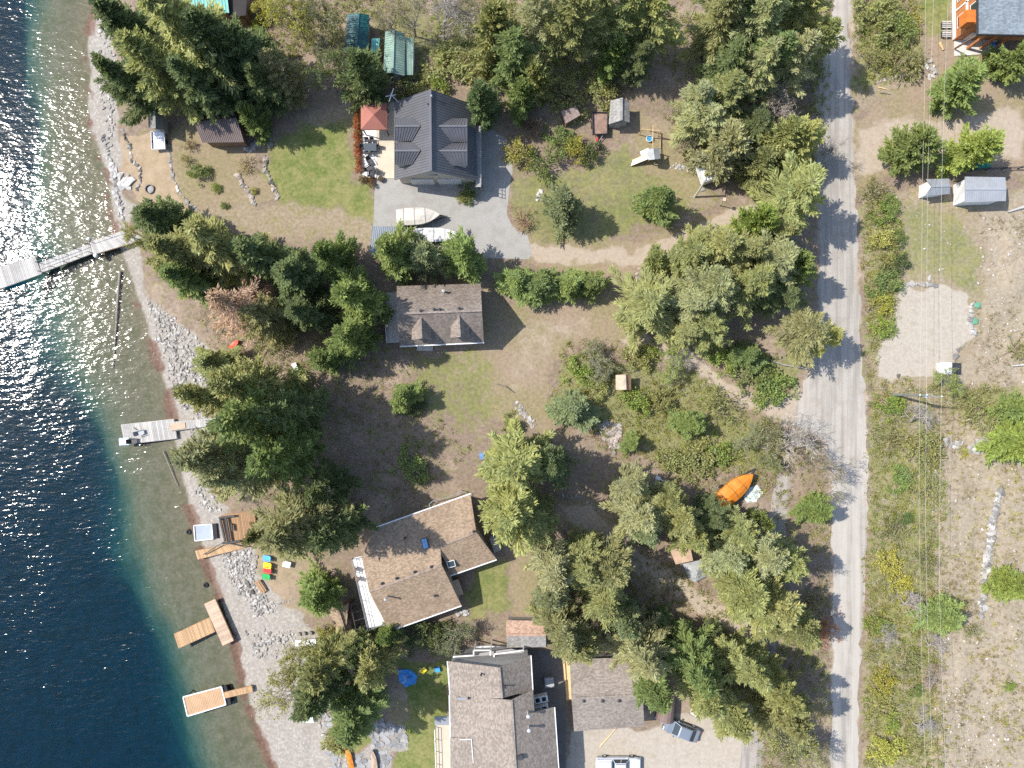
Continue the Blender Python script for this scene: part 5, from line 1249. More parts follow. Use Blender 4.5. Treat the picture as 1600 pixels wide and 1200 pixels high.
 ('p', 1155, 922, 42, 14, 'pine2', 'Y', 'yellow green tree right of the grey tarp'),
 ('p', 1205, 935, 40, 14, 'pine1', 'Y', 'tall tree beside the lane below the grove'),
 ('p', 1176, 955, 32, 12, 'fir3', 'Y', 'feathery yellow green conifer where the lower drive meets the lane'),
 ('p', 1240, 980, 36, 12, 'pine2', 'O', 'olive tree right of the lane by the reddish shrub'),
 ('h', 1292, 986, 27, 3.0, 'shrub4', 'RU', 'rusty red shrub at the left edge of the road'),
 ('h', 1275, 940, 26, 2.4, 'shrub4', 'TN', 'tan brush left of the road above the rusty red shrub'),
 ('b', 1262, 880, 32, 6, 'broad3', 'BR', 'brown shaded twiggy tree left of the road'),
 # grove at the bottom
 ('p', 862, 882, 40, 14, 'pine1', 'S', 'sage tree at the top left of the lower grove right of the brown house'),
 ('p', 905, 872, 36, 14, 'pine3', 'O', 'olive tree at the top middle of the lower grove'),
 ('p', 944, 884, 36, 14, 'pine2', 'OB', 'brownish tree at the top right of the lower grove'),
 ('f', 866, 925, 34, 14, 'fir3', 'B', 'blue grey fir at the left of the lower grove'),
 ('p', 938, 925, 40, 15, 'pine1', 'O', 'broad olive tree in the middle of the lower grove'),
 ('b', 918, 958, 25, 9, 'broad3', 'BR', 'brown twiggy tree in the lower grove above the garage'),
 ('p', 880, 985, 38, 13, 'pine2', 'OB', 'brownish olive tree between the pink shed and the garage'),
 ('p', 912, 1008, 32, 13, 'pine3', 'O', 'olive tree overhanging the upper left of the garage roof'),
 ('f', 972, 965, 30, 13, 'fir2', 'B', 'blue green fir at the right of the lower grove'),
 ('f', 1003, 1025, 44, 15, 'fir3', 'S', 'feathery grey green fir overhanging the garage roof'),
 ('f', 1018, 1068, 38, 14, 'fir1', 'G', 'green fir over the brown tarp shelter'),
 ('f', 1082, 1030, 44, 15, 'fir3', 'G', 'green fir right of the feathery one by the garage'),
 ('f', 1098, 1075, 42, 15, 'fir2', 'O', 'olive fir above the silver car'),
 ('f', 1140, 1112, 38, 13, 'fir2', 'Y', 'yellow green fir right of the silver car'),
 ('f', 1162, 1042, 40, 15, 'fir3', 'Y', 'feathery yellow green fir left of the lower lane'),
 ('f', 1206, 1070, 34, 15, 'fir3', 'Y', 'feathery yellow green fir overhanging the lower lane'),
 ('p', 1222, 1112, 44, 14, 'fir2', 'O', 'tall olive conifer between the lane and the road at the bottom'),
 ('b', 1268, 1100, 34, 7, 'broad3', 'YO', 'pale twiggy tree at the road edge near the bottom'),
 ('d', 1246, 1160, 42, 8, 'broad2', 'Y', 'yellow green tree at the bottom between the lane and the road'),
 ('d', 1228, 1180, 24, 7, 'broad2', 'O', 'olive tree beside the lane at the bottom edge'),
 ('d', 1280, 1172, 24, 6, 'broad3', 'O', 'thin olive tree at the bottom by the road'),
 ('f', 1035, 966, 18, 4, 'fir2', 'D', 'low dark fir in the shade below the drive'),
 ('f', 1118, 992, 18, 4, 'fir1', 'D', 'low dark fir in the deep shade right of the grove'),
 # shore trees
 ('f', 250, 345, 38, 14, 'fir1', 'D', 'dark fir leaning over the beach beside the long dock'),
 ('d', 205, 366, 22, 6, 'broad2', 'YO', 'yellow tree overhanging the shore end of the long dock'),
 ('f', 288, 400, 44, 19, 'fir2', 'O', 'olive fir leaning over the beach below the long dock'),
 ('f', 340, 392, 50, 20, 'fir3', 'O', 'large olive fir at the edge of the dry lawn near the beach'),
 ('f', 300, 436, 34, 17, 'fir1', 'G', 'green fir above the white pebble beach'),
 ('f', 405, 402, 40, 17, 'fir1', 'D', 'dark fir right of the large olive fir by the dry lawn'),
 ('f', 462, 432, 40, 16, 'fir2', 'D', 'dark fir in the middle of the wood left of the cottage'),
 ('s', 522, 402, 38, 13, 'spruce2', 'G', 'green fir at the right end of the dry lawn'),
 ('s', 556, 462, 46, 14, 'spruce2', 'V', 'light green fir left of the cottage roof'),
 ('s', 548, 525, 42, 13, 'spruce2', 'V', 'light green fir at the lower left of the cottage'),
 ('s', 508, 560, 28, 9, 'spruce1', 'G', 'smaller green fir below left of the cottage'),
 ('x', 372, 482, 54, 17, 'dead', 'RD', 'dead fir with pinkish brown needles above the red kayak'),
 ('p', 425, 500, 36, 13, 'pine3', 'OB', 'olive brown pine right of the dead fir'),
 ('f', 480, 490, 34, 14, 'fir1', 'D', 'very dark fir between the dead fir and the cottage trees'),
 ('f', 332, 566, 26, 9, 'fir2', 'O', 'olive fir above the tree group by the middle dock'),
 ('h', 420, 535, 34, 2.2, 'shrub4', 'O', 'olive brush beside the red kayak'),
 ('h', 470, 610, 28, 2.4, 'shrub1', 'G', 'green brush below the small white bench'),
 ('p', 388, 602, 44, 22, 'pine1', 'O', 'olive pine at the top of the tall group by the middle dock'),
 ('p', 345, 625, 36, 22, 'pine3', 'O', 'olive pine leaning furthest toward the beach above the middle dock'),
 ('p', 405, 655, 50, 24, 'pine2', 'G', 'tall green pine in the centre of the group by the middle dock'),
 ('p', 352, 708, 50, 24, 'pine1', 'S', 'grey olive pine below the middle dock'),
 ('p', 395, 740, 42, 22, 'pine3', 'S', 'grey olive pine at the bottom of the group by the middle dock'),
 ('p', 448, 712, 46, 22, 'pine1', 'G', 'dark green pine at the right of the group by the middle dock'),
 ('p', 460, 650, 42, 20, 'pine3', 'D', 'dark shaded pine behind the group by the middle dock'),
 ('f', 510, 760, 36, 15, 'fir2', 'D', 'dark fir above the upper left corner of the brown roof'),
 ('p', 478, 816, 58, 22, 'pine1', 'OB', 'broad brown olive pine above the beach chairs'),
 ('p', 530, 822, 40, 20, 'pine1', 'D', 'dark pine overhanging the left end of the brown roof'),
 ('p', 402, 834, 20, 9, 'bush_pine', 'S', 'small sage tree beside the wooden shore deck'),
 ('d', 345, 768, 20, 6, 'broad2', 'YY', 'bright yellow tree on the beach above the shore deck'),
 ('s', 497, 929, 38, 8, 'spruce1', 'V', 'round bright green tree left of the white balcony'),
 ('d', 448, 1075, 46, 9, 'broad1', 'YY', 'spreading yellow willow at the shore end of the lowest dock'),
 ('d', 462, 1025, 34, 8, 'broad2', 'YO', 'leafy yellow tree above the spreading willow'),
 ('p', 505, 1032, 36, 15, 'pine2', 'O', 'olive pine right of the leafy yellow tree'),
 ('p', 500, 1078, 40, 16, 'pine1', 'D', 'dark green pine right of the spreading willow'),
 ('f', 582, 1040, 38, 15, 'fir3', 'Y', 'yellow green fir left of the blue tarp'),
 ('f', 562, 1014, 25, 11, 'fir2', 'D', 'dark fir below the small brown garden shed'),
 ('p', 555, 1100, 42, 15, 'pine3', 'G', 'green pine above the stone steps'),
 ('p', 545, 1140, 28, 11, 'pine2', 'O', 'olive pine overhanging the stone steps'),
 ('s', 608, 988, 22, 7, 'spruce1', 'V', 'small green fir at the lower left corner of the brown roof'),
 ('h', 650, 996, 28, 3.0, 'shrub1', 'D', 'dark shrub below the brown roof eave'),
 ('h', 682, 998, 24, 3.2, 'shrub2', 'D', 'dark shrub left of the blue green laurel'),
 ('d', 714, 992, 32, 4.5, 'broad2', 'B', 'blue green laurel between the brown house and the big grey house'),
 ('h', 510, 990, 16, 2.4, 'shrub2', 'YO', 'yellow shrub left of the small brown garden shed'),
 # garden by the fire pit
 ('h', 308, 270, 15, 1.6, 'shrub1', 'G', 'largest green shrub in the dirt garden below the brown metal shed'),
 ('h', 291, 250, 10, 1.2, 'shrub4', 'O', 'thin olive shrub in the dirt garden below the brown metal shed'),
 ('h', 294, 228, 11, 1.2, 'shrub4', 'BR', 'brown dry shrub left below the brown metal shed'),
 ('h', 336, 294, 8, 0.8, 'shrub2', 'L', 'small round lime shrub in the dirt garden'),
 ('h', 350, 320, 6, 0.7, 'shrub2', 'V', 'tiny round green shrub at the bottom of the dirt garden'),
 ('h', 396, 297, 6, 0.7, 'shrub2', 'YO', 'tiny yellow shrub inside the stone edged bed'),
 ('h', 385, 255, 18, 0.9, 'shrub4', 'TN', 'dry brown brush in the upper part of the stone edged bed'),
 # right of the road
 ('h', 1375, 26, 36, 2.6, 'shrub2', 'O', 'large olive bush at the top right of the road'),
 ('h', 1416, 42, 24, 2.2, 'shrub1', 'V', 'green bush beside the lawn at the top right'),
 ('h', 1408, 92, 38, 2.4, 'shrub4', 'OB', 'brown olive thicket above the gravel entrance'),
 ('h', 1362, 90, 20, 2.0, 'shrub4', 'O', 'dark olive bush at the road edge near the top'),
 ('s', 1502, 135, 42, 8, 'bush_pine', 'V', 'bushy green pine below the orange walled house'),
 ('s', 1588, 92, 32, 8, 'bush_pine', 'V', 'green pine at the right edge beside the blue tarp'),
 ('s', 1428, 234, 42, 8, 'bush_pine', 'V', 'bushy green pine under the power lines by the gravel entrance'),
 ('s', 1520, 232, 38, 8, 'bush_pine', 'L', 'lime green pine beside the small green tarp'),
 ('h', 1370, 300, 26, 2.2, 'shrub4', 'OB', 'dark brush at the road corner below the gravel entrance'),
 ('h', 1390, 328, 20, 1.8, 'shrub1', 'V', 'green bush at the upper left corner of the roadside lawn'),
 ('h', 1384, 370, 18, 1.6, 'shrub1', 'YO', 'yellow bush at the middle of the roadside hedge'),
 ('h', 1407, 372, 13, 1.4, 'shrub1', 'G', 'green bush right of the yellow hedge bush'),
 ('h', 1384, 402, 18, 1.6, 'shrub4', 'YO', 'straw yellow bush in the roadside hedge'),
 ('h', 1408, 412, 16, 1.6, 'shrub2', 'D', 'dark bush in the roadside hedge beside the lawn'),
 ('h', 1388, 445, 24, 1.8, 'shrub2', 'G', 'wide green bush left of the stone row'),
 ('h', 1380, 474, 18, 1.5, 'shrub2', 'YY', 'brilliant yellow bush left of the pale gravel pad'),
 ('h', 1384, 509, 18, 1.5, 'shrub2', 'L', 'lime bush left of the pale gravel pad'),
 ('d', 1489, 600, 25, 4, 'broad2', 'L', 'lime green tree below the white solar box'),
 ('h', 1394, 636, 19, 1.6, 'shrub1', 'L', 'lime bush left of the utility pole'),
 ('b', 1432, 660, 27, 3.2, 'bare2', 'GR', 'grey leafless thicket below the utility pole'),
 ('h', 1448, 697, 26, 1.8, 'shrub2', 'Y', 'yellow green bush under the power line below the pole'),
 ('h', 1398, 690, 22, 1.8, 'shrub4', 'OB', 'dark brown bush in the tree shadow right of the road'),
 ('h', 1410, 750, 18, 1.6, 'shrub1', 'V', 'green bush alone right of the road'),
 ('h', 1415, 812, 12, 1.2, 'shrub1', 'G', 'small green bush right of the straight road'),
 ('h', 1394, 880, 20, 1.4, 'shrub2', 'YY', 'upper of the two bright yellow bushes right of the road'),
 ('h', 1408, 917, 18, 1.4, 'shrub2', 'YY', 'lower of the two bright yellow bushes right of the road'),
 ('b', 1416, 950, 25, 2.8, 'bare2', 'GR', 'grey leafless brush left of the round hillside fir'),
 ('s', 1468, 963, 35, 5, 'spruce2', 'V', 'round green fir under the power lines on the hillside'),
 ('h', 1377, 976, 18, 1.6, 'shrub1', 'L', 'lime bush at the road edge by the fallen branches'),
 ('b', 1400, 998, 24, 2.6, 'bare1', 'GR', 'grey fallen branches right of the road'),
 ('b', 1454, 1014, 22, 2.4, 'bare2', 'GR', 'grey leafless brush below the round hillside fir'),
 ('h', 1384, 1068, 20, 1.5, 'shrub2', 'YY', 'topmost bright yellow bush near the bottom right of the road'),
 ('h', 1380, 1106, 24, 1.6, 'shrub4', 'YO', 'straw yellow bush near the bottom right of the road'),
 ('h', 1393, 1130, 15, 1.4, 'shrub1', 'L', 'lime bush between two yellow ones near the bottom'),
 ('h', 1388, 1168, 25, 1.6, 'shrub2', 'YY', 'lowest bright yellow bush right of the road'),
 ('h', 1434, 1078, 12, 1.2, 'shrub1', 'V', 'small green bush beside the grey brush near the bottom'),
 ('b', 1437, 1138, 28, 2.8, 'bare1', 'GR', 'grey leafless brush near the bottom under the power line'),
 ('b', 1470, 1062, 26, 2.4, 'bare2', 'RD', 'mauve brown leafless brush under the power line'),
 ('h', 1577, 1071, 9, 0.9, 'shrub2', 'L', 'single tiny lime shrub on the bare hillside'),
 ('h', 1521, 986, 18, 1.0, 'shrub4', 'O', 'dull olive low bush on the hillside'),
 ('h', 1506, 707, 9, 0.8, 'shrub2', 'YO', 'small orange yellow shrub between the hillside rocks'),
 ('s', 1592, 692, 42, 8, 'spruce2', 'L', 'light green fir at the right edge by the hillside rocks'),
 ('s', 1588, 918, 32, 7, 'spruce2', 'L', 'light green fir at the right edge near the white rock wall'),
 ('s', 1600, 640, 30, 7, 'spruce2', 'V', 'green fir cut by the right edge above the light green one'),
 ('h', 1450, 770, 30, 1.2, 'shrub4', 'O', 'low olive brush under the power line on the hillside'),
 ('h', 1400, 830, 26, 1.2, 'shrub4', 'OB', 'low brown brush above the bright yellow bushes'),
 ('h', 1445, 880, 26, 1.2, 'shrub4', 'O', 'low olive brush right of the bright yellow bushes'),
 ('h', 1530, 640, 40, 1.3, 'shrub4', 'O', 'wide low olive brush right of the utility pole'),
 ('h', 1420, 1040, 26, 1.4, 'shrub4', 'O', 'dull olive brush above the small green bush near the bottom'),
 ('h', 1500, 940, 16, 0.9, 'shrub4', 'YO', 'straw coloured tuft right of the round hillside fir'),
 ('h', 1590, 545, 26, 1.2, 'shrub4', 'O', 'low olive brush at the right edge beside the pale dirt'),
]
def build_plants():
    for k, u, v, r, h, proto, c, label in PLANTS:
        cat = 'shrub' if k == 'h' else 'tree'
        if proto[:3] == 'fir' and u < 480: h *= 0.84; r *= 1.15
        plant(KIND[k], label, cat, u, v, r, h, proto, C[c], 'shrubs and bushes' if k == 'h' else 'trees of the lakeside wood')
build_plants()
# ------------------------------------------------------------------ docks and things on the shore
deck('dock', 'grey weathered floating dock at the left edge', 'dock', [(-9, 419), (55, 401), (65, 428), (1, 451)], -0.45, M_PLANKG, 26, frame=M_DARK, z0=WATER_Z)
t = deck('gangway', 'grey gangway with dark handrails leading to the floating dock at the left edge', 'gangway', [(61, 411), (140, 381), (144, 396), (65, 426)], -0.2, M_PLANKG, 30, frame=M_DARK, z0=WATER_Z)
railing(t, [P(62, 411, -0.2), P(139, 382, -0.2)], 0.9, M_DARK, 1.6, 'handrail', 1); railing(t, [P(66, 425, -0.2), P(143, 395, -0.2)], 0.9, M_DARK, 1.6, 'handrail', 1)
t = deck('pier', 'grey wooden pier section under the yellow shore tree', 'pier', [(140, 378), (196, 359), (228, 373), (145, 398)], 0.1, M_PLANKG, 24, legs=-2.0, z0=WATER_Z)
railing(t, [P(141, 378, 0.1), P(195, 360, 0.1)], 0.9, M_DARK, 1.8, 'handrail', 1)
for i, c in enumerate(((61, 402), (69, 427), (6, 452))):
    p = P(*c, -0.3); m = MB(); m.tube([(p.x, p.y, -5.0 if i == 2 else -4), (p.x, p.y, 0.25)], 0.11, 8); o = m.build('mooring_pile', M_DRIFT)
    tag(o, ['dark pile at the upper corner of the left edge dock', 'dark pile at the lower corner of the left edge dock', 'dark pile at the outer end of the left edge dock'][i], 'mooring pile', 'mooring piles')
for i, c in enumerate(((139, 374), (150, 399))):
    p = P(*c, 0.0); m = MB(); m.lathe(p, [(0.1, -0.2), (0.28, -0.1), (0.3, 0.1), (0.15, 0.28), (0.04, 0.3)], 10); o = m.build('buoy', M_WHITE, smooth=True)
    tag(o, ['white float at the upper side of the gangway joint', 'white float at the lower side of the gangway joint'][i], 'buoy', 'white floats')

t = deck('dock', 'grey weathered dock on the middle beach with a blue cover at its end', 'dock', [(189, 664), (271, 655), (276, 685), (195, 694)], -0.4, M_PLANKG, 32, legs=-2.2, frame=M_PLANKG, z0=WATER_Z)
deck('gangway', 'narrow grey boardwalk from the middle dock up the beach', 'gangway', [(266, 660), (340, 653), (341, 664), (268, 673)], -0.2, M_PLANKG, 34, legs=-1.6, frame=M_PLANKG, z0=WATER_Z)
m = MB(); m.slab([P(265, 662, -0.12), P(289, 660, -0.12), P(290, 669, -0.12), P(266, 673, -0.12)], 0.05); tag(m.build('ramp_board', M_PLANKP), 'pale new ramp board at the shore end of the middle dock', 'board')
c = P(194, 690, -0.2); t = thing('storage_cover', 'light blue folded cover on the outer corner of the middle dock', 'cover', (c.x, c.y, -0.4))
m = MB(); m.box((c.x, c.y, -0.2), (1.1, 0.75, 0.34), R(8)); m.build('box', M_WHITE, t); m = MB(); m.slab([c + Vector((-0.65, 0.45, 0.0)), c + Vector((0.65, 0.5, 0.12)), c + Vector((0.7, -0.4, 0.12)), c + Vector((-0.6, -0.5, 0.0))], 0.05); m.build('lid', paint('light_blue', (0.35, 0.58, 0.75), 0.5), t)
def lounger(label, u, v, rz, z, mat):
    p = P(u, v, z); t = thing('deck_chair', label, 'chair', p, 0, 'deck chairs')
    M0 = Matrix.Rotation(rz, 4, 'Z')
    def w(x, y, zz): q = M0 @ Vector((x, y, 0)); return Vector((p.x + q.x, p.y + q.y, z + zz))
    m = MB(); m.slab([w(-0.3, -0.28, 0.3), w(0.5, -0.28, 0.34), w(0.5, 0.28, 0.34), w(-0.3, 0.28, 0.3)], 0.05); m.build('seat', mat, t)
    m = MB(); m.slab([w(-0.3, -0.28, 0.3), w(-0.3, 0.28, 0.3), w(-0.62, 0.28, 0.85), w(-0.62, -0.28, 0.85)], 0.05); m.build('backrest', mat, t)
    for x, y in ((-0.25, -0.26), (-0.25, 0.26), (0.45, -0.26), (0.45, 0.26)):
        m = MB(); m.beam(w(x, y, 0), w(x, y, 0.3), 0.05, 0.05); m.build('leg', mat, t)
    for y in (-0.33, 0.33):
        m = MB(); m.beam(w(-0.45, y, 0.55), w(0.4, y, 0.55), 0.09, 0.03); m.build('armrest', mat, t)
    return t
lounger('folded grey deck chair in the middle of the grey dock', 221, 676, R(15), -0.4, M_GALV)
lounger('dark folded lounger at the lower edge of the grey dock', 210, 689, R(5), -0.4, M_DARK)
m = MB(); m.beam(P(209, 668, -0.3), P(217, 675, -0.3), 0.1, 0.08); m.beam(P(217, 675, -0.3), P(208, 680, -0.3), 0.1, 0.08); tag(m.build('driftwood_piece', M_DRIFT), 'bent stick lying on the grey dock', 'driftwood')

# floating swim platform and timber shore deck
c = P(318, 832, -0.5); t = thing('swim_platform', 'pale blue grey square raft pulled up at the shore', 'raft', (c.x, c.y, WATER_Z + 0.1))
m = MB(); m.slab([P(303, 821, -0.5), P(331, 819, -0.5), P(333, 842, -0.5), P(305, 845, -0.5)], 0.12); m.build('top', paint('pale_blue_grey', (0.31, 0.35, 0.39), 0.6, 0.08, 1.0), t)
m = MB(); [m.beam(P(*a, -0.47), P(*b, -0.47), 0.12, 0.2) for a, b in (((303, 821), (331, 819)), ((331, 819), (333, 842)), ((333, 842), (305, 845)), ((305, 845), (303, 821)))]; m.build('rim', M_WHITE, t)
m = MB(); m.slab([P(332, 819, -0.35), P(338, 818, -0.35), P(340, 841, -0.35), P(334, 842, -0.35)], 0.3); m.build('float', M_BLACK, t)
t = deck('shore_deck', 'brown timber deck with dark beams between the raft and the sage tree', 'deck', [(344, 806), (397, 799), (402, 845), (352, 850)], 0.25, M_PLANKB, 22, legs=-1.0, z0=-0.6)
for a, b in (((343, 809), (367, 806)), ((344, 811), (352, 846)), ((353, 809), (359, 845)), ((349, 849), (376, 845)), ((362, 819), (363, 829))):
    m = MB(); m.beam(P(*a, 0.62), P(*b, 0.62), 0.22, 0.24); m.build('beam', M_DARK, t)
    p = P(*a, 0.4); m = MB(); m.box((p.x, p.y, -0.05), (0.16, 0.16, 1.2)); m.build('beam_post', M_DARK, t)
t = deck('boardwalk', 'fresh orange wooden boardwalk sloping to the water beside the shore deck', 'boardwalk', [(305, 861), (383, 846), (391, 854), (309, 874)], -0.2, M_PLANKO, 30, legs=-1.4, z0=WATER_Z)
for a, b in (((319, 866), (348, 848)), ((362, 850), (384, 855))):
    m = MB(); m.beam(P(*a, 0.1), P(*b, 0.5), 0.1, 0.12); m.build('rail', M_DARK, t)
for a, z in (((319, 866), 0.1), ((348, 848), 0.5), ((362, 850), 0.1), ((384, 855), 0.5)):
    p = P(*a, z); m = MB(); m.box((p.x, p.y, z - 0.2), (0.1, 0.1, 0.55)); m.build('rail_post', M_DARK, t)
deck('dock', 'orange wooden arm of the T shaped dock pointing into the lake', 'dock', [(272, 991), (328, 965), (336, 987), (279, 1013)], -0.35, M_PLANKO, 26, legs=-3.0, z0=WATER_Z)
deck('dock', 'pale wooden cross piece of the T shaped dock along the shore', 'dock', [(319, 944), (336, 936), (365, 1001), (348, 1009)], 0.0, M_PLANKP, 30, along=1, legs=-2.0, z0=WATER_Z)
t = deck('dock', 'orange wooden dock with white rim near the bottom', 'dock', [(286, 1089), (346, 1073), (353, 1101), (293, 1119)], -0.35, paint('orange_deck', (0.46, 0.295, 0.17), 0.7, 0.1, 1.0), 24, legs=-4.0, z0=WATER_Z)
m = MB(); q = [P(*c, -0.33) for c in ((286, 1089), (346, 1073), (353, 1101), (293, 1119))]; [m.beam(q[i], q[(i + 1) % 4], 0.14, 0.1) for i in range(4)]; m.build('rim', M_WHITE, t)
for q in ([(347, 1073), (353, 1071), (356, 1079), (349, 1081)], [(352, 1092), (359, 1090), (361, 1100), (354, 1102)]):
    m = MB(); m.slab([P(*c, -0.45) for c in q], 0.4); m.build('float', M_BLACK, t)
deck('gangway', 'narrow orange gangway from the lowest dock to the willow', 'gangway', [(348, 1083), (393, 1072), (395, 1081), (351, 1091)], -0.25, M_PLANKO, 20, legs=-1.8, z0=WATER_Z)

def log(label, pts, r, mat=None, cat='log', name='log'):
    q = []
    for u, v, z in pts:
        p = P(u, v, z); q.append(Vector((p.x, p.y, z)))
    m = MB(); n = len(q); m.tube(q, [r * (1 - 0.55 * i / max(1, n - 1)) for i in range(n)], 9)
    return tag(m.build(name, mat or M_DRIFT, smooth=False), label, cat)
log('long sunken log lying in the shallows below the long dock', [(188, 424, -0.95), (184, 470, -1.1), (181, 520, -1.25), (177, 575, -1.5)], 0.2)
log('thin driftwood pole at the waterline below the middle dock', [(255, 705, -1.0), (267, 733, -0.95), (278, 760, -0.9)], 0.09)
log('short driftwood stick on the beach above the middle dock', [(286, 635, -0.5), (299, 615, -0.4)], 0.05)
for i, (u, v) in enumerate(((295, 831), (322, 914))):
    g = G(u, v); m = MB(); m.lathe(g, [(0.32, -0.1), (0.36, 0.1), (0.3, 0.24), (0.17, 0.26), (0.16, 0.1)], 12)
    tag(m.build('mooring_block', M_BLACK), ['dark mooring tyre in the shallows left of the raft', 'dark mooring tyre in the shallows above the T shaped dock'][i], 'tyre', 'sunken tyres')

# ------------------------------------------------------------------ stones
ST_L = stone_mat('pale_stone', (0.27, 0.255, 0.235), 0.4); ST_W = stone_mat('white_stone', (0.36, 0.345, 0.325), 0.35, (0.36, 0.33, 0.28)); ST_B = stone_mat('brown_stone', (0.33, 0.28, 0.245)); ST_D = stone_mat('dark_stone', (0.12, 0.11, 0.10))
FLAG = stone_mat('flagstone', (0.26, 0.26, 0.26), 0.3, (0.45, 0.37, 0.28))
def hull(seed, sx=1, sy=1, sz=0.7, n=15):
    g = np.random.default_rng(seed); p = rvec(g, n) * np.array([sx, sy, sz]) * g.uniform(0.8, 1.15, (n, 1))
    bm = bmesh.new(); [bm.verts.new(q) for q in p]; r = bmesh.ops.convex_hull(bm, input=bm.verts)
    bmesh.ops.delete(bm, geom=[v for v in bm.verts if not v.link_faces], context='VERTS')
    bmesh.ops.triangulate(bm, faces=bm.faces); bm.verts.index_update()
    vs = np.array([v.co[:] for v in bm.verts]); fs = np.array([[v.index for v in f.verts] for f in bm.faces]); bm.free()
    return vs, fs
HULLS = [hull(100 + i) for i in range(8)] + [hull(200 + i, 1.2, 0.8, 0.45) for i in range(4)]
RM = {}
def rock_mesh(i, mat):
    k = (i, mat.name)
    if k not in RM:
        me = bpy.data.meshes.new('stone'); me.from_pydata(HULLS[i][0].tolist(), [], HULLS[i][1].tolist()); me.materials.append(mat); RM[k] = me
    return RM[k]
def stone(parent, u, v, size, mat, flat=0.7, name='stone'):
    g = G(u, v); o = bpy.data.objects.new(name, rock_mesh(random.randrange(12), mat)); link(o, parent)
    b = wloc(parent) if parent else Vector()
    o.location = g - b + Vector((0, 0, size * 0.12)); o.rotation_euler = (random.uniform(-0.2, 0.2), random.uniform(-0.2, 0.2), random.random() * 6.28)
    o.scale = (size * random.uniform(0.8, 1.25), size * random.uniform(0.8, 1.2), size * flat)
    return o
def stone_row(name, label, cat, pts, size, step, mat, jit=1.5, rows=1, flat=0.8):
    g = G(*pts[len(pts) // 2]); t = thing(name, label, cat, g)
    for a, b in zip(pts[:-1], pts[1:]):
        n = max(1, int(math.hypot(b[0] - a[0], b[1] - a[1]) / step))
        for i in range(n):
            for r in range(rows):
                f = i / n; u = a[0] + (b[0] - a[0]) * f + random.uniform(-jit, jit); v = a[1] + (b[1] - a[1]) * f + random.uniform(-jit, jit)
                stone(t, u, v, size * random.uniform(0.6, 1.25), mat[random.randrange(len(mat))] if isinstance(mat, list) else mat, flat)
    return t
stone_row('stone_border', 'row of stones between the two sandy paths by the beach', 'stone border', [(191, 203), (202, 226), (206, 252), (218, 262), (220, 282), (213, 300)], 0.3, 4.2, [ST_L, ST_D, ST_W], 1)
stone_row('stone_border', 'pale stone edging curving right of the sandy fire pit yard', 'stone border', [(262, 228), (266, 252), (270, 275), (279, 298), (294, 318), (312, 332)], 0.28, 3.6, [ST_L, ST_W], 1)
stone_row('stone_border', 'stone edging left of the oval garden bed', 'stone border', [(371, 273), (381, 290), (392, 308), (400, 324)], 0.34, 3.6, [ST_L, ST_B], 1.5, 2)
stone_row('stone_border', 'stone edging between the oval garden bed and the lawn', 'stone border', [(416, 246), (414, 266), (424, 285), (433, 302), (430, 316)], 0.3, 3.6, [ST_L, ST_D, ST_B], 1.5, 2)
stone_row('rock_heap', 'heap of pale rocks right below the brown metal shed', 'rock heap', [(388, 235), (402, 226), (418, 218), (424, 228)], 0.34, 2.6, [ST_L, ST_W], 4, 3)
stone_row('stone_steps', 'big white slab stones stepping down to the water by the fire pit', 'stone slabs', [(182, 268), (190, 272), (200, 276), (190, 284), (201, 284), (192, 291), (203, 293), (200, 300)], 0.6, 6.0, ST_W, 2.5, 2, 0.45)
stone_row('stone_border', 'shore edge stones along the water left of the sandy paths', 'stone border', [(160, 215), (168, 235), (174, 258), (181, 300), (188, 320), (190, 345)], 0.34, 4.0, [ST_W, ST_L], 2.5, 2)
stone_row('stone_row', 'row of pale stones between the roadside lawn and the gravel pad', 'stone border', [(1413, 443), (1430, 444), (1448, 444), (1467, 447)], 0.42, 5.5, ST_L, 0.8)
stone_row('stone_row', 'line of white stones at the right of the gravel pad', 'stone border', [(1519, 474), (1516, 492), (1514, 505), (1520, 518), (1527, 528)], 0.42, 5.0, [ST_W, ST_L], 1)
stone_row('stone_row', 'curved stone edging at the lower right of the gravel pad', 'stone border', [(1505, 538), (1497, 548), (1492, 562), (1489, 572)], 0.34, 4.4, ST_L, 1)
stone_row('rock_wall', 'white rock retaining wall running down the right hillside', 'rock wall', [(1562, 765), (1556, 790), (1550, 815), (1545, 845), (1543, 875), (1537, 905), (1537, 930), (1533, 962)], 0.5, 3.4, [ST_W, ST_L, ST_L], 3.2, 2)
stone_row('rock_heap', 'white boulders on the hillside right of the power line', 'rock heap', [(1477, 690), (1490, 694), (1505, 692)], 0.45, 3.5, [ST_W, ST_L], 4, 2)
stone_row('rock_heap', 'big pale boulder outcrop near the light green fir at the right', 'rock heap', [(1520, 700), (1533, 692), (1546, 698)], 0.85, 6.0, [ST_L, ST_W], 4, 2)
stone_row('rock_heap', 'heap of white rocks under the power lines by the bushy pine', 'rock heap', [(1450, 100), (1459, 112), (1452, 124)], 0.34, 3.6, [ST_W, ST_L], 6, 2)
stone_row('rock_line', 'thin line of small rocks under the power line on the hillside', 'rock line', [(1462, 728), (1459, 760), (1457, 800), (1456, 830)], 0.24, 5, [ST_L, ST_B], 2)
stone_row('rock_pile', 'brown rock pile in the yard beside the blue green fir', 'rock pile', [(932, 668), (950, 664), (968, 672), (962, 684), (948, 680), (958, 696), (966, 704)], 0.36, 2.6, [ST_B, ST_B, ST_L], 7, 3)
stone_row('rock_pile', 'pale rock and driftwood heap on the dirt yard above the tall pine', 'rock pile', [(806, 632), (815, 642), (824, 656), (836, 668)], 0.26, 2.6, [ST_L, ST_W, ST_B], 4, 3)
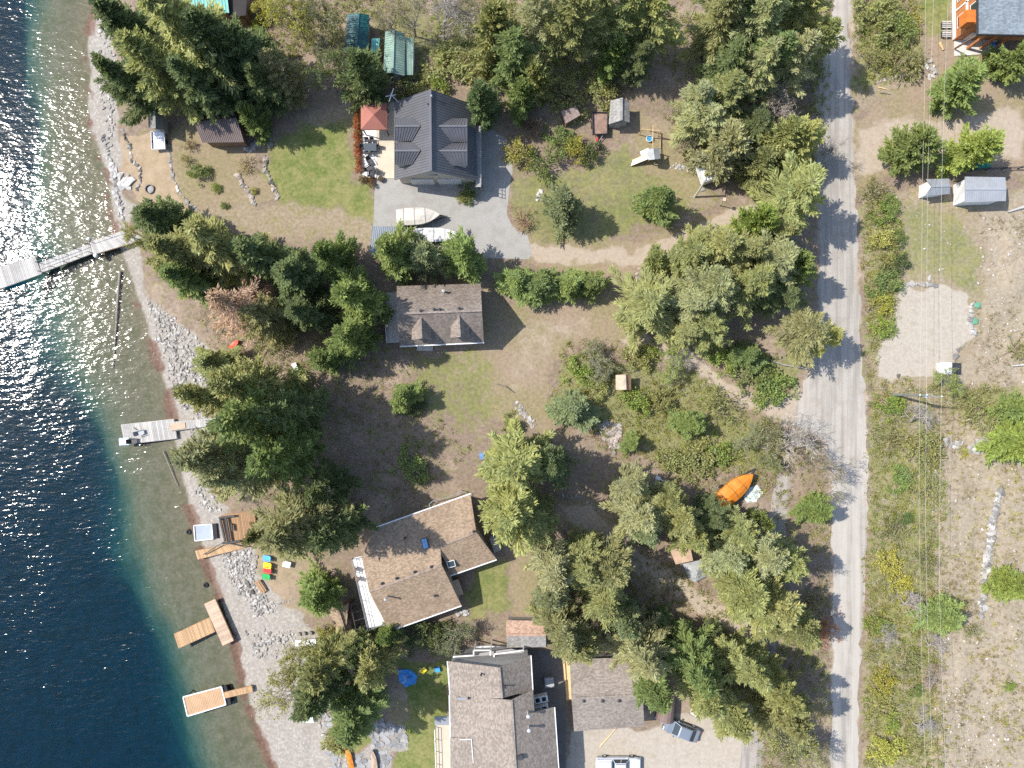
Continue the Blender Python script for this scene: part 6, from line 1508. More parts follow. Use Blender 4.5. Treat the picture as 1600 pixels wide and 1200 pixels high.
stone_row('rock_heap', 'rubble at the left tip of the central grove beside the dirt drive', 'rock heap', [(968, 445), (985, 440), (1000, 425), (1018, 432)], 0.26, 4, [ST_L, ST_B], 6, 2)
stone_row('rock_heap', 'small ring of white stones behind the blue green spruce', 'rock heap', [(841, 312), (840, 304), (845, 299), (852, 300)], 0.3, 3.5, ST_W, 1)
stone_row('rock_heap', 'scatter of pale stones left of the white trailer', 'rock heap', [(1050, 258), (1062, 262), (1074, 264)], 0.24, 3.0, ST_W, 4, 2)
stone_row('stone_border', 'pale kerb stones along the shaded bank right of the tall pine', 'stone border', [(878, 775), (905, 778), (925, 790), (945, 806), (960, 822)], 0.26, 6, [ST_L, ST_B], 2)
stone_row('rock_heap', 'three dark boulders at the upper edge of the beach chairs terrace', 'rock heap', [(386, 910), (390, 917), (396, 924), (402, 932)], 0.4, 5.5, ST_D, 1)
stone_row('stone_border', 'low white stone edging around the beach chairs terrace', 'stone border', [(378, 898), (392, 906), (402, 918), (412, 934), (430, 946), (446, 940), (460, 936)], 0.24, 4, [ST_W, ST_L], 1.5)
stone_row('rock_heap', 'white rocks at the lower corner of the brown roof', 'rock heap', [(715, 958), (726, 956), (733, 960)], 0.4, 4, ST_W, 2, 2)
for i, (u, v, s, lab) in enumerate(((1535, 695, 1.1, 'largest pale boulder in the hillside outcrop'), (1116, 706, 0.5, 'grey boulder in the brush above the orange boat'), (1136, 713, 0.45, 'small grey boulder right of the other in the brush above the orange boat'), (1452, 434, 0.4, 'single boulder on the lawn above the stone row'), (1099, 297, 0.4, 'white stone on the grass below the white trailer'), (744, 317, 0.35, 'white stone on the gravel driveway edge'), (1404, 588, 0.35, 'dark stone below the gravel pad'))):
    tag(stone(None, u, v, s, ST_D if 'dark' in lab else ST_L, 0.7, 'boulder'), lab, 'boulder')

def scatter_rocks(name, polys, mat, smin, smax, seed):
    g = np.random.default_rng(seed); V, F = [], []; n0 = 0
    for poly, cnt in polys:
        us = [p[0] for p in poly]; vs = [p[1] for p in poly]
        U = g.uniform(min(us), max(us), cnt * 3); W = g.uniform(min(vs), max(vs), cnt * 3)
        x = (U - 800) * S; y = (600 - W) * S; inside = poly_mask(x, y, poly, 0.6) > g.random(len(x)); x, y = x[inside][:cnt], y[inside][:cnt]; z = height(x, y)
        for i in range(len(x)):
            hv, hf = HULLS[g.integers(12)]; s = smin + (smax - smin) * g.random() ** 2.5; a = g.random() * 6.283
            c, sn = math.cos(a), math.sin(a); q = hv * np.array([s, s, s * 0.65]); q = np.stack([q[:, 0] * c - q[:, 1] * sn + x[i], q[:, 0] * sn + q[:, 1] * c + y[i], q[:, 2] + z[i] + s * 0.1], 1)
            V.append(q); F.append(hf + n0); n0 += len(q)
    me = bpy.data.meshes.new(name); V = np.concatenate(V); F = np.concatenate(F)
    me.vertices.add(len(V)); me.vertices.foreach_set('co', V.astype(np.float32).reshape(-1)); me.loops.add(len(F) * 3); me.loops.foreach_set('vertex_index', F.astype(np.int32).reshape(-1))
    me.polygons.add(len(F)); me.polygons.foreach_set('loop_start', np.arange(0, len(F) * 3, 3, dtype=np.int32)); me.update(calc_edges=True)
    me.materials.append(mat); o = bpy.data.objects.new(name, me); link(o); return o
def pebble_mat(name, a, b):
    t = NT(name); v = t.n('TexVoronoi', i_Vector=t.pos()); v.inputs['Scale'].default_value = 2.2
    f = t.n('SeparateColor', i_0=v.outputs['Color']).outputs[0]
    return t.bsdf(t.mix(f, a, b), 0.9, 0, 0.2)
PB = pebble_mat('beach_rock', (0.17, 0.155, 0.14), (0.46, 0.435, 0.40))
o = scatter_rocks('beach_rocks', [([(225, 465), (300, 520), (325, 560), (322, 640), (280, 640), (245, 540)], 900), ([(290, 640), (330, 640), (330, 700), (300, 700)], 120),
    ([(345, 862), (396, 858), (400, 885), (392, 905), (420, 945), (430, 955), (400, 965), (375, 930), (350, 890)], 700),
    ([(380, 990), (440, 985), (470, 1000), (450, 1030), (395, 1030)], 200), ([(505, 1090), (545, 1150), (550, 1200), (520, 1200), (490, 1120)], 160), ([(150, -20), (170, -20), (178, 150), (172, 230), (150, 150)], 260), ([(300, 760), (335, 780), (345, 800), (310, 800)], 80)], PB, 0.07, 0.34, 5)
tag(o, 'grey and white beach cobbles along the shore', 'cobbles', kind='stuff')
o = scatter_rocks('hillside_rocks', [([(1470, 660), (1600, 640), (1600, 1200), (1470, 1200)], 420), ([(1530, 330), (1600, 300), (1600, 600), (1500, 620), (1530, 520)], 260), ([(1370, 300), (1590, 330), (1540, 460), (1415, 430)], 60), ([(1460, 1080), (1560, 1080), (1560, 1200), (1460, 1200)], 120)],
    pebble_mat('hill_rock', (0.30, 0.26, 0.22), (0.52, 0.48, 0.43)), 0.03, 0.26, 6)
tag(o, 'small pale stones scattered over the dry right hillside', 'stones', kind='stuff')

def stone_terrace():
    t = thing('stone_path', 'grey flagstone path and terrace beside the little round lawn at the bottom', 'stone path', P(590, 1150, 0))
    g = random.Random(4)
    areas = [([(578, 1128), (600, 1122), (610, 1134), (636, 1140), (640, 1166), (612, 1168), (604, 1200), (585, 1200), (582, 1170)], 9), ([(503, 1112), (520, 1118), (532, 1150), (530, 1200), (516, 1200), (510, 1150)], 9), ([(552, 1180), (582, 1180), (585, 1200), (552, 1200)], 8)]
    for poly, st in areas:
        us = [p[0] for p in poly]; vs = [p[1] for p in poly]; v = min(vs)
        while v < max(vs):
            u = min(us) + g.uniform(0, st * 0.5)
            while u < max(us):
                cu, cv = u + g.uniform(-3, 3), v + g.uniform(-3, 3)
                p = P(cu, cv)
                if poly_mask(np.array([p.x]), np.array([p.y]), poly, 0.05)[0] > 0.5:
                    k = g.randint(5, 8); a0 = g.random() * 6.28; z = 0.05 + g.uniform(0, 0.05); zg = hz(p.x, p.y)
                    pts = [(p.x + math.cos(a0 + 6.283 * i / k) * st * S * g.uniform(0.35, 0.75), p.y + math.sin(a0 + 6.283 * i / k) * st * S * g.uniform(0.35, 0.7)) for i in range(k)]
                    m = MB(); m.prism(pts, zg - 0.05, zg + z); m.build('flagstone', FLAG, t)
                u += st
            v += st * 0.95
stone_terrace()

# ------------------------------------------------------------------ vehicles
M_SILVER = paint('silver_blue_paint', (0.22, 0.255, 0.30), 0.28, 0.04, 0.6, 0.3, 0.6); M_TRUCK = paint('pale_truck_paint', (0.62, 0.66, 0.72), 0.28, 0.04, 0.6, 0.1, 0.6)
M_LAMP = paint('lamp_lens', (0.75, 0.74, 0.70), 0.2, 0.05, 2); M_TAIL = paint('tail_lens', (0.45, 0.03, 0.03), 0.3, 0.05, 2)
def vehicle(label, u, v, deg, body, truck=False):
    c = P(u, v, 0.0); t = thing('pickup_truck' if truck else 'car', label, 'truck' if truck else 'car', c, R(deg))
    L, W = (5.6, 1.95) if truck else (4.6, 1.8)
    hw = W / 2
    def place(mb, name, mat, par=None, smooth=False):
        me = bpy.data.meshes.new(name); me.from_pydata(mb.v, [], mb.f); bm = bmesh.new(); bm.from_mesh(me); bmesh.ops.recalc_face_normals(bm, faces=bm.faces); bm.to_mesh(me); bm.free()
        if smooth: me.polygons.foreach_set('use_smooth', [True] * len(me.polygons))
        me.materials.append(mat); o = bpy.data.objects.new(name, me); link(o, par or t); return o
    z_h = 1.05 if truck else 0.92
    st = [(-L / 2, 0.80, 0.78 * z_h), (-L / 2 + 0.12, 0.93, 0.95 * z_h), (-L / 2 + 0.6, 0.98, z_h), (0, 1.0, z_h + 0.02), (L / 2 - 1.3, 0.98, z_h), (L / 2 - 0.5, 0.94, z_h - 0.07), (L / 2 - 0.12, 0.84, z_h - 0.16), (L / 2, 0.66, 0.62 * z_h)]
    secs = []
    for x, f, zt in st:
        w = hw * f; secs.append([(x, -w * 0.94, 0.3), (x, -w, 0.5), (x, -w, zt - 0.14), (x, -w * 0.9, zt), (x, w * 0.9, zt), (x, w, zt - 0.14), (x, w, 0.5), (x, w * 0.94, 0.3)])
    m = MB(); m.loft(secs); m.f += [tuple([i * 8 + 7, i * 8, (i + 1) * 8, (i + 1) * 8 + 7]) for i in range(len(st) - 1)]; place(m, 'body', body)
    if truck: x0, x1, x2, x3 = -0.75, -0.55, 0.75, 1.35
    else: x0, x1, x2, x3 = -1.75, -1.05, 0.45, 1.15
    zr = 1.82 if truck else 1.45; wr = hw * 0.76; wb = hw * 0.92; zb = z_h - 0.01
    cab = MB(); lo = [(x0, -wb), (x0, wb), (x3, wb), (x3, -wb)]; hi = [(x1, -wr), (x1, wr), (x2, wr), (x2, -wr)]
    cab.add([(x, y, zb) for x, y in lo] + [(x, y, zr - 0.02) for x, y in hi], [(0, 1, 5, 4), (1, 2, 6, 5), (2, 3, 7, 6), (3, 0, 4, 7), (4, 5, 6, 7)]); place(cab, 'cabin', body)
    rf = MB(); rf.add([(x1 - 0.05, -wr - 0.03, zr - 0.03), (x1 - 0.05, wr + 0.03, zr - 0.03), (x2 + 0.05, wr + 0.03, zr - 0.03), (x2 + 0.05, -wr - 0.03, zr - 0.03), (x1 + 0.1, -wr + 0.12, zr + 0.04), (x1 + 0.1, wr - 0.12, zr + 0.04), (x2 - 0.1, wr - 0.12, zr + 0.04), (x2 - 0.1, -wr + 0.12, zr + 0.04)],
                       [(0, 1, 5, 4), (1, 2, 6, 5), (2, 3, 7, 6), (3, 0, 4, 7), (4, 5, 6, 7), (3, 2, 1, 0)]); place(rf, 'roof', body)
    def pane(a, b, c2, d, nm, off):
        ctr = (Vector(a) + Vector(b) + Vector(c2) + Vector(d)) / 4; q = [lerp(Vector(k), ctr, 0.1) + Vector(off) for k in (a, b, c2, d)]
        m = MB(); m.slab(q, 0.01); place(m, nm, M_GLASS)
    B0, B1, B2, B3 = [(x, y, zb) for x, y in lo]; T0, T1, T2, T3 = [(x, y, zr - 0.02) for x, y in hi]
    pane(B0, B1, T1, T0, 'rear_window', (-0.02, 0, 0.015)); pane(B3, B2, T2, T3, 'windshield', (0.02, 0, 0.015))
    for a, b, c2, d, s in ((B1, B2, T2, T1, 1), (B0, B3, T3, T0, -1)):
        for f0, f1 in ((0.0, 0.5), (0.5, 1.0)):
            pane(lerp(Vector(a), Vector(b), f0), lerp(Vector(a), Vector(b), f1), lerp(Vector(d), Vector(c2), f1), lerp(Vector(d), Vector(c2), f0), 'side_window', (0, 0.02 * s, 0.005))
    for x in (-L * 0.3, L * 0.31):
        for s in (-1, 1):
            tr = MB(); M0 = Matrix.Translation((x, s * (hw - 0.08), 0.34)) @ Matrix.Rotation(R(90), 4, 'X'); tr.lathe((0, 0, 0), [(0.2, -0.11), (0.32, -0.1), (0.34, -0.05), (0.34, 0.05), (0.32, 0.1), (0.2, 0.11)], 16)
            tr.v = [tuple(M0 @ Vector(p)) for p in tr.v]; w = place(tr, 'wheel', M_BLACK)
            rm = MB(); rm.lathe((0, 0, 0), [(0.19, -0.115), (0.19, 0.115)], 12); rm.v = [tuple(M0 @ Vector(p)) for p in rm.v]; place(rm, 'rim', M_CHROME, w)
    for s in (-1, 1):
        m = MB(); m.box((L / 2 - 0.08, s * hw * 0.55, 0.66), (0.16, 0.4, 0.16)); place(m, 'headlight', M_LAMP)
        m = MB(); m.box((-L / 2 + 0.05, s * hw * 0.66, 0.72), (0.1, 0.3, 0.2)); place(m, 'tail_light', M_TAIL)
        m = MB(); m.box((x3 - 0.35, s * (hw + 0.1), zb + 0.08), (0.16, 0.2, 0.14)); place(m, 'mirror', body)
    m = MB(); m.box((L / 2 - 0.02, 0, 0.45), (0.12, W * 0.84, 0.2)); m2 = MB(); m2.box((-L / 2 + 0.02, 0, 0.45), (0.12, W * 0.84, 0.2)); place(m, 'front_bumper', M_DARK if not truck else M_CHROME); place(m2, 'rear_bumper', M_DARK if not truck else M_CHROME)
    if truck:
        m = MB(); m.box(((-L / 2 + x0) / 2 - 0.02, 0, z_h + 0.08), (abs(-L / 2 - x0) - 0.2, W * 0.92, 0.16)); place(m, 'bed_cover', M_TRUCK)
        m = MB(); m.box(((-L / 2 + x0) / 2, 0, z_h + 0.3), (abs(-L / 2 - x0) - 0.5, W * 0.75, 0.3)); place(m, 'canopy', M_WHITE)
        m = MB(); [m.tube([(x1, s * (wr - 0.05), zr + 0.12), (x2, s * (wr - 0.05), zr + 0.12)], 0.03, 6) for s in (-1, 1)]; place(m, 'roof_rack', M_DARK)
    return t
vehicle('silver blue sedan parked at an angle below the brown tarp shelter', 1063, 1137, 159, M_SILVER)
vehicle('pale pickup truck with canopy parked at the bottom edge', 965, 1191, 0, M_TRUCK, True)

# ------------------------------------------------------------------ boats and trailers
def boat(name, label, u, v, deg, L, W, hgt, cover, hull_m, z=0.45, ridge=0.35, tongue=1.0, cat='boat', folds=0):
    c = P(u, v, z + hgt * 0.5); t = thing(name, label, cat, (c.x, c.y, 0), R(deg))
    def put(mb, nm, mat, smooth=False):
        me = bpy.data.meshes.new(nm); me.from_pydata(mb.v, [], mb.f); bm = bmesh.new(); bm.from_mesh(me); bmesh.ops.recalc_face_normals(bm, faces=bm.faces); bm.to_mesh(me); bm.free()
        if smooth: me.polygons.foreach_set('use_smooth', [True] * len(me.polygons))
        me.materials.append(mat); o = bpy.data.objects.new(nm, me); link(o, t); return o
    xs = np.linspace(0, 1, 13)
    def wid(f): return W / 2 * (0.9 + 0.1 * min(1, f * 4)) * (1 - max(0, (f - 0.45) / 0.56) ** 2.2)
    secs, top = [], []
    g = random.Random(int(u))
    for f in xs:
        w = max(0.04, wid(f)); x = -L / 2 + L * f; rise = 0.25 * f * f
        secs.append([(x, -w, z + hgt + rise), (x, -w * 0.8, z + 0.3 * hgt), (x, 0, z + 0.25 * max(0, f - 0.6)), (x, w * 0.8, z + 0.3 * hgt), (x, w, z + hgt + rise)])
        w2 = w * 1.04; rz = ridge * math.sin(math.pi * min(1, 0.12 + f * 0.95)) + g.uniform(-0.03, 0.03) * (2 if folds else 1)
        sag = g.uniform(-0.05, 0.05)
        top.append([(x, -w2 * 1.02, z + hgt * 0.62 + rise), (x, -w2, z + hgt + rise + 0.02), (x, -w2 * 0.5, z + hgt + rise + rz * 0.7 + sag), (x, 0, z + hgt + rise + rz), (x, w2 * 0.5, z + hgt + rise + rz * 0.7 - sag), (x, w2, z + hgt + rise + 0.02), (x, w2 * 1.02, z + hgt * 0.62 + rise)])
    m = MB(); m.loft(secs); put(m, 'hull', hull_m); m = MB(); m.loft(top); put(m, 'cover', cover)
    if tongue:
        for k in (2, 5, 8): m = MB(); m.tube([Vector(q) + Vector((0.02, 0, 0.015)) for q in top[k]], 0.022, 4); put(m, 'strap', M_DARK)
    if tongue:
        m = MB()
        for s in (-1, 1): m.beam((-L * 0.45, s * W * 0.28, 0.4), (L * 0.35, s * W * 0.2, 0.4), 0.1, 0.12); m.beam((L * 0.35, s * W * 0.2, 0.4), (L / 2 + tongue, 0, 0.42), 0.09, 0.1)
        m.beam((-L * 0.2, -W * 0.5, 0.34), (-L * 0.2, W * 0.5, 0.34), 0.1, 0.1); put(m, 'trailer_frame', M_DARK if name == 'boat' else M_GALV)
        for s in (-1, 1):
            w = MB(); M0 = Matrix.Translation((-L * 0.2, s * W * 0.52, 0.32)) @ Matrix.Rotation(R(90), 4, 'X'); w.lathe((0, 0, 0), [(0.16, -0.09), (0.3, -0.08), (0.32, 0), (0.3, 0.08), (0.16, 0.09)], 14); w.v = [tuple(M0 @ Vector(p)) for p in w.v]; put(w, 'wheel', M_BLACK)
    return t
boat('boat', 'boat under a white canvas cover on the gravel driveway', 654, 339, 3, 5.4, 2.05, 1.0, M_BOATC, paint('brown_hull', (0.28, 0.2, 0.16), 0.5), 0.45, 0.4, 0.9)
boat('boat', 'boat under a wrinkled bright orange tarp among the trees', 1148, 763, 42, 5.5, 2.25, 1.0, M_ORT, M_WHITE, 0.45, 0.55, 0.9, folds=1)
boat('canoe', 'white canoe lying above the porch of the big grey house', 770, 1013, 1, 4.4, 0.75, 0.3, M_WHITE, M_WHITE, 0.1, 0.1, 0, 'canoe')
boat('kayak', 'small red kayak on the ground below the dead fir', 367, 538, 40, 1.5, 0.6, 0.25, paint('coral_plastic', (0.75, 0.12, 0.07), 0.4), M_RED, 0.05, 0.08, 0, 'kayak')
boat('kayak', 'long orange kayak lying beside the flagstones at the bottom', 545, 1178, 103, 3.6, 0.65, 0.28, M_ORT, M_ORT, 0.1, 0.1, 0, 'kayak')
boat('canoe', 'tan canoe on the flagstones at the bottom edge', 585, 1192, 95, 3.4, 0.75, 0.3, M_PLANKP, M_BROWNW, 0.1, 0.1, 0, 'canoe')
boat('canoe', 'small white dinghy with dark seats under the willow', 480, 1121, 175, 1.8, 1.1, 0.35, M_WHITE, M_WHITE, 0.05, 0.05, 0, 'dinghy')

def trailer(name, label, quad, z, body, cat='trailer', wall_h=0.35, dirs=(0, 1), tongue=None, cargo=None, top=None):
    q = [P(*c, z) for c in quad]; c = sum(q, Vector()) / 4; t = thing(name, label, cat, (c.x, c.y, hz(c.x, c.y)))
    m = MB(); m.slab(q, 0.12); m.build('bed', top or body, t)
    for i in range(4):
        m = MB(); m.beam(q[i] + Vector((0, 0, wall_h / 2)), q[(i + 1) % 4] + Vector((0, 0, wall_h / 2)), 0.06, wall_h); m.build('side_panel', body, t)
    for a, b in ((0, 3), (1, 2)):
        p = lerp(q[a], q[b], 0.55); w = MB(); w.tube([(p.x - 0.1, p.y, 0.32), (p.x + 0.1, p.y, 0.32)], 0.32, 14); w.build('wheel', M_BLACK, t)
    if tongue:
        e = P(*tongue, 0.4); m = MB(); m.beam(lerp(q[3], q[2], 0.25) - Vector((0, 0, 0.1)), e, 0.07, 0.08); m.beam(lerp(q[3], q[2], 0.75) - Vector((0, 0, 0.1)), e, 0.07, 0.08); m.build('tongue', M_GALV, t)
    return t
trailer('utility_trailer', 'small open trailer with a brown bed left of the grey gable shed', [(925, 176), (949, 177), (948, 210), (926, 211)], 0.7, M_DARK, tongue=(935, 222), top=paint('rusty_bed', (0.25, 0.165, 0.13), 0.8, 0.3, 2))
g = G(932, 219); m = MB(); m.tube([(g.x - 0.05, g.y, 0.3), (g.x + 0.15, g.y, 0.3)], 0.3, 14); tag(m.build('spare_wheel', M_RED), 'red spare wheel at the tongue of the small open trailer', 'wheel')
def rv():
    q = [(1086, 238), (1108, 233), (1130, 274), (1102, 284)]; c = P(1107, 258); t = thing('camping_trailer', 'white camping trailer half hidden under pale trees', 'trailer', c)
    m = MB(); m.prism([P(*k, 2.4) for k in q], 0.5, 2.3); m.build('body', M_WHITE, t)
    m = MB(); m.prism([lerp(P(*k, 2.4), P(1107, 258, 2.4), 0.06) for k in q], 2.3, 2.45); m.build('roof', paint('pale_roof', (0.66, 0.67, 0.68), 0.6), t)
    m = MB(); p = P(1107, 256, 2.5); m.box((p.x, p.y, 2.55), (0.6, 0.6, 0.2), R(30)); m.build('roof_hatch', M_GREYT, t)
    for k in ((1092, 262), (1122, 252)):
        p = P(*k, 0.4); m = MB(); m.tube([(p.x - 0.12, p.y, 0.34), (p.x + 0.12, p.y, 0.34)], 0.34, 14); m.build('wheel', M_BLACK, t)
    window(t, P(1117, 280, 1.6) + Vector((0.02, 0.05, 0)), (-0.3, -0.95), 1.0, 0.6)
rv()
boat('boat', 'white boat on a trailer, half hidden by the three firs below the driveway', 684, 368, 0, 5.6, 1.7, 0.8, paint('cluttered_deck', (0.5, 0.5, 0.5), 0.6, 0.15, 2, dirt=(0.2, 0.19, 0.18)), M_WHITE, 0.4, 0.12, 0.8)
trailer('kayak_rack', 'white low trailer with dark straps below the mossy shed', [(237, 206), (257, 206), (259, 233), (238, 234)], 0.55, M_WHITE, wall_h=0.2, top=paint('cluttered_white', (0.7, 0.7, 0.72), 0.5, 0.1, 2, dirt=(0.14, 0.14, 0.17)))

# ------------------------------------------------------------------ patio furniture, pots, hedge
def chair(label, u, v, deg, z=0.1, mat=None, group='patio dining chairs'):
    p = P(u, v, z); t = thing('patio_chair', label, 'chair', p, R(deg), group); mat = mat or M_DARK
    def put(mb, nm): 
        me = bpy.data.meshes.new(nm); me.from_pydata(mb.v, [], mb.f); me.materials.append(mat); o = bpy.data.objects.new(nm, me); link(o, t)
    m = MB(); m.box((0, 0, 0.43), (0.48, 0.48, 0.05)); put(m, 'seat'); m = MB(); m.box((-0.24, 0, 0.7), (0.05, 0.48, 0.5)); put(m, 'backrest')
    for x in (-0.21, 0.21):
        for y in (-0.21, 0.21): m = MB(); m.box((x, y, 0.2), (0.05, 0.05, 0.41)); put(m, 'leg')
    for y in (-0.24, 0.24): m = MB(); m.box((0, y, 0.64), (0.44, 0.05, 0.04)); put(m, 'armrest')
    return t
p = P(578.5, 230, 0.8); t = thing('patio_table', 'dark glass topped dining table on the glare whitened patio', 'table', (p.x, p.y, 0.1))
m = MB(); m.box((p.x, p.y, 0.83), (1.55, 0.98, 0.05)); m.build('table_top', paint('slate_top', (0.07, 0.085, 0.10), 0.3, 0.1, 1), t)
for x in (-0.65, 0.65):
    for y in (-0.38, 0.38): m = MB(); m.box((p.x + x, p.y + y, 0.46), (0.07, 0.07, 0.7)); m.build('leg', M_DARK, t)
for u, v, d, lab in ((574, 221, -90, 'left patio chair above the dining table'), (582, 221, -90, 'right patio chair above the dining table'), (574, 240, 90, 'left patio chair below the dining table'), (583, 240, 90, 'right patio chair below the dining table'), (566.5, 230, 0, 'patio chair at the left end of the dining table'), (590.5, 230, 180, 'patio chair at the right end of the dining table')):
    chair(lab, u, v, d)
for u, v, d, lab in ((579, 254, -60, 'upper lounge chair on the glare whitened patio corner'), (577, 264, 30, 'left lounge chair on the glare whitened patio corner'), (586, 268, 160, 'right lounge chair on the glare whitened patio corner'), (580, 271, 80, 'lowest lounge chair on the glare whitened patio corner')):
    lounger(lab, u, v, R(d), 0.1, M_DARK)
def pot(label, u, v, r=0.35, col='BR', z=0.0):
    p = P(u, v, z); t = thing('planter', label, 'planter', (p.x, p.y, z), 0, 'round planters')
    m = MB(); m.lathe(p, [(r * 0.7, 0), (r, 0.45), (r * 1.05, 0.5), (r * 0.9, 0.5), (r * 0.85, 0.42)], 14); m.build('pot', M_DARK, t)
    o = bpy.data.objects.new('plant', PR['shrub2']['crown']); link(o, t); k = r / 1.5; o.scale = (k, k, k * 0.8); o.location = (0, 0, 0.35); o.color = (*C[col], 1)
pot('round dark planter at the patio corner', 596, 281, 0.36); pot('brown planter at the left of the garage doors', 634, 281, 0.42, 'RU'); pot('dark planter between the garage doors', 666, 282, 0.36); pot('dark planter right of the garage doors', 722, 282, 0.36)
def hedge(label, pts, h, w, col):
    g = P(*pts[0]); t = thing('hedge', label, 'hedge', g)
    for a, b in zip(pts[:-1], pts[1:]):
        n = max(2, int(math.hypot(b[0] - a[0], b[1] - a[1]) / 6))
        for i in range(n):
            p = P(a[0] + (b[0] - a[0]) * i / n, a[1] + (b[1] - a[1]) * i / n); o = bpy.data.objects.new('foliage', PR['shrub2']['crown']); link(o, t)
            o.location = (p.x - g.x, p.y - g.y, 0); k = w / 1.4 * random.uniform(0.85, 1.1); o.scale = (k, k, h / 1.6 * random.uniform(0.85, 1.1)); o.rotation_euler = (0, 0, random.random() * 6.28); o.color = (*[c * random.uniform(0.85, 1.15) for c in C[col]], 1)
hedge('rusty red clipped hedge along the left side of the patio', [(559, 178), (559, 215), (561, 250), (562, 272)], 1.0, 0.5, 'RU')
hedge('brown hedge turning the lower corner of the patio', [(566, 281), (580, 283), (585, 298)], 0.9, 0.45, 'BR')

# ------------------------------------------------------------------ fire pit, beach furniture
g = G(235, 296); t = thing('fire_pit', 'round steel ring fire pit on the sandy yard', 'fire pit', g)
m = MB(); m.lathe(g, [(0.55, -0.05), (0.58, 0.28), (0.5, 0.3), (0.47, 0.05)], 20); m.build('ring', paint('rusty_ring', (0.13, 0.11, 0.10), 0.7), t); m = MB(); m.lathe(g, [(0.47, 0.0), (0.47, 0.08), (0.2, 0.13)], 16); m.build('ash', paint('ash', (0.30, 0.29, 0.28), 0.95, 0.3, 6), t)
for u, v, mat, lab in ((418, 871, M_BLU, 'blue beach chair, topmost of the coloured row'), (419, 882, M_YEL, 'yellow beach chair in the coloured row'), (419, 890, M_RED, 'red beach chair in the coloured row'), (417, 899.5, M_GRN, 'green beach chair, lowest of the coloured row')):
    lounger(lab, u, v, R(170), hz(*P(u, v)[:2]), mat)
g = G(409, 915); t = thing('bench', 'dark wooden bench on the beach chairs terrace', 'bench', g); M0 = R(-57)
for k in (-0.28, 0, 0.28):
    d = Vector((math.sin(-M0), math.cos(-M0), 0)) * k; m = MB(); m.box(g + d + Vector((0, 0, 0.45)), (1.7, 0.22, 0.06), M0); m.build('seat_slat', M_PLANKB, t)
for s in (-0.6, 0.6):
    d = Vector((math.cos(M0), math.sin(M0), 0)) * s; m = MB(); m.box(g + d + Vector((0, 0, 0.2)), (0.1, 0.7, 0.42), M0); m.build('leg', M_DARK, t)
def small_table(label, u, v, w, d, deg, mat, z=0.6, name='table'):
    g = G(u, v); t = thing(name, label, 'table', g); m = MB(); m.box(g + Vector((0, 0, z)), (w, d, 0.06), R(deg)); m.build('table_top', mat, t)
    for a in (-1, 1):
        for b in (-1, 1):
            q = Matrix.Rotation(R(deg), 3, 'Z') @ Vector((a * w * 0.42, b * d * 0.4, 0)); m = MB(); m.box(g + q + Vector((0, 0, z / 2)), (0.06, 0.06, z)); m.build('leg', mat, t)
small_table('white table beside the broad brown olive pine on the terrace', 450, 880, 1.0, 0.75, -15, M_WHITE)
small_table('long white picnic table left of the small brown garden shed', 480, 1001, 2.6, 0.75, 4, M_WHITE, 0.7, 'picnic_table')
small_table('small white bench in the clearing below the red kayak', 463, 575, 0.6, 1.3, 24, M_WHITE, 0.42, 'bench')
log('white driftwood logs on the beach left of the picnic table', [(455, 976, -0.1), (470, 975, -0.05), (483, 976, 0.0)], 0.12, ST_W, name='driftwood')
for i, (u, v) in enumerate(((468, 990), (476, 989), (486, 988))):
    g = G(u, v); m = MB(); m.lathe(g, [(0.22, -0.05), (0.24, 0.35), (0.2, 0.38)], 10); tag(m.build('stump_stool', M_DRIFT), ['leftmost stump stool above the white picnic table', 'middle stump stool above the white picnic table', 'rightmost stump stool above the white picnic table'][i], 'stool', 'stump stools')
def pergola():
    c = P(560, 962); t = thing('pergola', 'dark open pergola between the garden shed and the white balcony', 'pergola', c)
    q = [(548, 944), (571, 940), (578, 975), (556, 984)]
    for a, b in zip(q, q[1:] + q[:1]): m = MB(); m.beam(P(*a, 2.1), P(*b, 2.1), 0.1, 0.12); m.build('beam', M_DARK, t)
    for k in q: p = P(*k, 2.1); m = MB(); m.box((p.x, p.y, 1.05), (0.1, 0.1, 2.1)); m.build('post', M_DARK, t)
    for f in (0.33, 0.66): m = MB(); m.beam(lerp(P(*q[0], 2.2), P(*q[3], 2.2), f), lerp(P(*q[1], 2.2), P(*q[2], 2.2), f), 0.07, 0.1); m.build('rafter', M_DARK, t)
pergola()
for u, v, lab in ((551.5, 888, 'upper dark chair on the white balcony'), (556, 903, 'lower dark chair on the white balcony')):
    p = P(u + 4, v, 2.6); chair(lab, u + 4, v, 160, 2.62, M_BROWNW, 'balcony chairs')

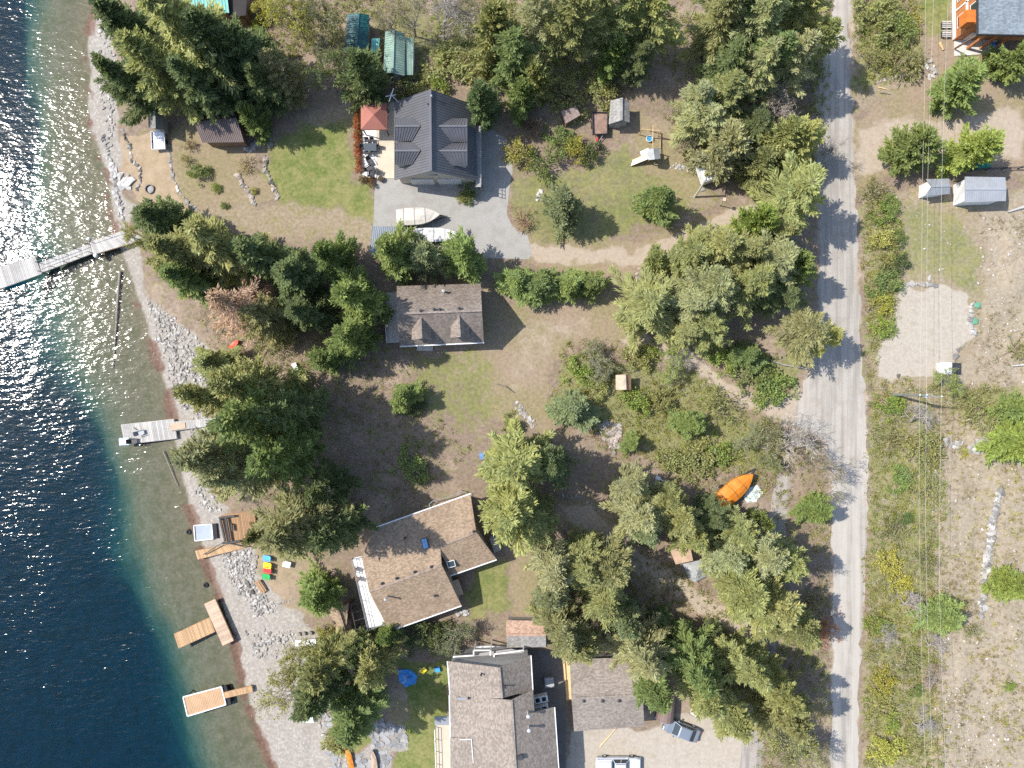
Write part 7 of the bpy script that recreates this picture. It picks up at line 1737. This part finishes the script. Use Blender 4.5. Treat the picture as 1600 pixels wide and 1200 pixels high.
# ------------------------------------------------------------------ tarps and odds and ends
def tarp(name, label, pts, z, mat, th=0.05, bump=0.12, cat='tarp'):
    g = sum([P(*p) for p in pts], Vector()) / len(pts); t0 = hz(g.x, g.y); n = len(pts)
    rnd = random.Random(len(label)); ctr = P(sum(p[0] for p in pts) / n, sum(p[1] for p in pts) / n, z)
    ring = [P(*p, z) for p in pts]; dense = []
    for i in range(n):
        for k in range(4): dense.append(lerp(ring[i], ring[(i + 1) % n], k / 4))
    vs = []; R_ = 5
    for r in range(R_):
        f = (r + 1) / R_
        for p in dense: q = lerp(ctr, p, f); vs.append((q.x, q.y, t0 + z * (1 - f * 0.7) + rnd.uniform(-bump, bump) * (0.5 + 0.5 * (1 - f)) + 0.08))
    m = len(dense); vs.append((ctr.x, ctr.y, t0 + z + 0.08)); fs = [(m * R_, i, (i + 1) % m) for i in range(m)]
    for r in range(R_ - 1): fs += [(r * m + i, (r + 1) * m + i, (r + 1) * m + (i + 1) % m, r * m + (i + 1) % m) for i in range(m)]
    vs2 = [(x, y, t0 - 0.02) for x, y, _ in vs[(R_ - 1) * m:R_ * m]]; b = len(vs); vs += vs2
    fs += [((R_ - 1) * m + i, b + i, b + (i + 1) % m, (R_ - 1) * m + (i + 1) % m) for i in range(m)]
    mb = MB(); mb.add(vs, fs); return tag(mb.build(name, mat), label, cat)
tarp('tarp', 'crumpled blue tarp on the lawn left of the big grey house', [(622, 1047), (640, 1046), (652, 1056), (650, 1068), (634, 1074), (623, 1064)], 0.15, paint('blue_white_tarp', (0.05, 0.25, 0.60), 0.5, 0.2, 1.4, dirt=(0.4, 0.5, 0.6)), bump=0.08)
tarp('plastic_sheet', 'pale translucent looking plastic sheet on the ground beside the orange boat', [(1162, 778), (1170, 762), (1184, 758), (1193, 770), (1182, 784), (1168, 786)], 0.2, paint('pale_plastic', (0.55, 0.62, 0.60), 0.4, 0.2, 2.0, dirt=(0.35, 0.38, 0.3)))
tarp('tarp', 'grey tarp over a stack beside the tan roofed shed under the trees', [(1068, 882), (1098, 876), (1110, 902), (1090, 913), (1080, 908)], 1.3, M_GREYT, bump=0.06)
tarp('tarp', 'small green tarp right of the lime green pine', [(1527, 246), (1552, 243), (1552, 259), (1530, 262)], 0.8, paint('green_tarp', (0.02, 0.22, 0.15), 0.5, 0.15, 1.5), bump=0.05)
tarp('tarp', 'bright blue tarp covered pile beside the orange walled house', [(1555, 62), (1574, 64), (1582, 80), (1570, 94), (1557, 90)], 1.0, M_TARPB, bump=0.1)
def tarp_shelter():
    c = P(1036, 1102); t = thing('tarp_shelter', 'round topped brown tarp shelter between the garage and the silver car', 'shelter', c); secs = []
    for f in np.linspace(0, 1, 7):
        a = lerp(P(1030, 1084), P(1022, 1117), f); b = lerp(P(1052, 1080), P(1050, 1120), f); row = []
        for k in range(9):
            an = math.pi * k / 8; q = lerp(a, b, 0.5 - 0.5 * math.cos(an)); row.append((q.x, q.y, 0.9 + 1.3 * math.sin(an) if 0 < k < 8 else 0.0))
        secs.append(row)
    m = MB(); m.loft(secs); m.build('cover', paint('brown_tarp', (0.17, 0.12, 0.105), 0.55, 0.15, 1.5), t, smooth=False)
    for r in (0, 3, 6): m = MB(); m.tube([Vector(p) + Vector((0, 0, 0.03)) for p in secs[r]], 0.03, 5); m.build('hoop', M_GALV, t)
tarp_shelter()
def crate(name, label, u, v, w, d, h, deg, mat, lid=None, cat='box'):
    g = G(u, v); t = thing(name, label, cat, g); m = MB(); m.box(g + Vector((0, 0, h / 2)), (w, d, h), R(deg)); m.build('body', mat, t)
    m = MB(); m.box(g + Vector((0, 0, h + 0.04)), (w * 1.06, d * 1.06, 0.08), R(deg)); m.build('lid', lid or mat, t); m = MB(); m.box(g + Vector((0, 0, h * 0.75)) , (w * 1.04, 0.14, 0.05), R(deg)); m.build('handle', M_DARK, t); return t
crate('metal_bin', 'grey metal bin on the dark pavement beside the big grey house', 858, 1063, 1.1, 1.2, 0.7, 4, M_GALV, M_GREYT)
crate('solar_box', 'white equipment box below the gravel pad', 1473, 576, 1.5, 1.4, 0.6, 0, M_WHITE, M_WHITE)
def panel():
    g = G(1490, 576); t = thing('equipment_rack', 'dark tilted ribbed rack right of the white equipment box', 'rack', g)
    for i in range(6):
        x = -0.6 + i * 0.24; m = MB(); m.slab([g + Vector((x, -0.7, 0.75 - i * 0.09)), g + Vector((x + 0.22, -0.7, 0.68 - i * 0.09)), g + Vector((x + 0.22, 0.7, 0.68 - i * 0.09)), g + Vector((x, 0.7, 0.75 - i * 0.09))], 0.04); m.build('panel_strip', M_DARK, t)
    for y in (-0.5, 0.5): m = MB(); m.box(g + Vector((-0.4, y, 0.3)), (0.06, 0.06, 0.62)); m.build('leg', M_GALV, t)
panel()
for i, (u, v) in enumerate(((1527, 477), (1523, 502))):
    g = G(u, v); m = MB(); m.lathe(g, [(0.42, -0.1), (0.42, 0.12), (0.34, 0.18), (0.05, 0.2)], 16); tag(m.build('tank_lid', paint('green_lid', (0.11, 0.28, 0.18), 0.6)), ['upper round green tank lid right of the gravel pad', 'lower round green tank lid right of the gravel pad'][i], 'lid', 'green tank lids')
for i, v in enumerate((41, 55)):
    g = G(1476, v); t = thing('picnic_bench', ['upper grey slatted bench left of the orange walled house', 'lower grey slatted bench left of the orange walled house'][i], 'bench', g, 0, 'slatted benches')
    for k in range(4): m = MB(); m.box(g + Vector((0, -0.36 + k * 0.24, 0.48)), (1.15, 0.15, 0.05)); m.build('slat', M_PLANKG, t)
    for s in (-0.45, 0.45): m = MB(); m.box(g + Vector((s, 0, 0.22)), (0.08, 0.8, 0.44)); m.build('leg', M_DARK, t)
log('short cut log lying below the two slatted benches', [(1468, 66, 0.15), (1474, 78, 0.15)], 0.22, M_LUMBER)
log('pale log at the right edge below the white walled shed', [(1604, 322, 0.2), (1575, 331, 0.2)], 0.22, M_PLANKG)
log('pale log at the right edge above the light green fir', [(1606, 569, 0.3), (1582, 572, 0.3)], 0.16, M_PLANKG)
log('thin fallen trunk in the shaded clearing at the top', [(1083, 40, 0.3), (1073, 40, 3.0), (1088, 8, 7)], 0.12, BARKG)
log('fallen dark log behind the grey gable shed', [(923, 114, 0.2), (942, 118, 0.2), (962, 124, 0.2)], 0.2, BARK)
log('white fallen birch trunk crossing toward the road turnout', [(1195, 560, 0.4), (1225, 570, 0.5), (1256, 575, 0.6), (1272, 580, 0.5)], 0.11, ST_W)
log('fallen pale pole on the roadside grass by the gravel entrance', [(1372, 136, 0.1), (1388, 140, 0.1)], 0.09, M_LUMBER)
log('second fallen pole on the roadside grass by the gravel entrance', [(1376, 145, 0.1), (1392, 147, 0.1)], 0.07, M_DRIFT)
log('driftwood branch on the pale rock heap in the dirt yard', [(776, 600, 0.15), (790, 604, 0.3), (804, 614, 0.15)], 0.09, M_DRIFT)
log('long pale board leaning on the ground below the garage', [(937, 1167, 0.08), (962, 1139, 0.12)], 0.1, M_LUMBER, 'board', 'board')
log('tan timber edging between the dark pavement and the garage', [(881, 1030, 0.12), (886, 1088, 0.12)], 0.16, M_LUMBER, 'timber', 'timber')
log('crossed dead branch right of the road on the hillside', [(1400, 1040, 0.2), (1412, 1018, 0.35)], 0.06, BARKG, 'branch', 'fallen_branch')
log('second dead branch right of the road on the hillside', [(1410, 1042, 0.2), (1418, 1014, 0.35)], 0.06, BARKG, 'branch', 'fallen_branch')
m = MB(); m.prism([P(879, 1022), P(890, 1022), P(896, 1092), P(885, 1094)], -0.03, 0.03); tag(m.build('plywood_strip', M_LUMBER), 'tan plywood strip along the left side of the garage', 'plywood')

def playset():
    c = P(1015, 240); t = thing('playset', 'wooden play tower with a cream slide on the lawn', 'playset', c)
    q = [(1014, 234), (1029, 233), (1030, 247), (1015, 249)]
    for k in q: p = P(*k, 1.6); m = MB(); m.box((p.x, p.y, 1.1), (0.1, 0.1, 2.2)); m.build('post', M_PLANKB, t)
    A, B = P(1021, 232, 2.7), P(1023, 249, 2.7)
    m = MB(); m.slab([A, B, P(1013, 250, 2.1), P(1011, 233, 2.1)], 0.05); m.build('roof_slope', M_GREYT, t); m = MB(); m.slab([A, B, P(1032, 248, 2.1), P(1030, 231, 2.1)], 0.05); m.build('roof_slope', M_GREYT, t)
    m = MB(); m.slab([P(*k, 1.2) for k in q], 0.08); m.build('platform', M_PLANKB, t)
    a, b = P(1014, 244, 1.25), P(987, 255, 0.15); s = Vector((0.12, 0.36, 0)); m = MB(); m.slab([a - s, a + s, b + s, b - s], 0.05); sl = m.build('slide', paint('cream_plastic', (0.78, 0.68, 0.45), 0.4), t)
    for k in (-1, 1): m = MB(); m.beam(a + s * k + Vector((0, 0, 0.08)), b + s * k + Vector((0, 0, 0.08)), 0.05, 0.18); m.build('slide_rail', MC['cream_plastic'], sl)
    m = MB(); m.slab([P(1000, 237, 0.9), P(1013, 231, 1.2), P(1014, 238, 1.2), P(1002, 244, 0.9)], 0.06); m.build('ramp', M_WHITE, t)
    m = MB(); m.beam(P(1003, 202, 2.0), P(1033, 205, 2.0), 0.1, 0.12); m.beam(P(1020, 195, 2.0), P(1020, 232, 2.0), 0.09, 0.1); m.build('swing_beam', M_LUMBER, t)
    for k in ((1003, 202), (1033, 205), (1020, 196)): p = P(*k, 2.0); m = MB(); m.box((p.x, p.y, 1.0), (0.09, 0.09, 2.0)); m.build('swing_post', M_LUMBER, t)
    m = MB(); m.beam(P(1033, 207, 0.1), P(1032, 232, 0.1), 0.1, 0.1); m.build('ground_beam', M_LUMBER, t)
playset()
g = G(1014, 218); t = thing('water_tub', 'round blue water tub with white rim above the play tower', 'tub', g); m = MB(); m.lathe(g, [(0.36, 0), (0.42, 0.4), (0.38, 0.42), (0.34, 0.3)], 16); m.build('rim', M_WHITE, t); m = MB(); m.lathe(g, [(0.33, 0.1), (0.33, 0.32)], 16); m.build('water', paint('blue_water', (0.05, 0.25, 0.42), 0.1), t)
def pole_leaning():
    c = G(1085, 308); t = thing('leaning_post', 'grey post leaning up from the grass below the white trailer', 'post', c)
    m = MB(); m.tube([(c.x, c.y, 0), P(1104, 279, 4.6)], [0.13, 0.1], 8); m.build('shaft', M_PLANKG, t); m = MB(); e = P(1104, 279, 4.6); m.lathe(e, [(0.12, -0.02), (0.1, 0.08)], 8); m.build('cap', M_GALV, t)
pole_leaning()
def bird_post():
    c = G(1124, 321); t = thing('feeder_post', 'bird feeder post with a cross arm on the grass below the white trailer', 'post', c)
    m = MB(); m.tube([(c.x, c.y, 0), P(1132, 312, 2.6)], 0.06, 7); m.build('post', M_PLANKG, t); e = P(1132, 312, 2.5); m = MB(); m.beam(e + Vector((-0.5, 0, -0.2)), e + Vector((0.5, 0, -0.2)), 0.08, 0.08); m.build('cross_arm', M_PLANKG, t); m = MB(); m.box(e, (0.3, 0.4, 0.25)); m.build('feeder', M_PLANKP, t)
bird_post()
def white_pipes():
    c = G(1032, 752); t = thing('standpipe', 'white bent pipe and tap stand by the shaded drive', 'pipe', c)
    m = MB(); m.tube([P(1024, 747, 0.9), P(1032, 749, 0.9), P(1038, 753, 0.9), P(1036, 766, 0.3)], 0.08, 8); m.build('pipe', M_WHITE, t); m = MB(); m.box(P(1028, 747, 0.95), (0.6, 0.4, 0.12), R(-20)); m.build('valve_box', M_WHITE, t); p = P(1032, 749, 0.9); m = MB(); m.tube([(p.x, p.y, 0), (p.x, p.y, 0.9)], 0.05, 6); m.build('post', M_GALV, t)
white_pipes()
crate('white_cart', 'small white cart on the dirt right of the silver car', 1085, 1112, 1.0, 0.6, 0.5, -30, M_WHITE)
crate('toy_box', 'small blue box on the lawn right of the blue tarp', 684, 1045, 0.6, 0.5, 0.35, 10, paint('toy_blue', (0.05, 0.3, 0.72), 0.5), None, 'toy')
crate('toy_box', 'pale blue toy with yellow lid on the lawn between the tarp and the blue box', 662, 1046, 0.7, 0.55, 0.3, 40, paint('toy_pale', (0.35, 0.55, 0.7), 0.5), M_YEL, 'toy')
crate('cooler', 'small blue cooler in the shade at the left of the tall yellow green pine', 753, 712, 0.55, 0.8, 0.4, 5, paint('cooler_blue', (0.12, 0.22, 0.42), 0.5))
crate('barbecue', 'covered wood and steel barbecue beside the right wall of the brown roofed house', 716, 915, 0.8, 1.9, 0.8, 20, M_BROWNW, M_PLANKP, 'barbecue')
def fence():
    c = G(1540, 267); t = thing('fence', 'dark wire and timber fence line above the two metal sheds', 'fence', c)
    pts = [(1490, 270), (1515, 268), (1540, 266), (1565, 265), (1590, 264), (1610, 263)]
    for k in pts: p = G(*k); m = MB(); m.box(p + Vector((0, 0, 0.55)), (0.1, 0.1, 1.1)); m.build('post', M_DARK, t)
    for z in (0.45, 0.95): m = MB(); [m.beam(G(*a) + Vector((0, 0, z)), G(*b) + Vector((0, 0, z)), 0.06, 0.1) for a, b in zip(pts[:-1], pts[1:])]; m.build('rail', M_DARK, t)
fence()
def retaining():
    stone_row('rock_wall', 'low dark rock edge above the gravel entrance', 'rock wall', [(1372, 127), (1395, 121), (1420, 118), (1445, 114)], 0.3, 4, [ST_D, ST_B], 1.5)
retaining()

# ------------------------------------------------------------------ utility pole and wires
def utility():
    zt = 8.0; top = P(1449, 618, zt); t = thing('utility_pole', 'tall wooden utility pole with cross arm beside the lime bush', 'utility pole', (top.x, top.y, 0))
    m = MB(); m.tube([(top.x, top.y, -0.2), (top.x, top.y, 4), (top.x, top.y, zt + 0.3)], [0.17, 0.15, 0.12], 10); m.build('shaft', paint('green_grey_wood', (0.19, 0.20, 0.17), 0.85, 0.2, 2), t)
    m = MB(); m.beam(P(1434, 617, zt), P(1474, 620, zt), 0.13, 0.14); m.build('cross_arm', MC['green_grey_wood'], t)
    for u, v in ((1437, 617), (1447.5, 617), (1471, 619.5)): m = MB(); m.lathe(P(u, v, zt + 0.07), [(0.05, 0), (0.09, 0.06), (0.05, 0.12), (0.08, 0.18), (0.03, 0.24)], 8); m.build('insulator', M_WHITE, t)
    m = MB(); m.lathe(P(1446, 619, zt - 0.7), [(0.2, -0.4), (0.22, 0.35), (0.12, 0.45)], 12); m.build('transformer', M_CHROME, t)
    W = paint('wire', (0.5, 0.48, 0.44), 0.4, 0.05, 2, 0.3)
    for lab, up, lo in (('leftmost thin power line wire', [(1437, 617, zt + 0.2), (1440, 450, 7.4), (1441, 300, 7.2), (1445, 130, 7.5), (1447, -60, zt)], [(1437, 617, zt + 0.2), (1436, 800, 7.3), (1438, 930, 7.2), (1441, 1060, 7.4), (1448, 1260, zt)]),
                        ('middle power line wire', [(1447.5, 617, zt + 0.2), (1448, 450, 7.4), (1449, 300, 7.2), (1454, 130, 7.5), (1461, -60, zt)], [(1447.5, 617, zt + 0.2), (1446, 800, 7.3), (1448, 930, 7.2), (1452, 1060, 7.4), (1459, 1260, zt)]),
                        ('rightmost power line wire', [(1471, 619.5, zt + 0.2), (1470, 450, 7.4), (1471, 300, 7.2), (1476, 130, 7.5), (1484, -60, zt)], [(1471, 619.5, zt + 0.2), (1468, 800, 7.3), (1468, 930, 7.2), (1472, 1060, 7.4), (1480, 1260, zt)])):
        for nm, pts in (('above', up), ('below', lo)):
            q = [P(*p) for p in pts]; dense = []
            for i in range(len(q) - 1):
                for k in range(4): dense.append(lerp(q[i], q[i + 1], k / 4))
            dense.append(q[-1]); m = MB(); m.tube(dense, 0.013, 5); tag(m.build('power_line', W), f'{lab} running {nm} the utility pole in the picture', 'wire', 'power lines')
utility()

# ------------------------------------------------------------------ ground cover nobody could count
def ground_cover(name, label, polys, col, seed, h=0.5, ll=0.22, lw=0.12, per=12, clump=0.45, spiky=0.3, mat=None):
    g = np.random.default_rng(seed); L = Leaves()
    for poly, cnt in polys:
        us = [p[0] for p in poly]; vs = [p[1] for p in poly]
        U = g.uniform(min(us), max(us), cnt * 4); W = g.uniform(min(vs), max(vs), cnt * 4); x = (U - 800) * S; y = (600 - W) * S
        ok = poly_mask(x, y, poly, 1.0) * smooth(0.3, 0.62, fbm(x * 0.25 + 9, y * 0.25, seed)) > g.random(len(x)) * 0.8
        x, y = x[ok][:cnt], y[ok][:cnt]; z = height(x, y); n = len(x)
        if n == 0: continue
        sz = g.uniform(0.5, 1.3, n); X = np.repeat(x, per); Y = np.repeat(y, per); Z = np.repeat(z, per); K = np.repeat(sz, per); m = n * per
        dv = rvec(g, m); dv[:, 2] = np.abs(dv[:, 2]); r = clump * K * g.random(m) ** 0.5
        c = np.stack([X, Y, Z + 0.05], 1) + dv * r[:, None] * np.array([1, 1, h / clump])
        L.add(c, dv + np.array([0, 0, spiky]) + g.normal(size=(m, 3)) * 0.4, rvec(g, m), ll * g.uniform(0.6, 1.3, m), lw * g.uniform(0.6, 1.3, m), np.clip(np.repeat(g.random(n), per) * 0.55 + 0.45 * g.random(m), 0, 1))
    me = L.mesh(name, mat or FOLB); o = bpy.data.objects.new(name, me); link(o); o.color = (*col, 1)
    return tag(o, label, 'undergrowth', kind='stuff')
WOODS = [(385, 60), (540, 140), (700, 95), (780, 130), (880, 140), (960, 150), (1030, 110), (1080, 140), (1180, 230), (1280, 260), (1300, 60), (1290, -20), (440, -20)]
EAST = [(1345, 300), (1410, 310), (1408, 440), (1395, 520), (1365, 545), (1362, 600), (1470, 600), (1480, 640), (1470, 900), (1470, 1210), (1346, 1210), (1352, 900), (1360, 700)]
MIDW = [(880, 530), (1000, 545), (1100, 590), (1200, 655), (1240, 680), (1290, 700), (1295, 850), (1230, 900), (1210, 780), (1140, 790), (1040, 740), (960, 710), (860, 640)]
SW = [(300, 440), (480, 400), (600, 440), (610, 560), (700, 670), (740, 700), (600, 810), (540, 820), (480, 860), (380, 790), (340, 600)]
SE = [(860, 860), (1000, 840), (1080, 900), (1200, 1000), (1290, 900), (1300, 1210), (1190, 1210), (1160, 1120), (1020, 1060), (900, 1000)]
TOPR = [(1332, -10), (1436, -10), (1445, 110), (1370, 125), (1335, 160)]
ground_cover('olive_undergrowth', 'low olive brush under the trees and along the road', [(WOODS, 1700), (EAST, 1500), (MIDW, 420), (SW, 650), (SE, 900), (TOPR, 420), ([(1040, 180), (1120, 190), (1130, 300), (1070, 260)], 150), ([(1480, 610), (1600, 600), (1600, 680), (1500, 660)], 220)], C['Y'], 71, 0.5)
ground_cover('green_undergrowth', 'low green leafy plants under the trees', [(WOODS, 1200), (MIDW, 320), (SW, 350), (SE, 350), (EAST, 450), (TOPR, 200)], C['L'], 72, 0.45)
ground_cover('tan_undergrowth', 'dry tan weeds and grass tufts in the brush', [(WOODS, 800), (EAST, 1100), (MIDW, 600), (SW, 500), (SE, 500), ([(1470, 600), (1600, 600), (1600, 1210), (1470, 1210)], 900), ([(1530, 330), (1600, 330), (1600, 600), (1520, 600)], 200)], (0.30, 0.25, 0.15), 73, 0.35, 0.3, 0.05, 12, 0.35, 0.9)
ground_cover('grey_undergrowth', 'grey dead twigs and sticks in the brush', [(WOODS, 400), (EAST, 700), (MIDW, 260), (SW, 300), (SE, 250)], C['GR'], 74, 0.3, 0.6, 0.035, 9, 0.5, 0.2, TWIG)
ground_cover('yellow_undergrowth', 'yellow green weeds along the road and hillside', [(EAST, 480), (MIDW, 420), (WOODS, 500), (TOPR, 120), ([(1470, 660), (1600, 660), (1600, 1210), (1470, 1210)], 260)], (0.32, 0.31, 0.08), 75, 0.4)
